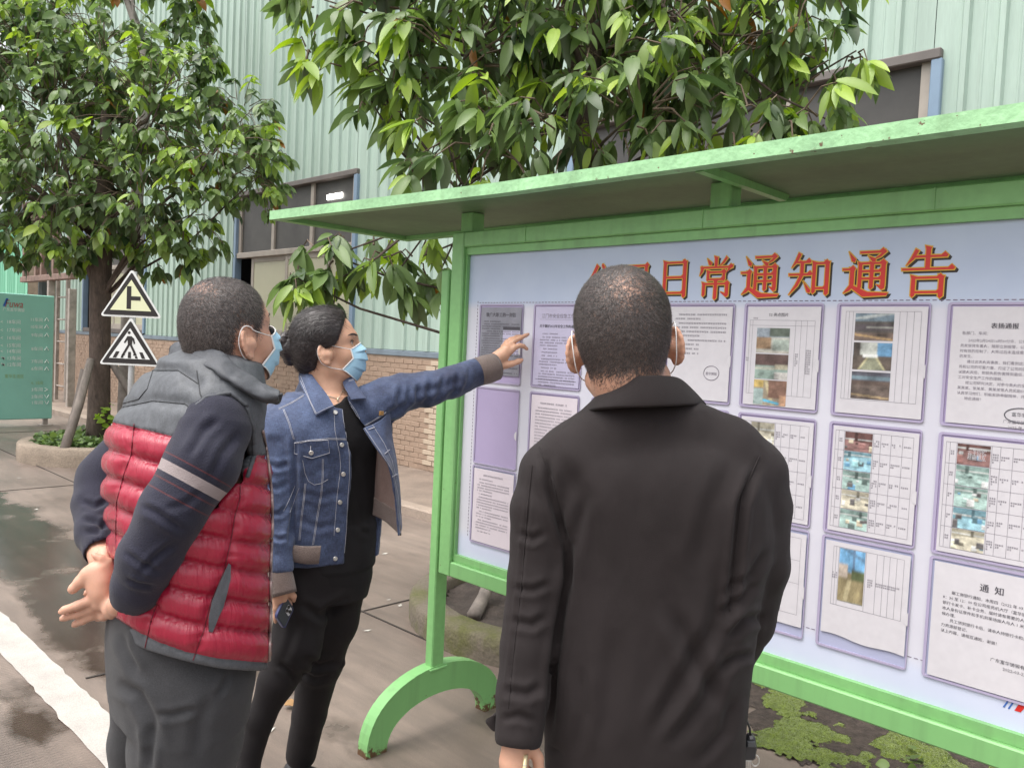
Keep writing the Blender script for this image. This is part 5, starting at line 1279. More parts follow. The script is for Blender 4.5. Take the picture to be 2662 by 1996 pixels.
v.chain([A(*p[:3]) for p in RS], [rv(p[3], p[2]) for p in RS], .012)
# neck opening and hems
v.clip(A(1120, 1598, DH), A(1118, 1660, DH) - A(1128, 1500, 1.39) if False else np.array([0, 0, -1.0]) + 0 * latR) if False else None
pc_ = A(1118, 1612, DH); ax_ = A(1118, 1612, DH) - A(1130, 1480, 1.40); ax_ /= np.linalg.norm(ax_)
def cuffcut(X, Y, Z): return -((X - pc_[0]) * ax_[0] + (Y - pc_[1]) * ax_[1] + (Z - pc_[2]) * ax_[2])
v.carve(lambda X, Y, Z: np.maximum(cuffcut(X, Y, Z), np.sqrt((X - pc_[0]) ** 2 + (Y - pc_[1]) ** 2 + (Z - pc_[2]) ** 2) - .085), pc_ - .09, pc_ + .09, .003)
v.cone(pc_ - ax_ * .035, pc_ + ax_ * .05, rv(42, DH), rv(44, DH), .004, cut=True)
V, F = v.mesh(1); N = normals(V, F)
G_ = []
for p in ([(1228, 1180), (1216, 1300), (1196, 1440), (1186, 1600)], [(1178, 985), (1190, 1060), (1222, 1180)], [(1636, 1000), (1600, 1090), (1585, 1230), (1572, 1340)]): G_.append((p, .010, 9))
for p, am, w in (([(1150, 1010), (1135, 1150), (1120, 1300), (1100, 1480), (1096, 1570)], .003, 4), ([(1262, 1060), (1235, 1200), (1230, 1330)], .006, 12), ([(1215, 1080), (1225, 1180), (1230, 1290)], .006, 9),
    ([(1640, 1250), (1600, 1290), (1560, 1330)], .008, 10), ([(1660, 1180), (1625, 1240), (1570, 1280)], .007, 10), ([(1655, 1330), (1610, 1340), (1570, 1380)], .008, 10), ([(1630, 1410), (1590, 1420), (1556, 1450)], .007, 9),
    ([(1560, 1240), (1545, 1350), (1480, 1460), (1400, 1600)], .007, 17), ([(1575, 1400), (1530, 1500), (1440, 1620)], .007, 15), ([(1440, 1300), (1500, 1420), (1560, 1540)], .007, 18), ([(1590, 1500), (1565, 1580), (1500, 1650)], .006, 12), ([(1330, 1350), (1320, 1480), (1300, 1620)], .004, 22), ([(1250, 1430), (1260, 1540), (1240, 1640)], .005, 14),
    ([(1210, 980), (1260, 1080), (1300, 1250)], .004, 20), ([(1590, 980), (1540, 1090), (1500, 1250)], .004, 20), ([(1180, 1330), (1150, 1350), (1100, 1340)], .005, 9), ([(1190, 1260), (1150, 1275), (1105, 1270)], .004, 8), ([(1175, 1480), (1140, 1500), (1080, 1490)], .005, 10), ([(1180, 1150), (1150, 1165), (1115, 1150)], .004, 8), ([(1160, 1560), (1120, 1545), (1080, 1555)], .004, 8), ([(1400, 905), (1395, 1010), (1385, 1150)], .002, 30)): G_.append((p, am, w))
V = creases(V, N, G_)
V = V + N * (vnoise(V, 9, 1) * .0022 + vnoise(V, (30, 30, 14), 2) * .0016 + vnoise(V, (70, 70, 30), 6) * .0006)[:, None]
jk = put('jacket', V, F, M_BLACKJ, pR, True)
bR = bvh_of(V, F)
# collar: folded stand seen from behind, continued round the front
top = [(1553, 1032, 1.47), (1584, 999, 1.41), (1624, 984, 1.375), (1668, 977, 1.352), (1718, 976, 1.358), (1766, 983, 1.39), (1802, 1014, 1.425), (1828, 1047, 1.455)]
bot = [(1509, 1078, 1.465), (1537, 1064, 1.40), (1590, 1058, 1.355), (1668, 1057, 1.340), (1738, 1054, 1.343), (1790, 1051, 1.37), (1816, 1052, 1.405), (1832, 1055, 1.455)]
mid = [tuple((a + b) / 2 for a, b in zip(p, q)) for p, q in zip(top, bot)]
V2, F2 = sheet_mesh([[at(*p) for p in top], [at(*p) for p in mid], [at(*p) for p in bot]], 72, 16, .006, .004)
put('collar', V2, F2, M_BLACKJ, jk, True)
V2, F2 = sheet_mesh([[at(p[0] * .985 + 25, p[1] + 6, p[2] + .008) for p in top], [at(p[0] * .985 + 25, p[1] + 75, p[2] + .012) for p in top]], 60, 8, .005)
put('collar_stand', V2, F2, M_BLACKJ, jk, True)
for ln in ([(1150, 1005), (1140, 1090), (1128, 1250), (1108, 1420), (1098, 1530)], [(1164, 965), (1196, 1040), (1222, 1160)], [(1640, 985), (1602, 1070), (1588, 1200), (1577, 1320)]):
    P = drape([bR], [(x * K, y * K) for x, y in ln], .0005)
    if len(P) > 3: MB().tube(P, .0012, 5).put('seam', M_BLACKJ, jk, True)
zp = lambda pts: Pz(1240, 1820, .1061, pts)
rows_ = [[at(*p, 1.385) for p in zp([(620, 170), (600, 420), (540, 760)])], [at(*p, 1.375) for p in zp([(420, 330), (380, 520), (480, 740)])], [at(*p, 1.38) for p in zp([(215, 470), (220, 560), (330, 680)])]]
V2, F2 = sheet_mesh(rows_, 10, 10, .005, .004); put('cuff_tab', V2, F2, M_BLACKJ, jk, True)
# jeans and shoes
v = Vol(*bounds([(hx - .28, hy - .28, .02), (hx + .28, hy + .28, .98)], .02), .006)
v.ell((hx, hy, .79), np.array([latR, fR, [0, 0, 1]]), (.160, .098, .13), .03)
for sx in (-1, 1):
    k0 = np.array([hx, hy, .74]) + latR * sx * .085; k1 = np.array([hx, hy, .46]) + latR * sx * .10 + fR * .02; k2 = np.array([hx, hy, .05]) + latR * sx * .11
    v.chain([k0, k1, k2], [.092, .075, .066], .03)
V, F = v.mesh(1); N = normals(V, F); V = V + N * (vnoise(V, 22, 4) * .004)[:, None]; put('jeans', V, F, M_JEANS, pR, True)
def shoes(parent, base, lat, f, gap, zz=0.0):
    for sx in (-1, 1):
        c = np.array([base[0], base[1], 0]) + lat * sx * gap
        v = Vol(*bounds([c - .2, c + .3], .05), .006); v.chain([c + [0, 0, .045] - f * .03, c + f * .07 + [0, 0, .045], c + f * .17 + [0, 0, .034]], [.044, .045, .036], .02); v.clip(c + [0, 0, .002], [0, 0, -1])
        V, F = v.mesh(1); put('shoe', V, F, M_SHOE, parent, True)
shoes(pR, (hx, hy), latR, fR, .11)
# pen held in the left hand, key on the hip: things of their own
pA, pB = at(1240 + 1190 * .1061, 1820 + 1330 * .1061, DH - .018), at(1240 + 1120 * .1061, 1820 + 2150 * .1061, DH - .022)
pen = thing('pen', 'pale gold pen held downwards in the left hand of the man in black', 'pen', pB)
M_GOLD = MAT('pale_gold_metal', (.72, .60, .36), .3, .05, 30, metal=.5)
dv_ = (pA - pB); MB().tube([pB, pB + dv_ * .08, pA], [.0015, .0042, .0042], 12).put('barrel', M_GOLD, pen, True)
MB().tube([pA - dv_ * .30, pA - dv_ * .28], .0047, 12).put('ring', M_METAL, pen, True)
kc = lambda x, y, D=1.50: at(1906 + x * .3445, 1650 + y * .3445, D - .08)
key = thing('car_key', 'black car key with metal blade hanging at the hip of the man in black', 'key', kc(130, 940))
def outline_plate(pts, D, th, nm, mat, par, bulge=.004):
    P = np.array([kc(x, y, D) for x, y in pts]); c = P.mean(0); n = len(P); P2 = c + (P - c) * .8 - FWD * bulge; Bk = P + FWD * th
    V = list(P) + list(P2) + list(Bk); Fs = [tuple(range(n, 2 * n))] + [(i, (i + 1) % n, n + (i + 1) % n, n + i) for i in range(n)] + [(i, 2 * n + i, 2 * n + (i + 1) % n, (i + 1) % n) for i in range(n)] + [tuple(range(2 * n, 3 * n))[::-1]]
    return put(nm, V, Fs, mat, par, False)
M_PLAST = MAT('black_key_plastic', (.02, .021, .024), .35, .1, 20)
outline_plate([(108, 778), (122, 760), (150, 758), (168, 775), (180, 850), (168, 930), (150, 944), (75, 944), (60, 925), (70, 880)], 1.50, .012, 'fob', M_PLAST, key)
outline_plate([(106, 800), (165, 800), (172, 845), (104, 845)], 1.494, .004, 'button', MAT('grey_key_button', (.05, .055, .06), .4, .1, 20), key, .002)
for x in (86, 98, 110, 122): outline_plate([(x, 944), (x + 10, 944), (x + 10, 1010), (x, 1015)], 1.503, .003, 'blade', M_METAL, key, .0006)
MB().tube([kc(165 + 30 * math.cos(t), 945 + 42 * math.sin(t), 1.508) for t in np.linspace(0, 6.283, 20)[:-1]], .0014, 6, closed=True).put('key_ring', M_METAL, key, True)
MB().tube([kc(130, 760, 1.503), kc(125, 700, 1.50), kc(100, 640, 1.49)], .002, 6).put('strap', M_PLAST, key, True)

# ---------------------------------------------------------------- man in the red quilted vest (left)
DL = 1.77
fL = np.array([.19, .98, 0]); fL /= np.linalg.norm(fL); latL = np.cross(fL, [0, 0, 1.0])
gL = A(410, 1000, DL); baseL = (gL[0], gL[1], 0)
pL = thing('person', 'man in a red and grey quilted vest with hands clasped behind his back', 'person', baseL)
fHL = .64 * _R0 + .768 * _F0
hdL = Head(A(495, 735, 1.765), frame_mat(fHL, 13, 2), (1.0, .90, 1.06))
SKIN_L = skin_material('skin_ruddy', (.50, .285, .205), (.62, .34, .24))
stL = [(785, 360, 560, 0, .8), (830, 312, 563, .0, .75), (870, 272, 560, 0, .68), (915, 244, 563), (980, 228, 576), (1043, 226, 589), (1122, 232, 592), (1226, 239, 587), (1302, 238, 588), (1380, 238, 587), (1450, 238, 585)]
CL, aL, bL = torso(stL, DL, latL, fL, .68)
trL = [(1290, 240, 550), (1350, 232, 548), (1420, 232, 545), (1470, 238, 540), (1520, 242, 534)]
CT, aT, bT = torso(trL, DL, latL, fL, .78)
hipL = A(390, 1480, DL)
lo, hi = vb(115, 585, 630, 1700, 1.5, 2.1, .03, [(gL[0], gL[1], 0)]); lo[2] = -.01
v = Vol(lo, hi, .0035)
hdL.build(v)
v.cone(hdL.w((0, -.040, -.05)), A(470, 850, 1.78), hdL.r(.060), .068, .03); v.cone(hdL.w((0, -.015, -.06)), A(485, 865, 1.76), .052, .06, .03)
v.stack(CL, np.array(aL) * .8, np.array(bL) * .8, latL, fL); v.stack(CT, np.array(aT) * .85, np.array(bT) * .85, latL, fL)
kneeR, kneeL = hipL + latL * .085 + np.array([0, 0, -.42]), hipL - latL * .085 + np.array([0, 0, -.42]); kneeR[2] = kneeL[2] = .46
for kn, sx in ((kneeR, 1), (kneeL, -1)):
    an = kn.copy(); an[2] = .09; v.chain([hipL + latL * sx * .085, kn, an], [.088, .06, .045], .03)
RA = [(466, 905, 1.64, 60), (430, 1010, 1.59, 52), (368, 1110, 1.57, 44), (322, 1205, 1.56, 38), (285, 1280, 1.60, 32)]
v.chain([A(*p[:3]) for p in RA], [rv(p[3], p[2]) for p in RA], .02)
LA = [(330, 930, 2.02, 50), (222, 1040, 1.97, 44), (203, 1100, 1.92, 36), (212, 1170, 1.84, 30), (222, 1210, 1.78, 27)]
v.chain([A(*p[:3]) for p in LA], [rv(p[3], p[2]) for p in LA], .02)
ZL = (130, 1400); sl_ = .15066
# left hand: open, palm half turned up, held at the wrist by the right hand
D1 = 1.675
finger(v, ZL, sl_, D1, [(960, 260, 150, .05), (900, 480, 140, .02)], .015)
finger(v, ZL, sl_, D1, [(860, 540, 120), (890, 720, 140), (900, 930, 140), (850, 1120, 125)], .02); finger(v, ZL, sl_, D1, [(720, 560, 110, -.002), (770, 720, 110, .002), (800, 880, 110, .0)], .02)
finger(v, ZL, sl_, D1, [(820, 600, 120), (640, 620, 110, -.004), (520, 740, 92, -.008), (400, 860, 72, -.010), (375, 885, 60, -.010)], .008)
finger(v, ZL, sl_, D1, [(830, 900, 115), (720, 1050, 96, -.004), (480, 1150, 82, -.006), (260, 1225, 70, -.004), (195, 1258, 56, -.002)])
finger(v, ZL, sl_, D1, [(880, 1050, 110, .004), (720, 1205, 90, .006), (480, 1300, 76, .008), (270, 1350, 64, .010), (210, 1378, 52, .010)])
finger(v, ZL, sl_, D1, [(880, 1150, 105, .012), (740, 1320, 84, .014), (560, 1415, 70, .016), (450, 1460, 60, .018), (410, 1488, 48, .018)])
finger(v, ZL, sl_, D1, [(850, 900, 80, .03), (720, 880, 62, .035), (640, 920, 50, .035), (610, 960, 40, .035)])
# right hand gripping the left wrist
D2 = 1.655
finger(v, ZL, sl_, D2, [(1330, 1000, 170, -.045), (1200, 1130, 165, -.02), (1080, 1220, 150, .01)], .015)
finger(v, ZL, sl_, D2, [(1080, 1220, 140, .012), (1060, 1000, 85, .025), (1045, 800, 70, .035), (1035, 560, 75, .035), (1000, 420, 85, .03)], .012)
finger(v, ZL, sl_, D2, [(1010, 400, 80, .03), (880, 345, 68, .022), (790, 300, 55, .02), (735, 262, 40, .02)])
finger(v, ZL, sl_, D2, [(1060, 1250, 110, .02), (930, 1330, 85, .03), (820, 1370, 62, .05)])
finger(v, ZL, sl_, D2, [(1100, 1180, 110, .03), (960, 1270, 70, .05), (820, 1290, 60, .075)])
finger(v, ZL, sl_, D2, [(1050, 980, 70, .05), (950, 980, 62, .085), (840, 960, 55, .10)])
finger(v, ZL, sl_, D2, [(1060, 1100, 75, .05), (950, 1120, 62, .085), (840, 1110, 55, .10)])
V, F = v.mesh(1); sc = hdL.scalp(V); q = hdL.l(V)
whL = np.exp(-(((q[:, 1] + .065) / .03) ** 2 + ((q[:, 2] - .118) / .025) ** 2))
put('body', V, F, SKIN_L, pL, True, attrs={'scalp': sc * (.84 - .55 * whL)})
M_HAIRL = hair_material('cropped_greying_hair', (.030, .023, .022), (.20, .17, .16), .42)
strands(V, F, sc * (1 - .5 * whL), 30000, .0155, .00075, crown_flow(hdL, .0, -.065, .118), 9, .82, M_HAIRL, 'hair', pL, .10)
face_mask(hdL, pL)
MB().add([at(130 + x * .15066, 1400 + y * .15066, D1 - .0285 + dd) for x, y, dd in ((300, 880, 0), (345, 815, .0005), (405, 815, 0), (410, 880, 0), (380, 905, 0), (325, 905, .001))], [tuple(range(6))]).put('thumbnail', MAT('fingernail', (.66, .50, .44), .3, .05, 30), pL) if False else None
# vest
def f_top(x): return np.interp(x, [160, 232, 355, 526, 600], [890, 910, 938, 978, 990])
def f_hem(x): return np.interp(x, [200, 232, 280, 330, 400, 470, 540, 590, 620], [1300, 1335, 1366, 1394, 1420, 1434, 1441, 1444, 1446])
lo, hi = vb(200, 740, 640, 1480, 1.45, 2.15, .03)
v = Vol(lo, hi, .0046)
v.stack(CL, np.array(aL), np.array(bL), latL, fL, 2.25, .02)
# neck-to-shoulder slopes
for sx, e in ((1, A(470, 905, 1.66)), (-1, A(330, 905, 1.95))): v.chain([A(455, 835, 1.77), (A(455, 850, 1.77) + e) / 2 + np.array([0, 0, .012]), e], [.075, .075, .075], .05)
h0, h1, h2 = A(238, 1342, 1.83), A(430, 1430, 1.60), A(586, 1446, 1.74); hn = np.cross(h1 - h0, h2 - h0); hn *= -np.sign(hn[2]); v.clip(h0, hn)
arm = [(392, 940), (412, 893), (448, 864), (495, 856), (526, 880), (541, 925), (541, 980), (526, 1030), (492, 1075), (440, 1120), (398, 1040)]
v.carve_px([(x * K, y * K) for x, y in arm], 1.3, 1.73, .004)
V, F = v.mesh(2); N = normals(V, F)
q = proj(V); X, Y = q[:, 0] / K, q[:, 1] / K
ft, fh = f_top(X), f_hem(X); u = (Y - ft) / np.maximum(fh - 12 - ft, 40); nrow = 7
ph = u * nrow; fr = ph - np.floor(ph); row = np.floor(ph)
seamsV = [[(520, 985), (518, 1076), (507, 1114), (498, 1170), (484, 1230), (455, 1300), (440, 1360), (417, 1425)], [(392, 1140), (379, 1189), (353, 1264), (327, 1339), (312, 1405)], [(290, 915), (284, 980), (266, 1030), (252, 1085), (250, 1160), (252, 1240)], [(590, 1000), (586, 1440)]]
red = u > 0
dv_s = np.full(len(V), 1e9)
for s_ in seamsV: dd, _ = seg_dist(np.stack([X, Y], 1), s_); dv_s = np.minimum(dv_s, dd)
prof = 1 - np.abs(2 * fr - 1) ** 2.6
vs_ = 1 - np.exp(-(dv_s / 11) ** 2)
puff = np.where(red, .0125 * prof * (.35 + .65 * vs_) - .004 * (1 - prof), 0)
# grey yoke: two broad puffs
yk = [[(262, 880), (330, 866), (400, 872), (440, 905)], [(330, 800), (385, 800), (430, 830)]]
pu2 = np.full(len(V), 0.0)
for s_ in yk: dd, _ = seg_dist(np.stack([X, Y], 1), s_); pu2 += .010 * (1 - np.exp(-(dd / 13) ** 2)) - .006
puff = np.where(red, puff, pu2 * .8)
puff *= np.clip((fh - Y) / 16, 0, 1)
# puckers running away from the seams
pk = vnoise(np.stack([X / 10 + Y * .05, row * 3.7, Y / 60], 1), 1, 5) * .55 + vnoise(np.stack([X / 5, row * 1.7, Y / 36], 1), 1, 6) * .45
near = np.exp(-np.minimum(fr, 1 - fr) / .22); pk2 = vnoise(np.stack([Y / 6, X / 40, Y * 0], 1), 1, 8) * np.exp(-dv_s / 14)
puff = puff + np.where(red, (.0036 * pk * (.25 + near) + .0055 * pk2) * np.clip((fh - Y) / 20, 0, 1), .0016 * pk)
puff += np.where(red & (row % 2 == 0), .002, 0) * vs_
V = V + N * puff[:, None]; V = lap(V, F, .25)
V = V + N * (vnoise(V, 30, 9) * .0012)[:, None]
arm_d = poly_sd(np.stack([X, Y], 1), np.array(arm, float))
M_VEST = MAT('quilted_vest_cloth', (.075, .080, .090), .62, .2, 60, bump=.15, bscale=900, fine=.45, fscale=380)
M_VEST = zones('quilted_vest_cloth', M_VEST, [('yoke', 0.0, 1e6, (.31, .012, .036), .27)])
_t = M_VEST.node_tree; _b = _t.nodes['Principled BSDF']; _a = attr_node(_t, 'quilt'); _mp = nd(_t, 'ShaderNodeMapping'); _mp.inputs['Scale'].default_value = (5.5, 1.6, 9); _t.links.new(_a.outputs['Vector'], _mp.inputs[0])
_n = nd(_t, 'ShaderNodeTexNoise', Scale=1.0, Detail=4.0, Roughness=.65, Distortion=.6); _t.links.new(_mp.outputs[0], _n.inputs[0]); _y = attr_node(_t, 'yoke'); _g = nd(_t, 'ShaderNodeMapRange'); _g.inputs['From Max'].default_value = .3; _g.inputs['To Min'].default_value = .15; _g.inputs['To Max'].default_value = .5; _t.links.new(_y.outputs['Fac'], _g.inputs[0])
_bp = nd(_t, 'ShaderNodeBump', Distance=.006); _t.links.new(_g.outputs[0], _bp.inputs['Strength']); _t.links.new(_n.outputs[0], _bp.inputs['Height']); _t.links.new(_bp.outputs[0], _b.inputs['Normal'])
yo = np.minimum(np.minimum(Y - ft, fh - 13 - Y), np.where(X > 480, arm_d - 15 * np.clip((1035 - Y) / 90, -1, 1), 12.0)) * .1
vest = put('vest', V, F, M_VEST, pL, True, attrs={'yoke': yo, 'quilt': np.stack([X / 40, u * nrow * .5, row * .37], 1)})
bvL = bvh_of(V, F)
M_DARKGREY = MAT('grey_seam_thread', (.03, .032, .036), .7, .1, 50)
M_DARKSEAM = MAT('red_seam_thread', (.14, .008, .02), .6, .1, 50)
for s_ in seamsV[:3]:
    P = drape([bvL], [(x * K, y * K) for x, y in s_], .0006)
    if len(P) > 3: MB().tube(P, .0011, 5).put('seam', M_DARKSEAM, vest, True)
M_GREYC = MAT('grey_piping', (.062, .066, .076), .65, .15, 60, bump=.15, bscale=900, fine=.4, fscale=380)
for s_ in yk + [[(262, 872), (300, 862), (318, 840), (330, 802)], [(425, 800), (432, 850), (445, 880)]]:
    P = drape([bvL], [(x * K, y * K) for x, y in s_], .0006)
    if len(P) > 3: MB().tube(P, .0012, 5).put('seam', M_DARKGREY, vest, True)
P = drape([bvL], [(x * K, y * K) for x, y in [(396, 935), (408, 890), (446, 858), (498, 849), (533, 876), (548, 925), (548, 985), (534, 1030)]], .002)
MB().tube(P, .0045, 8).put('armhole_piping', M_GREYC, vest, True)
M_ZIP = MAT('zip_teeth', (.30, .22, .21), .4, .2, 400, metal=.4)
P = drape([bvL], [(x * K, y * K) for x, y in [(566, 930), (577, 990), (585, 1060), (587, 1130), (583, 1220), (583, 1300), (580, 1438)]], .002)
if len(P) > 3: MB().tube(P, .0032, 6).put('zip', M_ZIP, vest, True)
pz = Pz(0, 1250, .4521, [(1318, 470), (1332, 480), (1330, 560), (1312, 640), (1290, 720), (1262, 780), (1228, 866), (1204, 862), (1204, 780), (1222, 690), (1258, 600), (1290, 530)])
P = [hit([bvL], x, y)[0] for x, y in pz]; P = [p - FWD * .004 for p in P if p is not None]; c = np.mean(P, 0) - FWD * .006
MB().add(P + [c], [(i, (i + 1) % len(P), len(P)) for i in range(len(P))]).put('pocket_facing', M_GREYC, vest, True)
# stand collar: thick padded roll
top = Pz(440, 680, .2169, [(1320, 1560), (1180, 1500), (1010, 1395), (850, 1290), (700, 1170), (560, 1085), (400, 1022), (150, 985), (20, 1015), (-5, 1090)])
bot = Pz(440, 680, .2169, [(1310, 1660), (1150, 1670), (960, 1585), (800, 1490), (650, 1390), (480, 1285), (260, 1215), (60, 1195), (-10, 1175), (-20, 1140)])
dT = [1.65, 1.648, 1.652, 1.655, 1.660, 1.672, 1.70, 1.765, 1.81, 1.86]; dB = [1.645, 1.630, 1.620, 1.615, 1.618, 1.63, 1.665, 1.75, 1.81, 1.87]
rows_ = [[at(x, y, d_ + .030) for (x, y), d_ in zip(top, dT)], [at(x, y - 3, d_) for (x, y), d_ in zip(top, dT)], [at((x1 + x2) / 2, (y1 + y2) / 2 - 2, (d1 + d2) / 2 - .012) for (x1, y1), (x2, y2), d1, d2 in zip(top, bot, dT, dB)], [at(x, y - 2, d_ - .004) for (x, y), d_ in zip(bot, dB)], [at(x, y + 6, d_ + .02) for (x, y), d_ in zip(bot, dB)]]
V2, F2 = sheet_mesh(rows_, 70, 30, .012); N2 = normals(V2, F2); V2 = V2 + N2 * (vnoise(V2, 40, 3) * .003 + vnoise(V2, 90, 4) * .0015)[:, None]
put('collar', V2, F2, M_GREYC, vest, True)
# far side of the collar closes the ring in front of the neck
P = [at(x, y, d_) for x, y, d_ in ((725, 1025, 1.68), (712, 1040, 1.80), (650, 1020, 1.90), (560, 985, 1.93), (470, 935, 1.91), (440, 915, 1.86))]
MB().tube([p + FWD * .02 for p in P], [.003, .011, .014, .014, .013, .010], 10).put('collar_roll', M_GREYC, vest, True)
# sweater sleeves
def sleeve_mat(nm): return cloth(nm, (.0075, .0075, .023), .85, 420, .15, .1, .35, .35)
M_NAVY = zones('navy_knit_striped', sleeve_mat('navy_knit_striped'), [('arm', .266, .273, (.062, .012, .018), None), ('arm', .300, .348, (.27, .225, .225), None), ('arm', .374, .382, (.055, .012, .018), None), ('arm', .424, .431, (.06, .012, .018), None)])
M_NAVY2 = sleeve_mat('navy_knit')
def sleeve(name, P, amp, parent, mat, cut=None, h=.0046, stripes=None):
    W_ = [A(*p[:3]) for p in P]; R_ = [rv(p[3], p[2]) for p in P]
    v = Vol(*bounds(W_, max(R_) + .03), h); v.chain(W_, R_, .015)
    e = W_[-1]; ax = W_[-1] - W_[-2]; ax /= np.linalg.norm(ax); v.clip(e, ax, .004); v.cone(e - ax * .02, e + ax * .03, R_[-1] * .86, R_[-1] * .86, .003, cut=True)
    V, F = v.mesh(2); N = normals(V, F)
    # arm measure along the limb
    best = np.full(len(V), 1e9); arc = np.zeros(len(V)); acc = 0; tot = sum(np.linalg.norm(b - a) for a, b in zip(W_[:-1], W_[1:]))
    for a, b in zip(W_[:-1], W_[1:]):
        ba = b - a; L = np.linalg.norm(ba); t = ((V - a) @ ba) / L ** 2; tc_ = np.clip(t, 0, 1); d = np.linalg.norm(V - a - tc_[:, None] * ba, axis=1); m = d < best; best = np.where(m, d, best); arc = np.where(m, (acc + tc_ * L) / tot, arc); acc += L
    if cut: V = creases(V, N, cut)
    V = V + N * (amp * (vnoise(V, 14, 3) * .6 + vnoise(V, 34, 4) * .35))[:, None]
    return put(name, V, F, mat, parent, True, attrs={'arm': arc}), V, F
RS = [(468, 905, 1.625, 62), (466, 922, 1.62, 72), (438, 1003, 1.575, 77), (372, 1105, 1.545, 70), (322, 1205, 1.555, 64), (300, 1260, 1.575, 54), (284, 1296, 1.595, 46)]
slv, Vs, Fs_ = sleeve('sleeve', RS, .0035, pL, M_NAVY, [([(300, 1090), (340, 1110), (400, 1150)], .006, 8), ([(265, 1190), (300, 1215), (350, 1240)], .005, 7), ([(380, 1170), (340, 1200), (300, 1240)], .005, 7), ([(270, 1250), (300, 1262), (335, 1268)], .004, 5), ([(480, 900), (440, 930), (405, 990)], .005, 9), ([(520, 930), (480, 980), (455, 1040)], .004, 9), ([(440, 1060), (400, 1090), (350, 1100)], .003, 8)])
LS = [(330, 930, 2.0, 62), (228, 1035, 1.965, 58), (213, 1090, 1.92, 50), (214, 1150, 1.86, 46), (222, 1195, 1.80, 38)]
sleeve('sleeve', LS, .004, pL, M_NAVY2, [([(175, 1080), (205, 1095), (235, 1080)], .006, 6), ([(172, 1120), (205, 1128), (238, 1140)], .006, 6), ([(180, 1150), (210, 1150), (235, 1120)], .005, 6), ([(190, 1180), (215, 1185), (240, 1180)], .004, 5)])
# trousers
lo, hi = vb(200, 1280, 600, 1700, 1.5, 2.1, .03, [(gL[0], gL[1], .0)]); lo[2] = .02
v = Vol(lo, hi, .0055); v.stack(CT, aT, bT, latL, fL, 2.3, .03)
kR, kL = A(402, 1640, 1.72), A(292, 1640, 1.86)
LgR = [A(430, 1470, 1.70), A(402, 1600, 1.71), A(385, 1720, 1.73)]; LgL = [A(330, 1470, 1.84), A(296, 1600, 1.86), A(290, 1720, 1.88)]
eR = LgR[-1].copy(); eR[2] = .05; eL = LgL[-1].copy(); eL[2] = .05
v.chain(LgR + [eR], [rv(112, 1.70), rv(112, 1.71), rv(102, 1.73), .075], .03); v.chain(LgL + [eL], [rv(88, 1.84), rv(54, 1.86), rv(52, 1.88), .07], .03)
V, F = v.mesh(2); N = normals(V, F)
V = creases(V, N, [([(250, 1470), (300, 1500), (330, 1560), (340, 1620)], .009, 12), ([(330, 1540), (370, 1545), (430, 1530)], .005, 8), ([(320, 1560), (325, 1610), (322, 1670)], .008, 9), ([(495, 1450), (485, 1480), (470, 1505)], .006, 7), ([(262, 1360), (270, 1400), (300, 1460)], .006, 9), ([(460, 1500), (430, 1560), (425, 1640)], .005, 14)])
V = V + N * (vnoise(V, (9, 9, 5), 3) * .0025 + vnoise(V, 30, 4) * .0008)[:, None]
put('trousers', V, F, M_GREYT, pL, True)
shoes(pL, ((eR[0] + eL[0]) / 2, (eR[1] + eL[1]) / 2), latL, fL, .10)

# ---------------------------------------------------------------- woman in the denim jacket (middle), pointing
DW = 2.50
fW = np.array([.962, -.27, 0]); fW /= np.linalg.norm(fW); latW = np.cross(fW, [0, 0, 1.0])
gW = A(705, 1000, DW); baseW = (gW[0], gW[1], 0)
pW = thing('person', 'woman in a blue denim jacket pointing at the board, hair in a bun', 'person', baseW)
hfW = .985 * _R0 + .174 * _F0
hdW = Head(A(709, 763, 2.49), frame_mat(hfW, 13, 0), (.98, .93, 1.02))
SKIN_W = skin_material('skin_warm', (.52, .30, .205), (.62, .36, .245))
stW = [(852, 640, 790, .0, .8), (880, 590, 822, 0, .65), (920, 566, 834), (970, 570, 832), (1040, 590, 822), (1100, 600, 815), (1160, 604, 810), (1215, 606, 806)]
CW, aW, bW = torso(stW, DW, latW, fW, .68)
stP = [(1130, 616, 803), (1180, 610, 804), (1240, 604, 795), (1290, 602, 785)]
CP, aP, bP = torso(stP, DW, latW, fW, .72)
lo, hi = bounds([A(x, y, d) for x, y, d in ((540, 640, 2.2), (540, 640, 2.7), (800, 640, 2.7), (800, 640, 2.25), (1160, 700, 2.62), (1160, 860, 2.8), (500, 1700, 2.25), (500, 1700, 2.6), (720, 1700, 2.85), (800, 1300, 2.25), (800, 1300, 2.75))], .03); lo[2] = -.01
v = Vol(lo, hi, .0035)
hdW.build(v, True)
v.cone(hdW.w((0, -.040, -.05)), A(706, 880, 2.50), hdW.r(.050), .058, .03); v.cone(hdW.w((0, -.012, -.06)), A(712, 880, 2.47), .043, .050, .03)
v.stack(CW, np.array(aW) * .86, np.array(bW) * .86, latW, fW)
v.cone(A(640, 905, 2.44), A(775, 895, 2.55), .062, .062, .04, (fW, .8)); v.cone(A(715, 900, 2.42), A(732, 945, 2.45), .028, .038, .04)
LAW = [(815, 880, 2.52, 36), (870, 850, 2.53, 30), (925, 838, 2.56, 26), (980, 822, 2.60, 22), (1040, 800, 2.66, 19), (1064, 792, 2.685, 17)]
v.chain([A(*p[:3]) for p in LAW], [rv(p[3], p[2]) for p in LAW], .02)
RAW = [(592, 925, 2.40, 36), (580, 1080, 2.38, 28), (596, 1200, 2.34, 20), (608, 1262, 2.32, 17)]
v.chain([A(*p[:3]) for p in RAW], [rv(p[3], p[2]) for p in RAW], .02)
ZP, sp2, DP = (1240, 840), .0904, 2.70
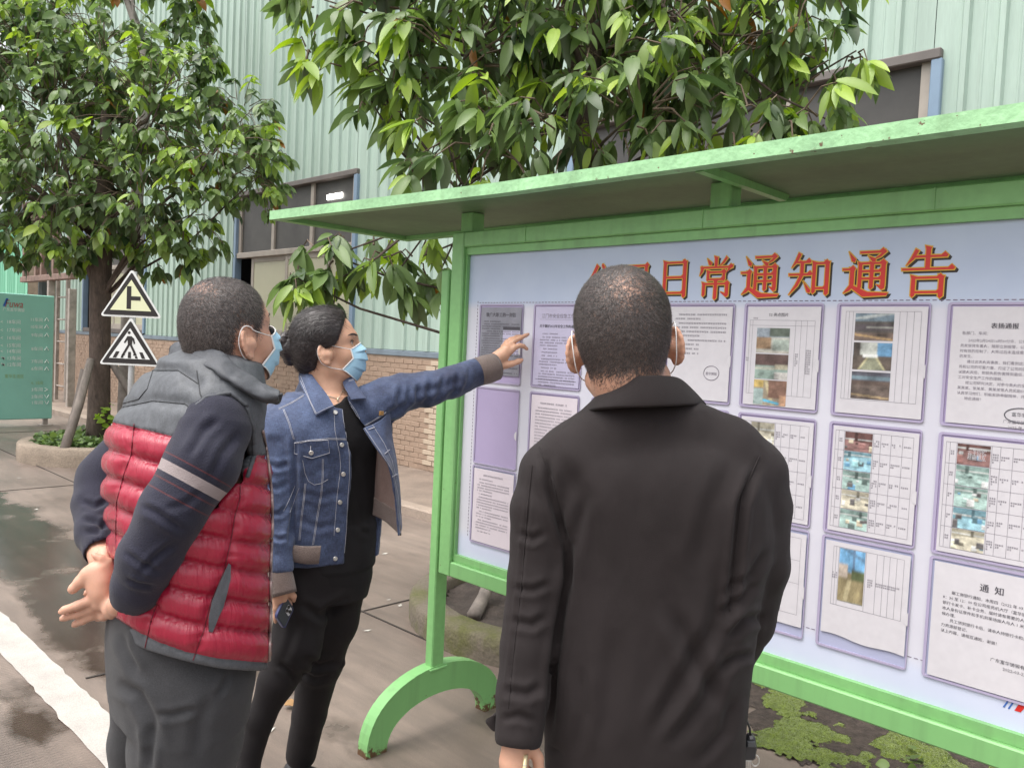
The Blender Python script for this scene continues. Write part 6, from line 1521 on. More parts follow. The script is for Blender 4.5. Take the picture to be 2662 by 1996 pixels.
finger(v, ZP, sp2, DP, [(380, 1130, 185, -.01), (560, 1040, 190), (740, 900, 185), (860, 760, 150)], .012)
finger(v, ZP, sp2, DP, [(500, 1220, 120), (700, 1230, 112), (860, 1200, 95), (1010, 1165, 82, .004), (1190, 1100, 74, .010), (1285, 1062, 62, .014)], .008)
finger(v, ZP, sp2, DP, [(930, 830, 105, -.004), (1080, 700, 84, -.004), (1220, 640, 70, .0), (1330, 655, 62, .006), (1420, 730, 50, .012), (1450, 752, 40, .014)])
finger(v, ZP, sp2, DP, [(880, 700, 92, .004), (1080, 510, 76, .006), (1250, 425, 68, .012), (1400, 355, 58, .018), (1480, 315, 44, .022)])
finger(v, ZP, sp2, DP, [(830, 650, 82, .014), (980, 480, 66, .02), (1120, 405, 60, .026), (1240, 370, 50, .03)])
finger(v, ZP, sp2, DP, [(740, 680, 72, .024), (850, 530, 58, .032), (960, 450, 50, .038), (1050, 410, 42, .042)])
ZH, sh3, DHW = (690, 1460), .1205, 2.32
finger(v, ZH, sh3, DHW, [(250, 420, 160), (300, 620, 175), (330, 780, 150)], .012)
finger(v, ZH, sh3, DHW, [(420, 640, 105), (530, 660, 80, .004), (600, 740, 72, .012), (608, 830, 50, .02)])
finger(v, ZH, sh3, DHW, [(240, 780, 95, -.006), (235, 1000, 72, -.008), (222, 1180, 58, -.006), (215, 1290, 44, -.004)])
finger(v, ZH, sh3, DHW, [(400, 760, 90, .03), (520, 900, 66, .045), (540, 1050, 52, .045)])
finger(v, ZH, sh3, DHW, [(340, 800, 90, .03), (430, 1000, 66, .045), (450, 1150, 52, .045)])
finger(v, ZH, sh3, DHW, [(300, 850, 80, .03), (350, 1060, 60, .045), (370, 1200, 48, .045)])
hipW = [A(655, 1240, 2.46), A(738, 1240, 2.55)]
legN = [hipW[0], A(630, 1400, 2.42), A(572, 1530, 2.39), A(530, 1690, 2.36)]; legF = [hipW[1], A(694, 1410, 2.58), A(667, 1543, 2.64), A(649, 1640, 2.70)]
v.chain(legN, [.065, .045, .022, .018], .02); v.chain(legF, [.065, .045, .026, .022], .02); v.stack(CP, np.array(aP) * .82, np.array(bP) * .82, latW, fW)
V, F = v.mesh(1)
q = hdW.l(V); brow = np.exp(-(((np.abs(q[:, 0]) - .034) / .016) ** 2 + ((q[:, 2] - .041 - .10 * (q[:, 1] - .085)) / .0035) ** 2)) * (q[:, 1] > .06)
lash = np.exp(-(((np.abs(q[:, 0]) - .034) / .012) ** 2 + ((q[:, 2] - .0215) / .0028) ** 2)) * (q[:, 1] > .06)
put('body', V, F, SKIN_W, pW, True, attrs={'scalp': np.clip(brow * .8 + lash, 0, 1)})
for p_, hd_, br in ((pL, hdL, 1), (pR, hdR, 1), (pW, hdW, 1)):
    for sx in (-1, 1):
        c = hd_.w((sx * .032, .0745, .0185)); MB_ = MB(); n_ = 10
        VV, FF = [], []
        for i in range(n_ + 1):
            for j in range(n_ * 2): th_, ph_ = math.pi * i / n_, math.pi * j / n_; VV.append(c + .0115 * (math.sin(th_) * math.cos(ph_) * hd_.M[0] + math.sin(th_) * math.sin(ph_) * hd_.M[2] + math.cos(th_) * hd_.M[1]))
        FF = [(i * 2 * n_ + j, i * 2 * n_ + (j + 1) % (2 * n_), (i + 1) * 2 * n_ + (j + 1) % (2 * n_), (i + 1) * 2 * n_ + j) for i in range(n_) for j in range(2 * n_)]
        ir = np.array([max(0, (np.array(x) - c) @ hd_.M[1] / .0115) for x in VV])
        if 'M_EYE' not in globals():
            M_EYE = zones('eyeball', MAT('eyeball', (.55, .50, .47), .15, .03, 40), [('iris', .86, 2.0, (.02, .012, .008), None)])
        put('eyeball', VV, FF, M_EYE, p_, True, attrs={'iris': ir})
face_mask(hdW, pW)
M_BROW = MAT('dark_brow_hair', (.020, .014, .012), .6, .2, 60)
for p_, hd_ in ((pL, hdL), (pR, hdR), (pW, hdW)):
    bo = [o for o in p_.children if o.name.startswith('body')][0]; bv_ = bvh_of(np.array([x.co for x in bo.data.vertices]) + np.array(bo['_base']), [tuple(q_.vertices) for q_ in bo.data.polygons])
    def stick(pts, off):
        out = []
        for q_ in pts:
            h_ = bv_.ray_cast(Vector(hd_.w(np.array(q_) + np.array([q_[0] * .6, .06, 0]))), Vector(hd_.w(q_) - hd_.w(np.array(q_) + np.array([q_[0] * .6, .06, 0]))).normalized(), .12)
            if h_[0] is not None: out.append(np.array(h_[0] + h_[1] * off))
        return out
    for sx in (-1, 1):
        P = stick([(sx * (.012 + .040 * t), .08 - .016 * t * t, .037 + .007 * math.sin(t * 2.4)) for t in np.linspace(0, 1, 9)], .0004)
        if len(P) > 3: MB().tube(P, [.0012] + [.0026] * (len(P) - 3) + [.0014, .0006], 6).put('eyebrow', M_BROW, p_, True)
        P = stick([(sx * (.019 + .027 * t), .08 - .010 * t, .0215 + .0045 * math.sin(t * 3.0)) for t in np.linspace(0, 1, 8)], .0010)
        if len(P) > 3: MB().tube(P, [.0006] + [.0012] * (len(P) - 2) + [.0008], 5).put('eyelashes', M_BROW, p_, True)
# hair: swept back into a twisted bun
M_HAIRW = MAT('dark_brown_hair', (.014, .010, .010), .36, .3, 60, col2=(.036, .027, .027), stretch=(1, 1, 1))
lo, hi = bounds([hdW.w((x, y, z)) for x in (-.1, .1) for y in (-.17, .12) for z in (-.09, .17)], .01); v = Vol(lo, hi, .003)
M3 = hdW.M
v.ell(hdW.w((0, -.014, .050)), M3, np.array((.084, .101, .094)) * hdW.sc, .02); v.ell(hdW.w((0, -.052, .0)), M3, np.array((.072, .062, .068)) * hdW.sc, .03); v.ell(hdW.w((0, .03, .056)), M3, np.array((.078, .070, .074)) * hdW.sc, .03)
lx = lambda X, Y, Z: [((X - hdW.o[0]) * M3[i][0] + (Y - hdW.o[1]) * M3[i][1] + (Z - hdW.o[2]) * M3[i][2]) / hdW.sc[i] for i in range(3)]
def hairline(X, Y, Z):
    x, y, z = lx(X, Y, Z)
    h_ = np.interp(z, [-.08, -.055, -.03, -.004, .012, .022, .045, .08, .112, .14], [-.062, -.052, -.040, -.028, -.020, .034, .050, .070, .080, .088])
    return -(np.maximum(y - h_, -.062 - z - .0))
v.carve(hairline, lo, hi, .008)
bc = np.array((0, -.128, .034))
v.ell(hdW.w(bc), M3, np.array((.036, .024, .040)) * hdW.sc, .008)
tw = [hdW.w(bc + np.array((.020 * math.sin(a_ * 2), -.006 + .012 * math.cos(a_ * 2.3), .038 * math.cos(a_)))) for a_ in np.linspace(0, 3.1, 14)]; v.chain(tw, [.014] * 14, .003)
tw = [hdW.w(bc + np.array((-.022 + .010 * math.cos(a_ * 2), -.004, .034 * math.cos(a_ + .6)))) for a_ in np.linspace(0, 3.1, 12)]; v.chain(tw, [.013] * 12, .003)
tw = [hdW.w(bc + np.array((.024 * math.cos(a_), .012, .036 * math.sin(a_)))) for a_ in np.linspace(0, 6.28, 18)]; v.chain(tw, [.010] * 18, .003)
V, F = v.mesh(1); N = normals(V, F); q = hdW.l(V)
# combed grooves: angle about the axis that runs from the forehead to the bun
tq = q - np.array((0, -.11, .045)); an = np.arctan2(tq[:, 0], tq[:, 2]); rad = np.sqrt(tq[:, 0] ** 2 + tq[:, 2] ** 2)
gro = vnoise(np.stack([an * 26, q[:, 1] * 9, rad * 8], 1), 1, 3) * .0016 + vnoise(np.stack([an * 60, q[:, 1] * 10, rad * 6], 1), 1, 4) * .0010
V = V + N * gro[:, None]
hw = put('hair', V, F, M_HAIRW, pW, True)
dens = np.clip((q[:, 2] > -.07).astype(float) * np.where(q[:, 1] < -.108, .25, 1), 0, 1)
bunw = hdW.w((0, -.115, .045))
strands(V, F, dens, 9000, .030, .0009, lambda P, N_: bunw - P, 13, .93, hair_material('brown_hair_strand', (.014, .010, .010), (.075, .058, .056), .6), 'hair_strand', pW, .06)
# black shirt
lo, hi = vb(560, 830, 850, 1310, 2.2, 2.8, .02); v = Vol(lo, hi, .0046)
v.stack(CW, np.array(aW) * .93, np.array(bW) * .93, latW, fW); v.cone(A(640, 910, 2.44), A(775, 900, 2.55), .064, .064, .04, (fW, .8)); v.cone(A(715, 905, 2.42), A(735, 950, 2.44), .030, .040, .04)
v.stack(CP, np.array(aP), np.array(bP), latW, fW)
v.carve_px(Pz(720, 760, .2049, [(400, 900), (560, 1250), (640, 1380), (720, 1422), (800, 1396), (850, 1345), (882, 1280), (900, 1150), (880, 900)]), 2.1, 2.52, .003)
V, F = v.mesh(2); N = normals(V, F)
V = creases(V, N, [([(760, 960), (775, 1040), (790, 1120)], .004, 9), ([(770, 1130), (785, 1150), (800, 1150)], .003, 6), ([(752, 1000), (765, 1100), (770, 1200)], .003, 8)]); V = V + N * (vnoise(V, 18, 3) * .002)[:, None]
put('shirt', V, F, M_SHIRT, pW, True)
# trousers
lo, hi = vb(480, 1120, 840, 1720, 2.2, 2.85, .02); lo[2] = .0; v = Vol(lo, hi, .005)
v.stack(CP, np.array(aP) * 1.01, np.array(bP) * 1.01, latW, fW)
v.chain([A(662, 1230, 2.46), A(640, 1390, 2.42), A(600, 1470, 2.40), A(563, 1550, 2.385), A(530, 1670, 2.37), A(522, 1720, 2.36)], [rv(62, 2.46), rv(52, 2.42), rv(38, 2.4), rv(27, 2.385), rv(26, 2.37), rv(27, 2.36)], .025)
v.chain([A(735, 1230, 2.54), A(712, 1340, 2.56), A(690, 1430, 2.60), A(668, 1543, 2.65), A(651, 1628, 2.70)], [rv(62, 2.54), rv(58, 2.56), rv(48, 2.6), rv(35, 2.65), rv(32, 2.7)], .02)
v.cone(A(716, 1425, 2.58), A(738, 1432, 2.585), rv(20, 2.58), rv(7, 2.58), .012)
V, F = v.mesh(2); N = normals(V, F)
V = creases(V, N, [([(640, 1300), (690, 1330), (760, 1290)], .006, 9), ([(655, 1420), (690, 1440), (735, 1425)], .008, 8), ([(640, 1450), (680, 1465), (715, 1455)], .006, 7), ([(600, 1430), (625, 1450), (640, 1480)], .006, 7), ([(630, 1250), (640, 1350), (610, 1440)], .004, 9)]); V = V + N * (vnoise(V, 16, 3) * .003)[:, None]
put('trousers', V, F, M_BLACKT, pW, True)
for (x, y, D_) in ((648, 1652, 2.70), (524, 1730, 2.36)):
    c = A(x, y, D_); c[2] = .0; f_ = -latW * .3 + fW * .9; f_ /= np.linalg.norm(f_); vv = Vol(*bounds([c - .16, c + .26], .05), .005)
    vv.chain([c + [0, 0, .04] - f_ * .03, c + f_ * .06 + [0, 0, .042], c + f_ * .15 + [0, 0, .03]], [.038, .038, .030], .02); vv.clip(c + [0, 0, .002], [0, 0, -1]); V, F = vv.mesh(1); put('shoe', V, F, M_SHOE, pW, True)
# denim jacket body with the front carved open
Z8 = lambda pts: Pz(660, 1000, .3014, pts); Z6 = lambda pts: Pz(720, 760, .2049, pts)
lo, hi = bounds([A(x, y, d) for x, y, d in ((540, 800, 2.2), (540, 1260, 2.2), (540, 800, 2.75), (540, 1260, 2.75), (850, 800, 2.2), (850, 1260, 2.2), (850, 1260, 2.8), (1060, 760, 2.6), (1060, 860, 2.75))], .03); v = Vol(lo, hi, .0042)
v.stack(CW, np.array(aW) * 1.04, np.array(bW) * 1.06, latW, fW, 2.3); v.cone(A(640, 905, 2.43), A(775, 893, 2.545), .070, .070, .05, (fW, .85))
RSW = [(604, 925, 2.40, 52), (590, 1010, 2.38, 46), (588, 1090, 2.365, 40), (597, 1170, 2.345, 33), (606, 1232, 2.33, 25)]
v.chain([A(*p[:3]) for p in RSW], [rv(p[3], p[2]) for p in RSW], .012)
LSW = [(806, 880, 2.50, 54), (835, 862, 2.51, 47), (870, 848, 2.525, 40), (919, 841, 2.555, 36), (980, 823, 2.60, 33), (1034, 803, 2.65, 29)]
v.chain([A(*p[:3]) for p in LSW], [rv(p[3], p[2]) for p in LSW], .015)
v.clip(A(650, 1212, 2.46), (A(650, 1300, 2.46) - A(650, 1212, 2.46)) + 0 * latW, .004)
open_ = Z8([(560, -120), (560, 0), (700, 192), (768, 205), (776, 300), (806, 470), (830, 600), (832, 800), (815, 1000), (805, 1250), (788, 1450), (770, 1800), (1700, 1800), (1700, 330), (1190, 300), (1100, 330), (960, 372), (880, 260), (825, 172), (800, 60), (800, -120)])
v.carve_px(open_, 2.05, 2.52, .003)
V, F = v.mesh(2); N = normals(V, F)
cw_ = [([(830, 905), (860, 880), (870, 830)], .008, 7), ([(848, 900), (880, 870), (886, 830)], .008, 6), ([(870, 895), (900, 872), (905, 825)], .006, 6), ([(900, 885), (925, 860), (930, 815)], .006, 6), ([(930, 870), (952, 850), (960, 805)], .005, 5), ([(960, 862), (985, 842), (990, 800)], .005, 5), ([(1000, 850), (1012, 825), (1015, 790)], .004, 5), ([(880, 850), (950, 838), (1010, 815)], .004, 8),
       ([(575, 1000), (600, 1010), (628, 1000)], .005, 6), ([(570, 1050), (600, 1055), (626, 1040)], .005, 6), ([(580, 1110), (605, 1110), (622, 1090)], .005, 5), ([(585, 1160), (606, 1165), (622, 1160)], .004, 5), ([(632, 930), (638, 1000), (634, 1100), (622, 1200)], .008, 6), ([(640, 1060), (690, 1075), (740, 1060)], .003, 7), ([(640, 1120), (690, 1140), (735, 1130)], .003, 7)]
V = creases(V, N, cw_); V = V + N * (vnoise(V, 18, 3) * .0035 + vnoise(V, 50, 4) * .0018)[:, None]
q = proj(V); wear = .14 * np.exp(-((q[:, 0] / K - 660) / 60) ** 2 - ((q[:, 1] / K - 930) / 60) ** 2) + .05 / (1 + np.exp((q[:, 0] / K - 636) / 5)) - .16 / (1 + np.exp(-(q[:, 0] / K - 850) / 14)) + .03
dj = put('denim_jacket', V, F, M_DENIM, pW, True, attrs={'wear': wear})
bW_ = bvh_of(V, F); bl = [bW_]
# loose front flap, its lining and the rib hem
fl0 = Z8([(945, 372), (1030, 340), (1120, 285), (1172, 232)]); fl1 = Z8([(1060, 540), (1110, 520), (1160, 480), (1196, 440)]); fl2 = Z8([(1170, 700), (1190, 690), (1212, 660), (1232, 640)]); fl3 = Z8([(1222, 960), (1236, 955), (1252, 930), (1264, 920)]); fl4 = Z8([(1256, 1300), (1262, 1290), (1270, 1270), (1276, 1230)])
rows_ = [[at(x, y, D_ + dd * k) for k, (x, y) in enumerate(r_)] for r_, D_, dd in ((fl0, 2.37, .030), (fl1, 2.355, .035), (fl2, 2.36, .035), (fl3, 2.385, .03), (fl4, 2.41, .02))]
V2, F2 = sheet_mesh(rows_, 22, 50, .005); N2 = normals(V2, F2); V2 = V2 + N2 * (vnoise(V2, 40, 5) * .002)[:, None]
fp = put('front_flap', V2, F2, M_DENIM, dj, True, attrs={'wear': np.full(len(V2), -.04)}); bl.append(bvh_of(V2, F2))
ln0 = Z8([(1010, 520), (1090, 540), (1190, 560)]); ln1 = Z8([(1015, 760), (1110, 780), (1215, 800)]); ln2 = Z8([(1022, 965), (1120, 1030), (1236, 1100)])
V2, F2 = sheet_mesh([[at(x, y, 2.50 - .03 * k) for k, (x, y) in enumerate(r_)] for r_ in (ln0, ln1, ln2)], 24, 30, .005); N2 = normals(V2, F2); V2 = V2 + N2 * (vnoise(V2, (60, 60, 12), 5) * .004)[:, None]
put('lining', V2, F2, M_LINING, dj, True)
rb0 = Z8([(1018, 960), (1120, 1026), (1240, 1095)]); rb1 = Z8([(1022, 1120), (1140, 1185), (1262, 1300)])
V2, F2 = sheet_mesh([[at(x, y, 2.495 - .03 * k) for k, (x, y) in enumerate(r_)] for r_ in (rb0, rb1)], 24, 10, .006); put('rib_hem', V2, F2, M_RIB, dj, True)
hb0 = Z8([(240, 1375), (330, 1385), (450, 1395), (580, 1392)]); hb1 = Z8([(230, 1480), (320, 1520), (440, 1545), (560, 1545)])
def onto(px, py, off=.004):
    h, n_ = hit(bl, px, py); return h
rows_ = []
for r_, dd in ((hb0, 0), (hb1, 1)): rows_.append([at(x, y, d_) for (x, y), d_ in zip(r_, (2.375, 2.345, 2.335, 2.345))])
V2, F2 = sheet_mesh(rows_, 40, 14, .010, .006); N2 = normals(V2, F2); put('rib_hem', V2, F2, M_RIB, dj, True)
# cuffs
def cuff(P, name='rib_cuff'):
    W_ = [A(*p[:3]) for p in P]; R_ = [rv(p[3], p[2]) for p in P]; n_ = 36; ax = W_[-1] - W_[0]; ax /= np.linalg.norm(ax); u_ = np.cross(ax, [0, 0, 1.0]); u_ /= np.linalg.norm(u_); w_ = np.cross(ax, u_); V2, F2 = [], []; rows = []
    m = 8
    for i in range(m):
        t = i / (m - 1) * (len(W_) - 1); k = min(int(t), len(W_) - 2); f_ = t - k; rows.append((W_[k] * (1 - f_) + W_[k + 1] * f_, R_[k] * (1 - f_) + R_[k + 1] * f_))
    rows += [(rows[-1][0] - ax * .004, rows[-1][1] * .84), (rows[0][0], rows[0][1] * .8)]
    for c, r_ in rows:
        for j in range(n_): an_ = 2 * math.pi * j / n_; rr_ = r_ * (1 + .018 * (j % 2)); V2.append(c + (u_ * math.cos(an_) + w_ * math.sin(an_)) * rr_)
    M_ = len(rows)
    for i in range(M_): F2 += [(i * n_ + j, i * n_ + (j + 1) % n_, ((i + 1) % M_) * n_ + (j + 1) % n_, ((i + 1) % M_) * n_ + j) for j in range(n_)]
    return put(name, V2, F2, M_RIB, dj, True)
cuff([(1030, 804, 2.647, 30.5), (1050, 798, 2.665, 31.5), (1071, 792, 2.685, 29)])
cuff([(603, 1226, 2.332, 25), (608, 1255, 2.325, 27), (615, 1284, 2.318, 26)])
# collar leaves
cl = [Z6([(285, 985), (360, 985), (425, 1010)]), Z6([(290, 1140), (400, 1130), (500, 1130)]), Z6([(390, 1340), (520, 1320), (640, 1310)]), Z6([(492, 1562), (600, 1500), (726, 1445)])]
rows_ = [[at(x, y, D_) for (x, y), D_ in zip(r_, d_)] for r_, d_ in zip(cl, ((2.49, 2.46, 2.445), (2.44, 2.415, 2.42), (2.385, 2.375, 2.385), (2.352, 2.352, 2.36)))]
V2, F2 = sheet_mesh(rows_, 22, 44, .006, .003); put('collar', V2, F2, M_DENIM, dj, True, attrs={'wear': np.full(len(V2), .05)}); bl.append(bvh_of(V2, F2))
cl = [Z6([(828, 1085), (900, 1060), (960, 1050)]), Z6([(850, 1190), (930, 1180), (1010, 1180)]), Z6([(905, 1290), (1000, 1290), (1080, 1280)]), Z6([(940, 1360), (1040, 1345), (1132, 1345)])]
rows_ = [[at(x, y, D_) for (x, y), D_ in zip(r_, d_)] for r_, d_ in zip(cl, ((2.485, 2.475, 2.475), (2.445, 2.440, 2.445), (2.41, 2.41, 2.42), (2.395, 2.395, 2.405)))]
V2, F2 = sheet_mesh(rows_, 18, 30, .006, .003); put('collar', V2, F2, M_DENIM, dj, True, attrs={'wear': np.full(len(V2), -.08)}); bl.append(bvh_of(V2, F2))
rows_ = [[A(x, y, D_) for x, y, D_ in ((668, 832, 2.47), (655, 815, 2.54), (700, 806, 2.59), (745, 812, 2.57), (770, 838, 2.52))], [A(x, y, D_) for x, y, D_ in ((660, 860, 2.46), (640, 850, 2.55), (700, 842, 2.61), (760, 846, 2.59), (778, 862, 2.52))]]
V2, F2 = sheet_mesh(rows_, 30, 10, .006); put('collar_stand', V2, F2, M_DENIM, dj, True, attrs={'wear': np.full(len(V2), -.1)})
# stitching, pocket, buttons
def stitch(pts, r_=.00075, off=.0006):
    P = drape(bl, pts, off, 3.0)
    # drop jumps where the line leaves the cloth
    run = [P[0]] if P else []
    for a, b in zip(P[:-1], P[1:]):
        if np.linalg.norm(b - a) > .03:
            if len(run) > 3: MB().tube(run, r_, 4).put('stitching', M_THREAD, dj)
            run = []
        run.append(b)
    if len(run) > 3: MB().tube(run, r_, 4).put('stitching', M_THREAD, dj)
def stitch2(pts, dx=2.2, dy=0): stitch(pts); stitch([(x + dx, y + dy) for x, y in pts])
for pts in ([(350, 500), (480, 478), (640, 462), (808, 466)], [(215, 205), (330, 150), (430, 88)]): stitch2(Z8(pts), 0, 2.6)
stitch(Z8([(690, 215), (694, 300), (700, 400), (715, 480), (740, 600), (748, 700), (738, 800), (718, 950), (706, 1100), (690, 1300)]))
stitch(Z8([(762, 208), (770, 300), (800, 462), (823, 600), (824, 800), (808, 1000), (797, 1250), (780, 1450)]))
stitch2(Z8([(440, 850), (424, 1000), (405, 1150), (388, 1340)]), 3, 0); stitch2(Z8([(590, 640), (588, 800), (575, 950), (545, 1120), (505, 1380)]), 3, 0)
stitch(Z8([(355, 870), (300, 1000), (255, 1090)])); stitch(Z8([(390, 890), (345, 1010), (310, 1100)])); stitch(Z8([(420, 650), (440, 760), (470, 830), (520, 862), (580, 850), (640, 815)])); stitch(Z8([(640, 480), (648, 580)])); stitch(Z8([(362, 500), (348, 590)]))
stitch2(Z8([(250, 210), (300, 330), (340, 470)]), 3, 0); stitch(Z6([(300, 1120), (390, 1320), (490, 1540), (600, 1485), (715, 1435)])); stitch(Z6([(300, 1060), (420, 1370), (500, 1530)])); stitch(Z6([(915, 1380), (1000, 1500), (1050, 1600)]))
stitch(Z8([(838, 180), (950, 365), (1055, 525), (1155, 675), (1205, 770), (1242, 950), (1262, 1150), (1262, 1280)])); stitch(Z8([(1020, 345), (1120, 500), (1190, 650), (1225, 800)]), .0008); stitch2(Z8([(955, 350), (1050, 295), (1140, 235)]), 0, 2.4)
stitch2(Z6([(910, 1120), (1050, 1075), (1170, 1060)]), 0, 2.5); stitch(Z6([(1180, 1060), (1280, 1130)]))
# flap pocket
P = Z8([(352, 500), (480, 484), (636, 476), (650, 585), (500, 632), (346, 592)]); hp = [hit(bl, x, y) for x, y in P]
pts_ = [p + n_ * .004 for p, n_ in hp if p is not None]; cen = np.mean(pts_, 0); nn = np.mean([n_ for p, n_ in hp if p is not None], 0)
if len(pts_) == 6:
    VV = pts_ + [p - nn * .004 for p in pts_] + [cen + nn * .003]
    MB().add(VV, [(i, (i + 1) % 6, 12) for i in range(6)] + [(i, 6 + i, 6 + (i + 1) % 6, (i + 1) % 6) for i in range(6)]).put('pocket_flap', M_DENIM, dj, attrs={'wear': np.full(13, .02)}); 
    MB().tube(pts_, .0011, 4, closed=True).put('stitching', M_THREAD, dj)
def button(px, py, r_=.0068, lift=.001):
    h, n_ = hit(bl, px, py)
    if h is None: return
    h = h + n_ * lift; u_ = np.cross(n_, [0, 0, 1.0]); u_ /= np.linalg.norm(u_) + 1e-9; w_ = np.cross(n_, u_); V2, m = [], 16
    for rr_, hh in ((1, 0), (1, .0022), (.78, .0030), (.45, .0016), (.40, .0016), (.22, .0024)):
        V2 += [h + (u_ * math.cos(2 * math.pi * j / m) + w_ * math.sin(2 * math.pi * j / m)) * r_ * rr_ + n_ * hh for j in range(m)]
    F2 = [(i * m + j, i * m + (j + 1) % m, (i + 1) * m + (j + 1) % m, (i + 1) * m + j) for i in range(5) for j in range(m)] + [tuple(range(5 * m, 6 * m))]
    put('button', V2, F2, M_METAL, dj, True)
for x, y in ((702, 240), (757, 518), (771, 770), (741, 1012), (721, 1250), (701, 1498)): button(*Z8([(x, y)])[0])
button(*Z8([(493, 583)])[0], lift=.005)
for a, b in (((985, 388), (1040, 368)), ((1125, 598), (1165, 562)), ((1195, 790), (1232, 772)), ((1232, 998), (1258, 985)), ((490, 528), (488, 565))): stitch(Z8([a, b]), .0013, .0015)
h, n_ = hit(bl, *Z8([(1096, 244)])[0])
if h is not None: MB().box(h - .006, h + .006).put('bartack', MAT('brown_tab', (.30, .16, .05), .6, .1, 20), dj)
# necklace with a small pendant
bb = bvh_of(*(lambda o: (np.array([x.co for x in o.data.vertices]) + np.array(o['_base']), [tuple(p.vertices) for p in o.data.polygons]))([o for o in pW.children if o.name.startswith('body')][0]))
M_CHAIN = MAT('fine_gold_chain', (.75, .66, .50), .3, .05, 60, metal=.7)
P = drape([bb], Z6([(585, 1270), (660, 1318), (750, 1345), (768, 1350), (800, 1310), (830, 1240)]), .0012, 2.5)
if len(P) > 3:
    nk_ = thing('necklace', 'fine gold necklace with a small drop pendant at the throat of the woman', 'necklace', P[len(P) // 2]); MB().tube(P, .0009, 6).put('chain', M_CHAIN, nk_, True)
    h, n_ = hit([bb], *Z6([(767, 1368)])[0])
    if h is not None: MB().tube([h + n_ * .003 + np.array([0, 0, .006]), h + n_ * .003, h + n_ * .003 - np.array([0, 0, .007])], [.0008, .003, .0018], 8).put('pendant', M_CHAIN, nk_, True)
# phone in her right hand
zq = lambda x, y, D_: at(690 + x * .1205, 1460 + y * .1205, D_)
c1, c2, c3, c4 = zq(440, 735, 2.315), zq(618, 1010, 2.345), zq(395, 1425, 2.315), zq(232, 1180, 2.285)
phn = thing('smartphone', 'dark blue smartphone with a triple camera held low in the right hand of the woman', 'phone', (c1 + c3) / 2)
e1, e2 = c2 - c1, c4 - c1; nn = np.cross(e1, e2); nn /= np.linalg.norm(nn); nn = -nn if nn @ FWD > 0 else nn
def plate3(c, a, b, th, r_, nm, mat, n0=0.0):
    """rounded slab on corner c with edge vectors a, b, thickness th away from the viewer"""
    la, lb = np.linalg.norm(a), np.linalg.norm(b); ua, ub = a / la, b / lb; P = []
    for cx_, cy_, s0 in ((la - r_, r_, -90), (la - r_, lb - r_, 0), (r_, lb - r_, 90), (r_, r_, 180)):
        for k in range(6): an_ = math.radians(s0 + 90 * k / 5); P.append(c + ua * (cx_ + r_ * math.cos(an_)) + ub * (cy_ + r_ * math.sin(an_)) + nn * n0)
    n_ = len(P); V2 = P + [p - nn * th for p in P]; return put(nm, V2, [tuple(range(n_)), tuple(range(n_, 2 * n_))[::-1]] + [(i, (i + 1) % n_, n_ + (i + 1) % n_, n_ + i) for i in range(n_)], mat, phn)
M_PHB = MAT('phone_case_blue', (.035, .04, .13), .35, .1, 20); M_PHG = MAT('phone_back_glass', (.055, .06, .075), .15, .1, 20); M_LENSW = MAT('phone_camera_plate', (.62, .62, .66), .3, .04, 40)
plate3(c1, e1, e2, .009, .009, 'case', M_PHB); plate3(c1 + e1 * .06 + e2 * .03, e1 * .86, e2 * .94, .001, .008, 'back', M_PHG, .0012)
m0 = c1 + e1 * .42 + e2 * .12; plate3(m0, e1 * .42, e1 * 0 + e2 * .36, .001, .005, 'camera_plate', M_LENSW, .0022)
for fa, fb in ((.22, .25), (.75, .5), (.22, .75)):
    c = m0 + e1 * .42 * fa + e2 * .36 * fb + nn * .0024; u_ = e1 / np.linalg.norm(e1); w_ = np.cross(nn, u_); V2 = [c + (u_ * math.cos(t) + w_ * math.sin(t)) * .0052 + nn * hh for hh in (0, .0014) for t in np.linspace(0, 6.283, 15)[:-1]]
    put('lens', V2, [tuple(range(14, 28))] + [(i, (i + 1) % 14, 14 + (i + 1) % 14, 14 + i) for i in range(14)], M_PLAST, phn)
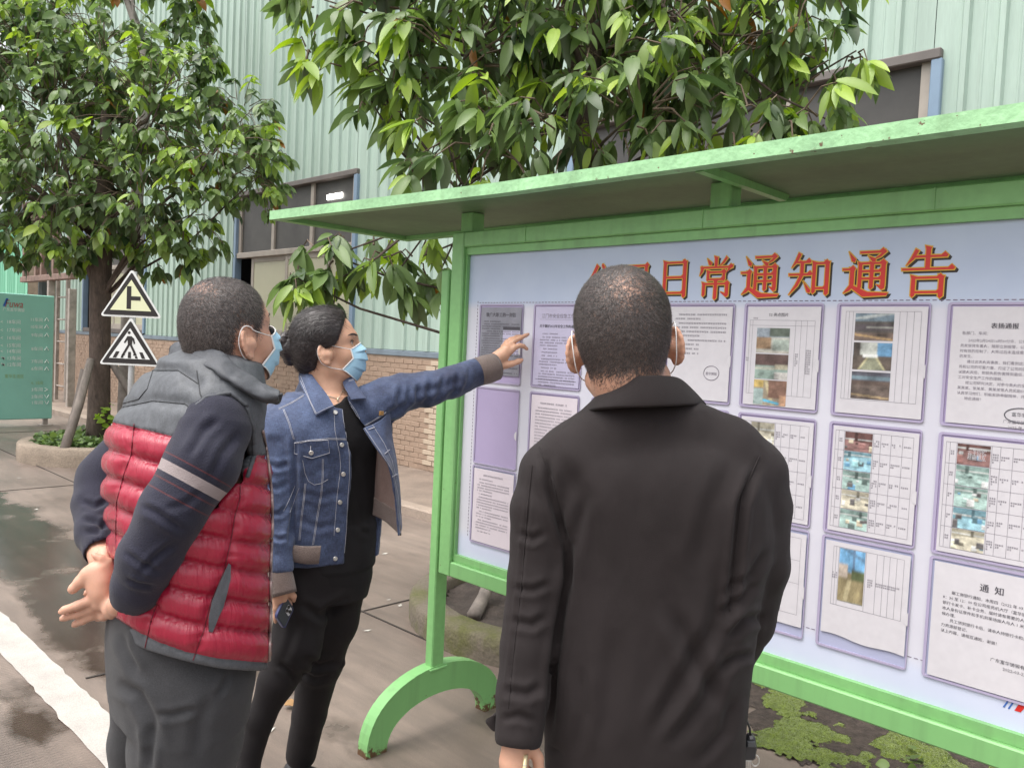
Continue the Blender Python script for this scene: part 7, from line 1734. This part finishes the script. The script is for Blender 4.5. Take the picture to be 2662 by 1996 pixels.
# ================================================================ trees, planters, moss
def leaf_mat():
    m, t, b = new_mat('glossy_leaf'); L = t.links; a = attr_node(t, 'rnd')
    r = nd(t, 'ShaderNodeValToRGB'); e = r.color_ramp.elements
    e[0].position = 0; e[0].color = (.028, .060, .020, 1); e[1].position = 1; e[1].color = (.30, .13, .03, 1)
    for p, c in ((.30, (.115, .175, .065)), (.60, (.175, .265, .085)), (.74, (.24, .35, .085)), (.86, (.30, .44, .060)), (.965, (.36, .48, .09)), (.985, (.30, .13, .03))): q = e.new(p); q.color = (*c, 1)  # lower tones greyed and paled in the colour to stand for sky reflections
    L.new(a.outputs['Fac'], r.inputs[0])
    # dusty grey underside
    g = nd(t, 'ShaderNodeNewGeometry'); mx = nd(t, 'ShaderNodeMix', data_type='RGBA'); mu = nd(t, 'ShaderNodeMath', operation='MULTIPLY'); mu.inputs[1].default_value = .55
    L.new(g.outputs['Backfacing'], mu.inputs[0]); L.new(mu.outputs[0], mx.inputs[0]); L.new(r.outputs[0], mx.inputs[6]); mx.inputs[7].default_value = (.11, .115, .085, 1)
    L.new(mx.outputs[2], b.inputs['Base Color']); b.inputs['Roughness'].default_value = .42; b.inputs['Specular IOR Level'].default_value = .5
    tr = nd(t, 'ShaderNodeBsdfTranslucent'); hs_ = nd(t, 'ShaderNodeHueSaturation', Saturation=1.15, Value=1.5); L.new(r.outputs[0], hs_.inputs['Color']); L.new(hs_.outputs[0], tr.inputs[0])
    ms = nd(t, 'ShaderNodeMixShader'); ms.inputs[0].default_value = .36; L.new(b.outputs[0], ms.inputs[1]); L.new(tr.outputs[0], ms.inputs[2])
    L.new(ms.outputs[0], t.nodes['Material Output'].inputs[0]); return m
M_LEAF = leaf_mat()
M_BARK = MAT('brown_bark', (.085, .062, .050), .9, .4, 16, bump=.9, bscale=46, stretch=(1, 1, .35), fine=.4, fscale=60)
M_BARKG = MAT('grey_bark', (.26, .235, .215), .9, .3, 10, bump=.5, bscale=60)
M_TWIG = MAT('brown_twig', (.12, .085, .06), .8, .3, 20)
M_STAKE = MAT('weathered_stake', (.20, .17, .15), .9, .3, 12, bump=.5, bscale=60, stretch=(1, 1, .2))
def leaf_template(kind, seed):
    """one leaf along +X, folded at the midrib and arched: (verts, faces)"""
    g = np.random.default_rng(seed); n = 7; w = {'long': .138, 'broad': .215}[kind] * g.uniform(.85, 1.15); arch = g.uniform(.25, .75); tw = g.normal(0, .25); fold = g.uniform(.2, .55)
    V = []
    for i in range(n):
        t = i / (n - 1); h = w * (math.sin(math.pi * min(1, t * .94 + .05) ** .85) ** .8) * (1 if t < .75 else (1 - (t - .75) * 1.1)); h = max(h, .006)
        an = arch * t; x, z = t * (1 - .18 * arch * t), -.42 * arch * t * t
        c, s = math.cos(tw * t), math.sin(tw * t); up = fold * h * (1 - .4 * t); wav = .03 * math.sin(t * 14 + seed)
        V += [(x, h * c, z + up + h * s + wav * h), (x, 0, z), (x, -h * c, z + up - h * s - wav * h)]
    F = []
    for i in range(n - 1):
        a = i * 3; F += [(a, a + 1, a + 4, a + 3), (a + 1, a + 2, a + 5, a + 4)]
    return np.array(V), np.array(F)
LT = {k: [leaf_template(k, 40 + i) for i in range(8)] for k in ('long', 'broad')}
def basis(d, roll):
    d = d / np.linalg.norm(d, axis=1, keepdims=True); up = np.tile([0, 0, 1.0], (len(d), 1)); s = np.cross(up, d); s /= np.linalg.norm(s, axis=1, keepdims=True) + 1e-6; u = np.cross(d, s)
    c, n = np.cos(roll)[:, None], np.sin(roll)[:, None]; return d, s * c + u * n, u * c - s * n
TONES = [.08, .22, .38, .52, .64, .76, .88, .965]
LEAFMESH = {}
def leaf_mesh(kind, var, tone):
    k = (kind, var, tone)
    if k not in LEAFMESH:
        V, F = LT[kind][var]; me = bpy.data.meshes.new('leaf'); me.from_pydata(V.tolist(), [], F.tolist()); me.materials.append(M_LEAF); me.polygons.foreach_set('use_smooth', np.ones(len(F), bool))
        a = me.attributes.new('rnd', 'FLOAT', 'POINT'); a.data.foreach_set('value', np.full(len(V), TONES[tone], np.float32)); LEAFMESH[k] = me
    return LEAFMESH[k]
def tree(name, label, base, trunk, tr, lobes, dens, ll, kind, seed, bark, branch_from, young=.12, singles=300, group=None, leaves_per=(5, 9), droop=.9):
    g = np.random.default_rng(seed); t_ = thing(name, label, 'tree', base, group)
    MB().tube(trunk, tr, 14).put('trunk', bark, t_, True)
    bm_, tw = MB(), MB(); P, Dn, Rl, Ln, Tn = [], [], [], [], []
    tk = np.array(trunk)
    for (lc, lr) in lobes:
        lc = np.array(lc); j = int(g.integers(branch_from[0], branch_from[1])); s0 = tk[min(j, len(tk) - 1)]; md = (s0 + lc) / 2 + g.normal(0, .08, 3) + np.array([0, 0, .12 * lr])
        rb = max(.008, .022 * lr); bm_.tube([s0, s0 * .6 + md * .4 + g.normal(0, .03, 3), md, md * .4 + lc * .6 + g.normal(0, .03, 3), lc], [rb * 1.8, rb * 1.4, rb, rb * .8, rb * .5], 7)
        n = max(4, int(dens * lr * lr))
        u = g.normal(size=(n, 3)); u /= np.linalg.norm(u, axis=1, keepdims=True); rad = lr * (.42 + .62 * g.random(n) ** .6); C = lc + u * rad[:, None] * np.array([1, 1, .85])
        for c, uu, rr_ in zip(C, u, rad):
            st = lc + (c - lc) * .35 + g.normal(0, .05 * lr, 3); e = c + np.array([0, 0, -.03]); od = c - st; od[2] *= .4
            if np.linalg.norm(od) < 1e-3: continue
            od /= np.linalg.norm(od); tw.tube([st, (st + e) / 2 + np.array([0, 0, .04]), e], [.006, .0045, .003], 4, cap=False)
            nl = int(g.integers(*leaves_per)); ph = g.random() * 6.28; yg = g.random() < young * (1.6 if rr_ > .85 * lr else .4); bt = g.normal(.40, .17)
            for k in range(nl):
                s_ = 1 - .75 * k / nl; q = st + (e - st) * (.55 + .45 * s_) + g.normal(0, .012, 3); an = ph + k * 2.4; hz = np.array([math.cos(an), math.sin(an), 0.0])
                dd = hz * .75 + od * .55 + np.array([0, 0, -droop * g.uniform(.35, 1.25)]); P.append(q); Dn.append(dd); Rl.append(g.normal(0, .5)); Ln.append(ll * g.uniform(.5, 1.28))
                Tn.append(np.clip((g.uniform(.70, .97) if yg else bt + g.normal(0, .13)), .02, .96) if g.random() > .008 else 1.0)
    bm_.put('branches', bark, t_, True); tag(tw.put('twigs', M_TWIG, t_), kind='stuff')
    P, Dn, Rl, Ln, Tn = np.array(P), np.array(Dn), np.array(Rl), np.array(Ln), np.array(Tn)
    X, Y, Z = basis(Dn, Rl); var = g.integers(0, 8, len(P))
    q = proj(P); inview = (q[:, 0] > 0) & (q[:, 0] < 2662) & (q[:, 1] > 0) & (q[:, 1] < 1996) & (q[:, 2] > 0); order = np.argsort(np.where(inview, q[:, 2], 1e9)); top = order[:singles]
    base_ = np.array(t_['_base'])
    for i in top:
        tone = int(np.argmin(np.abs(np.array(TONES) - Tn[i]))) if Tn[i] < .99 else 7
        o = bpy.data.objects.new('leaf', leaf_mesh(kind, int(var[i]), tone)); COL.objects.link(o); o.parent = t_
        M_ = Matrix.Identity(4)
        for r_ in range(3): M_[r_][0], M_[r_][1], M_[r_][2], M_[r_][3] = X[i][r_] * Ln[i], Y[i][r_] * Ln[i], Z[i][r_] * Ln[i], P[i][r_] - base_[r_]
        o.matrix_local = M_
    rest = np.setdiff1d(np.arange(len(P)), top); VV, FF, RR, off = [], [], [], 0
    for k in range(8):
        id_ = rest[var[rest] == k]; V, F = LT[kind][k]; n = len(V)
        W_ = P[id_][:, None] + Ln[id_][:, None, None] * (V[None, :, 0:1] * X[id_][:, None] + V[None, :, 1:2] * Y[id_][:, None] + V[None, :, 2:3] * Z[id_][:, None])
        VV.append(W_.reshape(-1, 3)); FF.append((F[None] + (np.arange(len(id_)) * n)[:, None, None]).reshape(-1, 4) + off); RR.append(np.repeat(Tn[id_], n)); off += len(id_) * n
    tag(put('leaf', np.concatenate(VV), np.concatenate(FF), M_LEAF, t_, True, attrs={'rnd': np.concatenate(RR)}), kind='stuff')
    return t_
def lob(L): return [(A(x, y, D), r_) for x, y, D, r_ in L]
# left tree in the round planter
LX, LY = -9.9, 3.36
tl = [np.array([LX, LY, .1]), np.array([LX + .02, LY - .01, .5]), np.array([LX - .02, LY, 1.1]), np.array([LX - .05, LY, 1.8]), np.array([LX - .04, LY, 2.5]), np.array([LX, LY, 3.2]), np.array([LX, LY, 4.0])]
tree('leafy_tree', 'leafy evergreen tree with a thick dark trunk rising from the left round planter', (LX, LY, 0), tl, [.145, .122, .112, .115, .11, .085, .05],
     lob([(120, 250, 9.3, 1.2), (330, 235, 9.2, 1.0), (470, 320, 9.2, .85), (560, 380, 9.3, .50), (100, 400, 9.0, 1.0), (300, 420, 9.0, .85), (410, 465, 9.1, .60), (385, 535, 9.2, .34), (30, 500, 9.2, .62), (215, 120, 9.5, .95), (60, 120, 9.5, .9), (380, 150, 9.5, .55), (520, 235, 9.4, .50), (590, 330, 9.4, .34), (150, 520, 9.0, .48), (-130, 300, 9.3, 1.2), (-260, 180, 9.4, 1.2), (250, 520, 9.2, .4), (440, 130, 9.6, .28), (330, 560, 9.3, .28), (-60, 40, 9.6, .9), (100, 30, 9.9, .6)]), 92, .168, 'broad', 21, M_BARK, (3, 6), young=.16, leaves_per=(6, 10))
# tree behind the notice board
MX, MY = -2.95, 3.42
tm = [np.array([MX, MY, .05]), np.array([MX + .02, MY, .8]), np.array([MX + .05, MY, 1.7]), np.array([MX + .08, MY, 2.3]), np.array([MX + .10, MY + .02, 2.9]), np.array([MX + .12, MY, 3.6]), np.array([MX + .12, MY, 4.2])]
tree('young_tree', 'young tree with long drooping glossy leaves rising behind the notice board', (MX, MY, 0), tm, [.075, .066, .06, .055, .05, .035, .02],
     lob([(1000, 130, 4.25, .50), (1130, 60, 4.3, .55), (1290, 110, 4.25, .58), (1420, 60, 4.2, .5), (850, 110, 4.25, .34), (760, 150, 4.25, .26), (680, 110, 4.3, .16), (1560, 110, 4.1, .42), (1690, 60, 4.1, .34), (1790, 130, 4.0, .24), (1850, 110, 4.0, .14), (1700, 250, 3.85, .30), (1600, 270, 3.85, .30), (1790, 260, 3.9, .22), (960, 290, 4.1, .30), (1080, 290, 4.0, .40), (1230, 270, 3.95, .40), (1370, 250, 3.9, .38), (1490, 240, 3.9, .36), (910, 380, 4.0, .18), (880, 235, 4.2, .24), (800, 215, 4.25, .18),
          (740, 545, 4.15, .22), (690, 540, 4.15, .17), (820, 550, 4.25, .22), (910, 555, 4.35, .22), (640, 600, 4.1, .10), (850, 600, 4.3, .16), (720, 610, 4.15, .14), (940, 610, 4.4, .14), (1000, -60, 4.3, .6), (1250, -90, 4.3, .7), (1500, -60, 4.2, .6), (700, 0, 4.3, .25), (830, 20, 4.3, .30), (1730, -40, 4.1, .4)]), 128, .185, 'long', 22, M_BARK, (2, 6), young=.22, leaves_per=(5, 9), droop=1.05)
# thin pale tree showing above the left crown
bx, by, _z = A(290, 60, 11.0); t3 = [np.array([bx, by, 0]), np.array([bx + .05, by, 2.0]), A(318, 160, 11.0), A(300, 70, 11.0), A(275, 0, 11.0), A(262, -60, 11.0)]
tree('slender_tree', 'thin pale barked tree showing above the left crown against the corrugated wall', (bx, by, 0), t3, [.10, .09, .075, .06, .05, .04],
     lob([(400, 40, 10.8, .42), (430, 90, 10.8, .26), (360, 100, 10.9, .22), (410, -40, 10.8, .6), (250, -80, 11, .7)]), 120, .18, 'broad', 23, M_BARKG, (2, 5), young=.1, singles=120)
# planters
M_PLANTER = MAT('planter_concrete', (.25, .20, .155), .9, .25, 4, bump=.7, bscale=40, fine=.45, fscale=90)
M_PLANTMOSS = MAT('mossy_planter_concrete', (.135, .112, .085), .9, .3, 5, col2=(.095, .095, .032), bump=.7, bscale=40, fine=.45, fscale=90, thr=(.42, .66))
M_SOIL = MAT('planter_soil', (.055, .042, .036), .95, .4, 14, bump=1.0, bscale=50)
def planter(label, cx_, cy_, r_, h, mat):
    t_ = thing('tree_planter', label, 'planter', (cx_, cy_, 0)); n, V, F = 64, [], []; g = np.random.default_rng(int(abs(cx_) * 10))
    prof = [(r_, -.05), (r_ + .004, h * .5), (r_, h - .018), (r_ - .014, h - .002), (r_ - .15, h), (r_ - .172, h - .015), (r_ - .18, h - .10)]
    for (a, z) in prof:
        for k in range(n): an = 2 * math.pi * k / n; j = 1 + g.normal(0, .0022); V.append((cx_ + a * j * math.cos(an), cy_ + a * j * math.sin(an), z + (g.normal(0, .002) if z > 0 else 0)))
    for i in range(len(prof) - 1): F += [(i * n + k, i * n + (k + 1) % n, (i + 1) * n + (k + 1) % n, (i + 1) * n + k) for k in range(n)]
    put('kerb_ring', V, F, mat, t_, True)
    gx_ = np.linspace(-1, 1, 33); V = [(cx_ + x * (r_ - .165), cy_ + y * (r_ - .165), h - .06 + .02 * math.sin(x * 9 + y * 4) * math.cos(y * 11)) for x in gx_ for y in gx_]
    F = [(i * 33 + j, (i + 1) * 33 + j, (i + 1) * 33 + j + 1, i * 33 + j + 1) for i in range(32) for j in range(32) if max(abs(gx_[i] + .03), 0) ** 2 + (gx_[j] + .03) ** 2 < .96]
    tag(put('soil', V, F, M_SOIL, t_, True), kind='stuff'); return t_
planter('low round concrete planter round the foot of the left tree', LX + .03, LY, .82, .20, M_PLANTER)
planter('low round mossy concrete planter behind the notice board', MX + .05, MY - .02, .80, .135, M_PLANTMOSS)
# ground cover in the left planter
def small_leaves(name, pts, size, seed, tones, parent=None, flat=.5):
    g = np.random.default_rng(seed); VV, FF, RR = [], [], []; V, F = LT['broad'][0]; n = len(V)
    D_ = g.normal(size=(len(pts), 3)); D_[:, 2] = np.abs(D_[:, 2]) * flat - .1; X, Y, Z = basis(D_, g.normal(0, .6, len(pts)))
    for i, p in enumerate(pts):
        s_ = size * g.uniform(.6, 1.3); W_ = V * np.array([1, 1.6, 1]) * s_; VV.append(p + W_[:, 0:1] * X[i] + W_[:, 1:2] * Y[i] + W_[:, 2:3] * Z[i]); FF.append(F + i * n); RR.append(np.full(n, g.uniform(*tones)))
    return put(name, np.concatenate(VV), np.concatenate(FF), M_LEAF, parent, True, attrs={'rnd': np.concatenate(RR)})
g = np.random.default_rng(31); pts = []
while len(pts) < 1500:
    x, y = g.uniform(-.64, .64, 2)
    if x * x + y * y < .41 and x * x + y * y > .03: pts.append(np.array([LX + .03 + x, LY + y, .16 + g.uniform(0, .10)]))
gc = small_leaves('ground_cover', pts, .075, 32, (.1, .75)); tag(gc, 'low leafy ground cover filling the left round planter', 'ground cover', kind='stuff')
sp_ = [on_x(278 + g.normal(0, 14), 1085 + g.normal(0, 16), LX + .16) for _ in range(16)]
sg_ = small_leaves('sprout', sp_, .10, 33, (.75, .93), None, .2); tag(sg_, 'bright green leafy sprout low on the trunk of the left tree', 'plant')
# stakes
def stake(label, a, b, r_):
    t_ = MB().tube([a, (np.array(a) + b) / 2 + np.array([.01, .01, 0]), b], [r_ * 1.1, r_, r_ * .9], 9).put('tree_stake', M_STAKE, None, True); tag(t_, label, 'stake', 'stakes propping the trees'); return t_
stake('grey wooden stake leaning on the left tree from the near side', on_z(165, 1175, .15), on_x(236, 935, LX + .10), .048)
stake('short upright wooden stake close behind the left trunk', np.array([LX - .30, LY - .25, .12]), np.array([LX - .16, LY - .12, 1.0]), .045)
stake('dark wooden stake leaning on the left tree beside the sign post', np.array([LX + .25, LY + .62, .12]), np.array([LX + .02, LY + .10, 1.12]), .045)
stake('mossy wooden stake in the planter behind the notice board', on_z(880 + 905 * .389, 1350 + 640 * .389, .09), on_y(880 + 1010 * .389, 1350 + 380 * .389, MY - .2), .036)
# dirt and moss along the ground behind the board
def patch(name, x0, x1, y0, y1, st, fn, mat, kind='stuff', hz=.0):
    xs_, ys_ = np.arange(x0, x1, st), np.arange(y0, y1, st); X, Y = np.meshgrid(xs_, ys_, indexing='ij'); P = np.stack([X.ravel(), Y.ravel(), np.zeros(X.size)], 1); h = fn(P)
    keep = h.reshape(X.shape) > 0; cell = keep[:-1, :-1] & keep[1:, :-1] & keep[:-1, 1:] & keep[1:, 1:]; i, j = np.nonzero(cell); n = len(ys_); F = np.stack([i * n + j, (i + 1) * n + j, (i + 1) * n + j + 1, i * n + j + 1], 1)
    V = P.copy(); V[:, 2] = hz + np.clip(h, 0, 1); u, inv = np.unique(F, return_inverse=True); o = put(name, V[u], inv.reshape(F.shape), mat, None, True); return o
def edge(P, cx_, cy_, rx, ry): return 1 - ((P[:, 0] - cx_) / rx) ** 2 - ((P[:, 1] - cy_) / ry) ** 2
M_MOSS = MAT('bright_moss', (.15, .205, .014), .95, .4, 40, bump=1.0, bscale=260, fine=.5, fscale=240, sheen=.3)
M_DIRT = MAT('dark_dirt', (.060, .045, .038), .95, .5, 30, bump=1.0, bscale=120, fine=.5, fscale=140)
dr = patch('dirt', -2.2, .4, 2.75, 4.25, .014, lambda P: np.clip((edge(P, -.9, 3.55, 1.25, .62) * .8 + vnoise(P, 5, 2) * .35 + vnoise(P, 17, 3) * .22 - .12), -1, .3) * .03 + vnoise(P, 60, 5) * .004, M_DIRT, hz=.001); tag(dr, 'dark damp dirt and leaf litter on the ground behind the board', 'dirt', kind='stuff')
ms_ = patch('moss', -2.0, .2, 2.85, 4.0, .009, lambda P: np.clip(edge(P, -1.25, 3.26, .80, .40) * .50 + vnoise(P, 6, 7) * .55 + vnoise(P, 17, 8) * .50 - .28, -1, .35) * .045 + vnoise(P, 80, 9) * .006, M_MOSS, hz=.006); tag(ms_, 'bright green moss on the damp ground under the board', 'moss', kind='stuff')
mv_ = np.array([x.co for x in ms_.data.vertices]); mf_ = np.array([list(q_.vertices) for q_ in ms_.data.polygons])
mt_ = strands(mv_, mf_, np.ones(len(mv_)), 15000, .0075, .0018, lambda P, N: P * 0 + np.array([.3, -.4, .2]), 41, .35, None, 'moss_tuft', None, .9)
m, t, b = new_mat('moss_blade'); a_n = attr_node(t, 'tone'); r_ = nd(t, 'ShaderNodeValToRGB'); r_.color_ramp.elements[0].color = (.045, .070, .008, 1); r_.color_ramp.elements[1].color = (.27, .36, .02, 1); t.links.new(a_n.outputs['Fac'], r_.inputs[0]); t.links.new(r_.outputs[0], b.inputs['Base Color']); b.inputs['Roughness'].default_value = .7
mt_.data.materials.append(m); tag(mt_, 'fine bright green moss blades standing on the moss under the board', 'moss', kind='stuff')
# weeds at the far end of the moss
pts = [np.array([-.78 + g.normal(0, .12), 3.05 + g.normal(0, .10), .01 + g.uniform(0, .03)]) for _ in range(70)]
wd_ = small_leaves('weeds', pts, .045, 36, (.3, .7)); tag(wd_, 'pale green weeds creeping from under the lower frame of the board', 'weeds', kind='stuff')
# ================================================================ small things on the ground
M_DRY = MAT('dry_leaf', (.30, .17, .07), .7, .3, 30)
fp_ = on_z(740, 1842); V, F = LT['broad'][2]; Wl = V * np.array([1, 1.5, 1.6]) * .085; Wl = np.stack([Wl[:, 0] * .4 - Wl[:, 1] * .9, Wl[:, 0] * .9 + Wl[:, 1] * .4, np.abs(Wl[:, 2]) * 1.4 + .012], 1)
dl = put('fallen_leaf', fp_ + Wl, F, M_DRY, None, True); tag(dl, 'dry tan fallen leaf on the concrete beside the feet of the woman', 'leaf')
M_LIT = MAT('pale_litter', (.5, .48, .44), .8, .1, 30)
gl_ = np.random.default_rng(5); lt = MB()
for px, py in ((50, 1243), (94, 1325), (148, 1074), (190, 1010), (1010, 1560), (1040, 1575), (955, 1640), (1990, 1850), (2215, 1955), (2165, 1905), (820, 1440), (700, 1900), (560, 1500), (860, 1700), (1000, 1440)):
    p = on_z(px, py); s_ = .010 + .010 * gl_.random(); a_ = gl_.random() * 3
    Q = [p + np.array([math.cos(a_ + k * 1.57) * s_ * (1.6 if k % 2 else .7), math.sin(a_ + k * 1.57) * s_ * (1.6 if k % 2 else .7), .004 + .002 * (k % 2)]) for k in range(4)]; lt.add(Q, [(0, 1, 2, 3)])
tag(lt.put('litter', M_LIT), 'small pale scraps scattered over the concrete', 'litter', kind='stuff')
